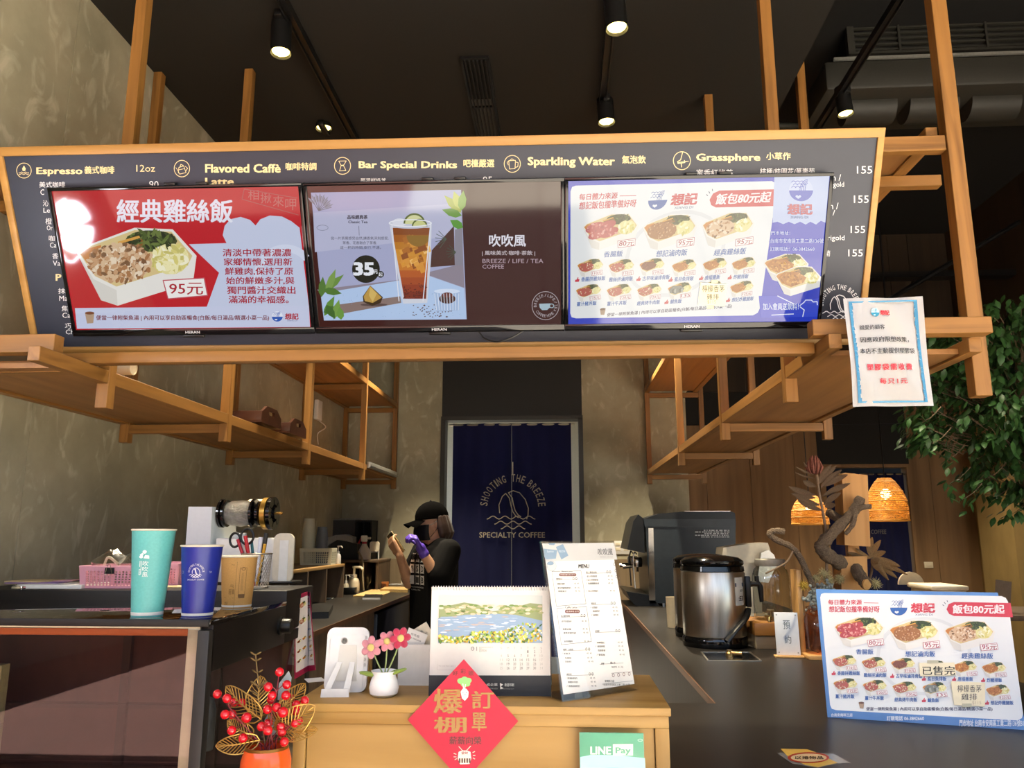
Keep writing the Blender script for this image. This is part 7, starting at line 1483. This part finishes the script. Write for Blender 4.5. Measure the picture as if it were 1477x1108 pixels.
# cap, hair, mask
cp_ = MB(HM); n = 28
cp_.rings([[(.108*sin(t_)*cos(2*pi*i/n)-.006, .088*sin(t_)*sin(2*pi*i/n), .026+.098*cos(t_)) for i in range(n)] for t_ in (0.02, .25, .5, .8, 1.1, 1.4, 1.57)], True, False)
cp_.rings([[(.108*cos(2*pi*i/n)-.006, .088*sin(2*pi*i/n), z) for i in range(n)] for z in (.026, .014)], True, False)
ca = cp_.build('cap', pm('black_twill', '#060505', 1.0, spec=.05, var=.06), pr)
bm_ = MB(HM); bm_.grid(lambda u, v: (.085+.095*v*(1-.35*(2*u-1)**2)-.02*(2*u-1)**2, .074*(2*u-1), .020-.022*v-.03*(2*u-1)**2*(.4+.6*v)), 16, 8, .003); bm_.build('cap_brim', pm('black_twill_brim', '#060505', 1.0, spec=.05, var=.06), ca); MB(HM).ball((-.006, 0, .125), .007, 8, 6).build('cap_button', M['black'], ca)
hr = MB(HM); 
for i in range(9):
    an = rad(100)+rad(160)*i/8; x, y = .082*cos(an)-.012, .074*sin(an); hr.tube([(x*.98, y, .03), (x*1.12, y*1.06, -.03), (x*1.18-.008, y*1.05, -.085), (x*1.1-.012, y*.95, -.13+.012*(i % 2))], [.020, .026, .026, .010], 8)
fuse(hr, 'hair', pm('brown_hair', '#3a241a', .5, var=.3, vs=(90, 90, 4), sheen=.2), pr, .006, 3)
mk = MB(HM); mk.grid(lambda u, v: ((.107+.012*sin(pi*v))*cos((u-.5)*2.3)-.0, .082*sin((u-.5)*2.3), -.016-.094*v+.0*u), 18, 12, .002)
mo = mk.build('face_mask', pm('black_mask', '#121316', .75, var=.05), pr)
st_ = MB(HM)
for s_ in (-1, 1): st_.tube(cv([(.044, s_*.077, -.022), (.015, s_*.084, -.012), (-.012, s_*.086, .004)]), .0018, 5); st_.tube(cv([(.044, s_*.077, -.095), (.015, s_*.083, -.065), (-.016, s_*.086, -.03)]), .0018, 5)
st_.build('ear_loop', M['black'], mo)
for s_ in (-1, 1):
    MB(HM).ball((.082, s_*.030, .006), .0115, 12, 8, (.7, 1.2, .75)).build('eye', pm('eye_white', '#d9d2c8', .3, var=0), pr); MB(HM).ball((.0895, s_*.031, .005), .005, 8, 6).build('iris', M['black'], pr); MB(HM).tube([(.088, s_*.014, .026), (.086, s_*.032, .030), (.072, s_*.048, .026)], .003, 6).build('eyebrow', pm('brow_brown', '#3a2a20', .7), pr)
# letters printed on the chest follow the cloth
dg = bpy.context.evaluated_depsgraph_get(); bv = BVHTree.FromPolygons([WM[pr.name] @ v.co for v in to.data.vertices], [tuple(p.vertices) for p in to.data.polygons])
pc = nk+fw*.35; a = Art(Plane(pc, lf_, (0, 0, 1))); pl = a.pl; a.crop = (560, 710, 7.917); a.lay = 0
rowsP = [[(272, 675, 318, 728, 'O'), (330, 678, 372, 732, 'U'), (378, 690, 405, 735, 'R')], [(236, 755, 270, 822, 'B'), (286, 755, 326, 826, 'S'), (342, 762, 402, 838, 'D')], [(232, 850, 262, 922, 'D'), (276, 852, 324, 924, 'I'), (342, 862, 390, 934, 'B')]]
cu = {0: -.075, 1: -.012, 2: .055}
a.fn = lambda x, y: (x, y)
for j, row in enumerate(rowsP):
    for i, q_ in enumerate(row):
        x, y = (-.068+i*.062), -.085-.066*j-.012; a.rrect(x-.022, y+.026, x+.022, y-.026, .006, '#d9d6d2', 0); a.lay = 1; a.text(q_[4], x-.012, y+.017, x+.012, y-.017, '#232122', .03); a.lay = 0
a.text('THE SHOOTING BREEZE', -.085, -.268, .07, -.276, '#c9c6c2', 0); a.text('COFFEE & TEA', -.085, -.285, .03, -.292, '#c9c6c2', 0)
o = a.build('chest_print', M['ink'], pr)
for v in o.data.vertices:
    w_ = WM[pr.name] @ v.co; off = (w_-pl.O).dot(pl.N); h_ = bv.ray_cast(w_+fw*.2, -fw)[0]
    if h_ is not None: v.co = WM[pr.name].inverted() @ (h_+fw*(.0016+off))
# the phone in her right hand
ph = thing('smartphone', 'dark smartphone with patterned case held up by the person', 'phone', phC)
PM = MX((phS, phU, phN)).transposed().to_4x4(); PM.translation = phC
MB(PM).box((-.036, -.074, -.005), (.036, .074, .004), .004).build('case', pm('phone_case', '#8a7850', .35, var=.6, vs=(60, 60, 60)), ph)
MB(PM).box((-.034, -.072, .0041), (.034, .072, .0052)).build('display', M['black_gloss'], ph); MB(PM).box((-.032, .045, -.008), (-.004, .071, -.0051), .003).build('camera_bump', M['black'], ph)
# ---------------------------------------------------------------- orange pot of red berries
YP = 1.385; cr9 = (280, 870, 4.655)
def bp(x, y, dy=0.0): return at(cr9[0]+x/cr9[2], cr9[1]+y/cr9[2], Y=YP+dy)
pc_ = bp(488, 960); k9 = pxl(pc_, 1/cr9[2]); pot0 = V((pc_.x, YP, ZK)); hz_ = pc_.z-ZK
bp_ = thing('berry_arrangement', 'round orange pot of red berry sprays and gold wire leaves before the display case', 'flower pot', pot0)
MB().lathe([(0, 0), (105*k9, 0), (135*k9, .012), (168*k9, hz_*.45), (165*k9, hz_*.75), (145*k9, hz_*.96), (140*k9, hz_), (132*k9, hz_), (140*k9, hz_*.85), (0, hz_*.8)], pot0, 40, cap=False).build('pot', pm('orange_glaze', '#e0521a', .15, var=.04, coat=.5), bp_)
MB().lathe([(146*k9, hz_*.945), (141*k9, hz_+.0015), (133*k9, hz_+.0015), (131*k9, hz_*.97)], pot0, 40, cap=False).build('gold_rim', pm('brown_gold', '#8a5a22', .3, .7), bp_)
A = Art(Plane((0, 0, 0), (1, 0, 0), (0, 0, 1))); A.fn = lambda x, y: (x*k9, -y*k9); A.rrect(-62, -22, 62, 22, 6, '#e9c9b8', 0); A.lay = 1; A.text('大吉大利', -52, -15, 52, 15, '#c04a3a', .03)
o = A.build('printed_label', M['ink_gloss'], bp_)
for v in o.data.vertices:
    w_ = WM[bp_.name] @ v.co; an = -.38+w_.x/(166*k9); zz = hz_*.48+w_.z; R_ = 169.5*k9+v.co.y*0+.0006; off = -w_.y*1.0; v.co = V((R_*sin(an)+0, -R_*cos(an)-.0004-(abs(off) if abs(off) < .002 else 0), zz))
berry = pm('red_lacquer', '#c4101e', .12, var=.04, coat=.6); stemm = pm('red_wire', '#7a2028', .5)
B9 = [(156, 611), (220, 640), (268, 666), (320, 670), (207, 748), (254, 747), (352, 770), (252, 855), (328, 907), (381, 897), (452, 829), (495, 855), (498, 806), (523, 622), (518, 650), (497, 563), (573, 463), (622, 548), (492, 714), (616, 620), (648, 640), (742, 655), (685, 683), (682, 725), (597, 733), (575, 744), (583, 830), (590, 866), (702, 790), (680, 805), (605, 932), (553, 700)]
hubs = [((235, 700), (0, 1, 2, 3)), ((345, 830), (4, 5, 6, 7)), ((430, 930), (8, 9)), ((470, 900), (10, 11, 12)), ((555, 590), (13, 14, 15, 16, 17)), ((545, 720), (18, 31)), ((650, 720), (19, 20, 21, 22, 23)), ((550, 800), (24, 25)), ((640, 830), (26, 27, 28, 29)), ((570, 900), (30,))]
rb = random.Random(21); foot = pot0+V((0, 0, hz_*.85))
for (hx, hy), ids in hubs:
    hb = bp(hx, hy, rb.uniform(-.03, .03)); st_ = MB().tube(cv([foot+V((rb.uniform(-.015, .015), rb.uniform(-.01, .01), 0)), foot.lerp(hb, .5)+V((0, -.004, .004)), hb]), .0011, 5)
    for i in ids:
        c = bp(B9[i][0], B9[i][1], rb.uniform(-.035, .02)-(.03 if i in (24, 11, 16, 6) else 0)); st_.tube([hb, hb.lerp(c, .5)+V((0, 0, .003)), c], .0009, 5)
        q = MB().ball(c, 30*k9*(1.12 if i in (6, 24) else 1), 18, 12); d_ = (hb-c).normalized(); q.ball(c-d_*30*k9, 3*k9, 6, 4); q.build('berry', berry, bp_)
    st_.build('berry_stem', stemm, bp_)
gold = pm('gold_wire', '#b8904a', .35, .75)
def fan(bx, by, tx, ty, w_, dy, nv=9):
    b, t_ = bp(bx, by, dy*.3), bp(tx, ty, dy); ax = t_-b; L = ax.length; ax.normalize(); sd = V((ax.z, 0, -ax.x)).normalized()
    f = lambda s, u: b+ax*L*s+sd*u+V((0, -.012*sin(pi*s), 0)); hw = lambda s: w_*k9*(math.sin(pi*min(1, s**.75))**.62)
    o = MB(); n = 16; loop = [f(i/n, hw(i/n)) for i in range(n+1)]+[f(i/n, -hw(i/n)) for i in range(n-1, -1, -1)]; o.tube(loop, .0011, 5)
    o.tube([b, f(.5, 0), f(.97, 0)], .0012, 5)
    for i in range(nv):
        s0 = .1+.75*i/nv; s1 = min(.96, s0+.22)
        for sg in (-1, 1): o.tube([f(s0, 0), f((s0+s1)/2, sg*hw(s1)*.55), f(s1, sg*hw(s1)*.98)], .0008, 4)
    o.build('gold_leaf', gold, bp_)
fan(450, 780, 215, 560, 80, .02); fan(450, 760, 445, 490, 92, .035); fan(440, 920, 145, 960, 62, -.02); fan(400, 890, 225, 790, 60, .01); fan(560, 880, 810, 690, 95, -.01); fan(560, 860, 830, 850, 60, .02); fan(600, 740, 745, 540, 70, .03); fan(540, 850, 640, 640, 70, -.005)
sp9 = MB().tube(cv([foot, bp(455, 800, .01), bp(440, 600, .02), bp(425, 470, .02), bp(412, 340, .02)]), .0012, 5)
for x, y, sg in ((425, 470, 1), (425, 470, -1), (415, 390, 1), (415, 390, -1), (413, 350, 1), (413, 350, -1), (435, 560, 1), (435, 560, -1), (440, 625, 1), (440, 625, -1), (448, 700, 1), (448, 700, -1), (452, 770, 1), (452, 770, -1)):
    l = 40 if y < 500 else 62; c = bp(x+sg*l*.5, y-l*.28, .015); sp9.ball((0, 0, 0), 1, 8, 6, (l*.55*k9, .0012, l*.17*k9), MX.Translation(c) @ MX.Rotation(sg*-.55, 4, 'Y'))
sp9.build('gold_sprig', pm('bronze_leaf', '#6a542c', .45, .4), bp_)
for pts in ([(560, 650), (570, 540), (635, 455), (655, 500), (640, 600), (600, 660)], [(470, 790), (500, 740), (545, 780), (560, 880), (520, 890)]):
    MB().rings([[bp(x, y, .012) for x, y in pts], [bp(x, y, .0135) for x, y in pts]]).build('grey_leaf', pm('grey_gauze', '#8a9498', .6), bp_)
# ---------------------------------------------------------------- driftwood and dried flowers behind the lunch sign
c10 = (1080, 650, 3.692); pb_ = onZ(1205, 950, ZK); YD = pb_.y+.06
def dp(x, y, dy=0.0): return at(c10[0]+x/c10[2], c10[1]+y/c10[2], Y=YD+dy)
k10 = pxl(V((1.0, YD, 1.3)), 1/c10[2])
dw = thing('driftwood_stand', 'driftwood branch threaded through two upright timber blocks behind the lunch sign', 'driftwood', V((dp(570, 700).x, YD, ZK)))
M['timber'] = wood('timber_block', '#c9924e', '#b57c38', 'Z', .5, .5)
def blockp(pts, name, dpt):
    P = [dp(x, y, -.02) for x, y in pts]; P = [V((p_.x, 0, max(p_.z, ZK+.0005))) for p_ in P]; b = MB(); b.rings([[V((p_.x, YD-.02, p_.z)) for p_ in P], [V((p_.x, YD-.02+dpt, p_.z)) for p_ in P]]); b.build(name, M['timber'], dw)
blockp([(515, 118), (633, 132), (648, 512), (512, 503), (496, 125)], 'upper_block', .09); blockp([(492, 566), (630, 562), (648, 1100), (500, 1100)], 'lower_block', .09)
M['bark'] = pm('bark', '#7d6a55', .9, var=.35, vs=(50, 50, 50), bmp=1.0)
def branch(pts, rs, par, name, mat, wob=.12, n=10, seed=1):
    r_ = random.Random(seed); P = cv([dp(*p_) for p_ in pts], 6); m_ = len(P); R_ = [rs[0]+(rs[1]-rs[0])*i/(m_-1) for i in range(m_)]
    return MB().tube(P, [q_*k10*(1+wob*r_.uniform(-1, 1)) for q_ in R_], n).build(name, mat, par)
branch([(560, 640, .05), (490, 600, .0), (410, 550, -.04), (388, 505, -.06), (430, 455, -.07), (500, 385, -.07), (560, 320, -.07), (598, 250, -.07)], (42, 24), dw, 'trunk', M['bark'], .14)
branch([(565, 320, -.08), (555, 390, -.09), (515, 445, -.09)], (16, 10), dw, 'side_twig', M['bark']); branch([(580, 310, -.08), (615, 300, -.09), (650, 298, -.09)], (16, 13), dw, 'side_twig', M['bark']); branch([(500, 380, -.03), (450, 345, .02), (425, 330, .04)], (26, 22), dw, 'side_twig', M['bark'])
branch([(565, 625, -.0), (590, 665, -.05), (625, 710, -.10)], (34, 30), dw, 'cross_stub', M['bark']); e_ = dp(628, 712, -.105); MB().tube([e_+V((-.002, .004, 0)), e_+V((.001, -.002, -.001))], 28*k10, 14).build('cut_end', M['pineX'], dw)
MB().box((dp(540, 530).x, YD+.02, dp(540, 570).z-.01), (dp(600, 530).x, YD+.05, dp(540, 500).z+.01)).build('dowel', M['timber'], dw)
fv = thing('dried_flower_vase', 'dried protea, leaves and pale flowers in a pinkish glass vase behind the lunch sign', 'flower vase', V((dp(350, 1000).x, YD-.04, ZK)))
vz = V((dp(375, 1000).x, YD-.03, ZK)); MB().lathe([(0, 0), (.05, 0), (.062, .03), (.062, .13), (.045, .165), (.05, .175), (.047, .175), (.042, .165), (.058, .13), (.058, .03), (0, .008)], vz, 30, cap=False).build('vase', glass('pink_glass', '#f3ddd2', .05, 1.5, 1.6), fv)
M['dried'] = pm('dried_leaf', '#7d6650', .8, var=.2, vs=(60, 60, 60)); M['dried2'] = pm('dried_leaf_tan', '#a07f56', .8, var=.2, vs=(60, 60, 60))
def dleaf(x0, y0, x1, y1, w_, mat, dy=0.0, name='dried_leaf', cup_=.25):
    a_, b_ = dp(x0, y0, dy), dp(x1, y1, dy-.02); ax = b_-a_; L = ax.length; ax.normalize(); sd = V((ax.z, .25, -ax.x)).normalized(); nn = ax.cross(sd)
    MB().grid(lambda u, v: a_+ax*L*u+sd*(v-.5)*2*w_*k10*(math.sin(pi*min(.99, u*.94+.03))**.8)+nn*w_*k10*cup_*((2*v-1)**2)+nn*L*.08*sin(pi*u), 10, 4, .0005).build(name, mat, fv)
branch([(415, 700, -.02), (415, 560, -.03), (412, 440, -.04), (395, 330, -.05), (378, 240, -.05), (362, 130, -.05)], (8, 7), fv, 'protea_stem', M['dried'])
for x0, y0, x1, y1 in ((368, 185, 442, 76), (372, 180, 470, 82), (385, 200, 496, 104), (395, 245, 540, 176), (398, 192, 528, 130), (398, 290, 492, 226), (358, 236, 214, 192), (355, 250, 228, 228), (392, 318, 262, 262), (380, 290, 246, 240), (405, 300, 462, 290), (360, 190, 290, 160)): dleaf(x0, y0, x1, y1, 17, M['dried'], -.05)
for x0, y0, x1, y1 in ((350, 130, 250, 85), (355, 150, 245, 115), (350, 120, 290, 60)): dleaf(x0, y0, x1, y1, 6, M['dried'], -.05)
hd9 = dp(350, 85, -.05); MB().ball(hd9, 1, 14, 10, (30*k10, 30*k10, 42*k10)).build('protea_core', pm('protea_core', '#5a2f28', .8), fv)
q = MB()
for ring_, n_ in ((0, 9), (1, 9), (2, 8)):
    for i in range(n_):
        an = 2*pi*(i+.5*ring_)/n_; r0, r1 = (26-4*ring_)*k10, (38-9*ring_)*k10; z0, z1 = (-38+12*ring_)*k10, (30+14*ring_)*k10
        q.tube([hd9+V((r0*cos(an), r0*sin(an), z0)), hd9+V((r1*1.05*cos(an), r1*1.05*sin(an), (z0+z1)/2)), hd9+V((r1*.8*cos(an), r1*.8*sin(an), z1))], [4*k10, 8*k10, 2*k10], 5)
q.build('protea_petals', pm('protea_petal', '#7d4a3c', .8, var=.2), fv)
branch([(190, 432, -.05), (135, 428, -.05), (112, 445, -.05), (150, 478, -.05), (225, 512, -.05), (275, 575, -.04), (315, 660, -.03), (345, 730, -.02)], (17, 15), fv, 'bare_branch', M['bark'], .12, 10, 3)
branch([(238, 530, -.05), (205, 590, -.07), (150, 625, -.09), (90, 655, -.1)], (5, 4), fv, 'thin_twig', M['dried'], .05, 6)
for x1, y1, w_ in ((806, 618, 20), (846, 662, 14), (790, 680, 16), (745, 690, 14), (705, 478, 18), (660, 462, 20), (640, 470, 14), (526, 540, 12), (570, 520, 10), (772, 640, 20), (715, 650, 22), (690, 600, 24), (730, 540, 18), (560, 560, 12)): dleaf(652, 572, x1, y1, w_, M['dried2'], .02, 'tan_leaf')
branch([(640, 700, .06), (655, 640, .05), (655, 570, .02)], (7, 6), fv, 'leaf_stem', M['dried'])
rd = random.Random(9)
def pompom(x, y, r_, col, nm, dy=-.02, n_=60):
    c = dp(x, y, dy); q = MB(); q.ball(c, r_*.5*k10, 10, 8)
    for i in range(n_):
        z = 1-2*(i+.5)/n_; an = i*2.4; d_ = V((cos(an)*math.sqrt(1-z*z), sin(an)*math.sqrt(1-z*z), z)); q.tube([c+d_*r_*.4*k10, c+d_*r_*rd.uniform(.85, 1.1)*k10], [2.2*k10, .8*k10], 4)
    q.build(nm, col, fv)
fl1, fl2 = pm('straw_flower', '#b5a878', .8), pm('yellow_flower', '#b89a3c', .8)
for x, y, r_, c_ in ((403, 655, 38, fl1), (425, 690, 34, fl1), (290, 716, 34, fl2), (675, 708, 36, fl1), (485, 685, 32, fl1), (360, 680, 26, fl1)): pompom(x, y, r_, c_, 'pompom_flower')
hy = MB()
for i in range(110):
    x, y = (rd.gauss(395, 38), rd.gauss(730, 18)) if i % 2 else (rd.gauss(335, 20), rd.gauss(800, 32)); c = dp(x, y, rd.uniform(-.05, 0)); hy.ball((0, 0, 0), 1, 6, 4, (9*k10, 5*k10, 8*k10), MX.Translation(c) @ MX.Rotation(rd.random()*3, 4, 'Y'))
hy.build('hydrangea', pm('hydrangea', '#8f9690', .8, var=.3, vs=(120, 120, 120)), fv)
wbx = [dp(275, 640, -.07), dp(312, 640, -.07)]; x0 = dp(278, 700, -.07).x; x1 = dp(312, 700, -.07).x; zt_ = dp(290, 640, -.07).z
t = thing('wooden_stand', 'narrow wooden box stand beside the glass jar holding the dried flowers', 'stand', V((x0, YD-.09, ZK)))
MB().box((x0, YD-.10, ZK), (x0+.22, YD+.06, ZK+.014), .002).build('base', M['pineX'], t); MB().box((x0, YD-.02, ZK+.0145), (x0+.016, YD+.06, zt_), .001).build('side', M['pineZ'], t)
for o_ in (fv,): o_.location.z += 0
# ---------------------------------------------------------------- leafy tree on the right
YTr = 4.3; tc = at(1445, 585, Y=YTr); kt = pxl(tc, 1); tx = at(1500, 700, Y=YTr).x
tr9 = thing('indoor_tree', 'leafy green indoor tree filling the right edge behind the tall wooden post', 'tree', (tx, YTr, 0))
b = MB(); b.tube(cv([(tx, YTr, .3), (tx+.03, YTr, .9), (tx-.02, YTr, 1.5), (tx-.03, YTr+.02, 2.0), (tx, YTr, 2.5)]), [.06]*8+[.05]*8+[.045]*8+[.03]*9, 10); b.build('trunk', M['bark'], tr9)
MB().lathe([(0, 0), (.2, 0), (.25, .4), (.235, .4), (.2, .34), (0, .34)], (tx, YTr, 0), 30, cap=False).build('planter', M['black'], tr9)
rt = random.Random(31); lv = MB(); tw = MB(); verts = lv.bm
def tleaf(p, d, n, L):
    d = d.normalized(); s_ = d.cross(n).normalized(); n = s_.cross(d); w_ = L*.27
    pts = [p, p+d*L*.3+s_*w_*.85-n*L*.06, p+d*L*.62+s_*w_*.8-n*L*.10, p+d*L-n*L*.22, p+d*L*.62-s_*w_*.8-n*L*.10, p+d*L*.3-s_*w_*.85-n*L*.06, p+d*L*.34-n*L*.0, p+d*L*.64-n*L*.04]
    v = [lv.bm.verts.new(q_) for q_ in pts]
    for f_ in ((0, 1, 6), (1, 2, 7, 6), (2, 3, 7), (0, 6, 5), (6, 7, 4, 5), (7, 3, 4)): lv.bm.faces.new([v[i] for i in f_])
for i in range(900):
    while True:
        u = V((rt.uniform(-1, 1), rt.uniform(-1, 1), rt.uniform(-1, 1)))
        if .30 < u.length < 1: break
    x, y, z = u.x*165*kt, u.y*.62, u.z*152*kt
    if u.z < -.35 and u.x < -.2-.9*(u.z+1)*.0 and u.x < -.35: continue
    c = tc+V((x+44*kt, y+.1, z+6*kt-.25*abs(u.x)*0))
    if c.x > XR-.08: continue
    px_d = V((u.x, u.y, -.35)).normalized(); tw.tube([V((tx-.01, YTr, max(1.6, c.z-.1-.25*rt.random()))).lerp(c, .68), c], [.003, .0015], 4)
    for j in range(rt.randint(6, 9)):
        d = (px_d+V((rt.gauss(0, .7), rt.gauss(0, .7), rt.gauss(-.45, .4)))).normalized(); o_ = V((rt.gauss(0, .035), rt.gauss(0, .035), rt.gauss(0, .03)))
        tleaf(c+o_, d, V((rt.gauss(0, .3), rt.gauss(-.3, .3), 1)), rt.uniform(.045, .075))
for px, py in ((1330, 610), (1345, 640), (1365, 665), (1375, 695), (1320, 580), (1400, 700), (1462, 720), (1470, 735), (1455, 745), (1440, 715), (1425, 690), (1390, 720)):
    c = at(px, py, Y=YTr+rt.uniform(-.3, .2)); tw.tube([c+V((.10, 0, .08)), c+V((.05, 0, .03)), c], [.003, .002, .0015], 4)
    for j in range(8): tleaf(c+V((rt.gauss(0, .03), rt.gauss(0, .03), rt.gauss(0, .025))), V((rt.gauss(-.3, .6), rt.gauss(0, .6), rt.gauss(-.5, .4))), V((0, -.3, 1)), rt.uniform(.045, .07))
lo = lv.build('foliage', pm('tree_leaf', '#35592a', .45, var=.35, vs=(9, 9, 9)), tr9, sharp=60); tw.build('twigs', M['bark'], tr9)
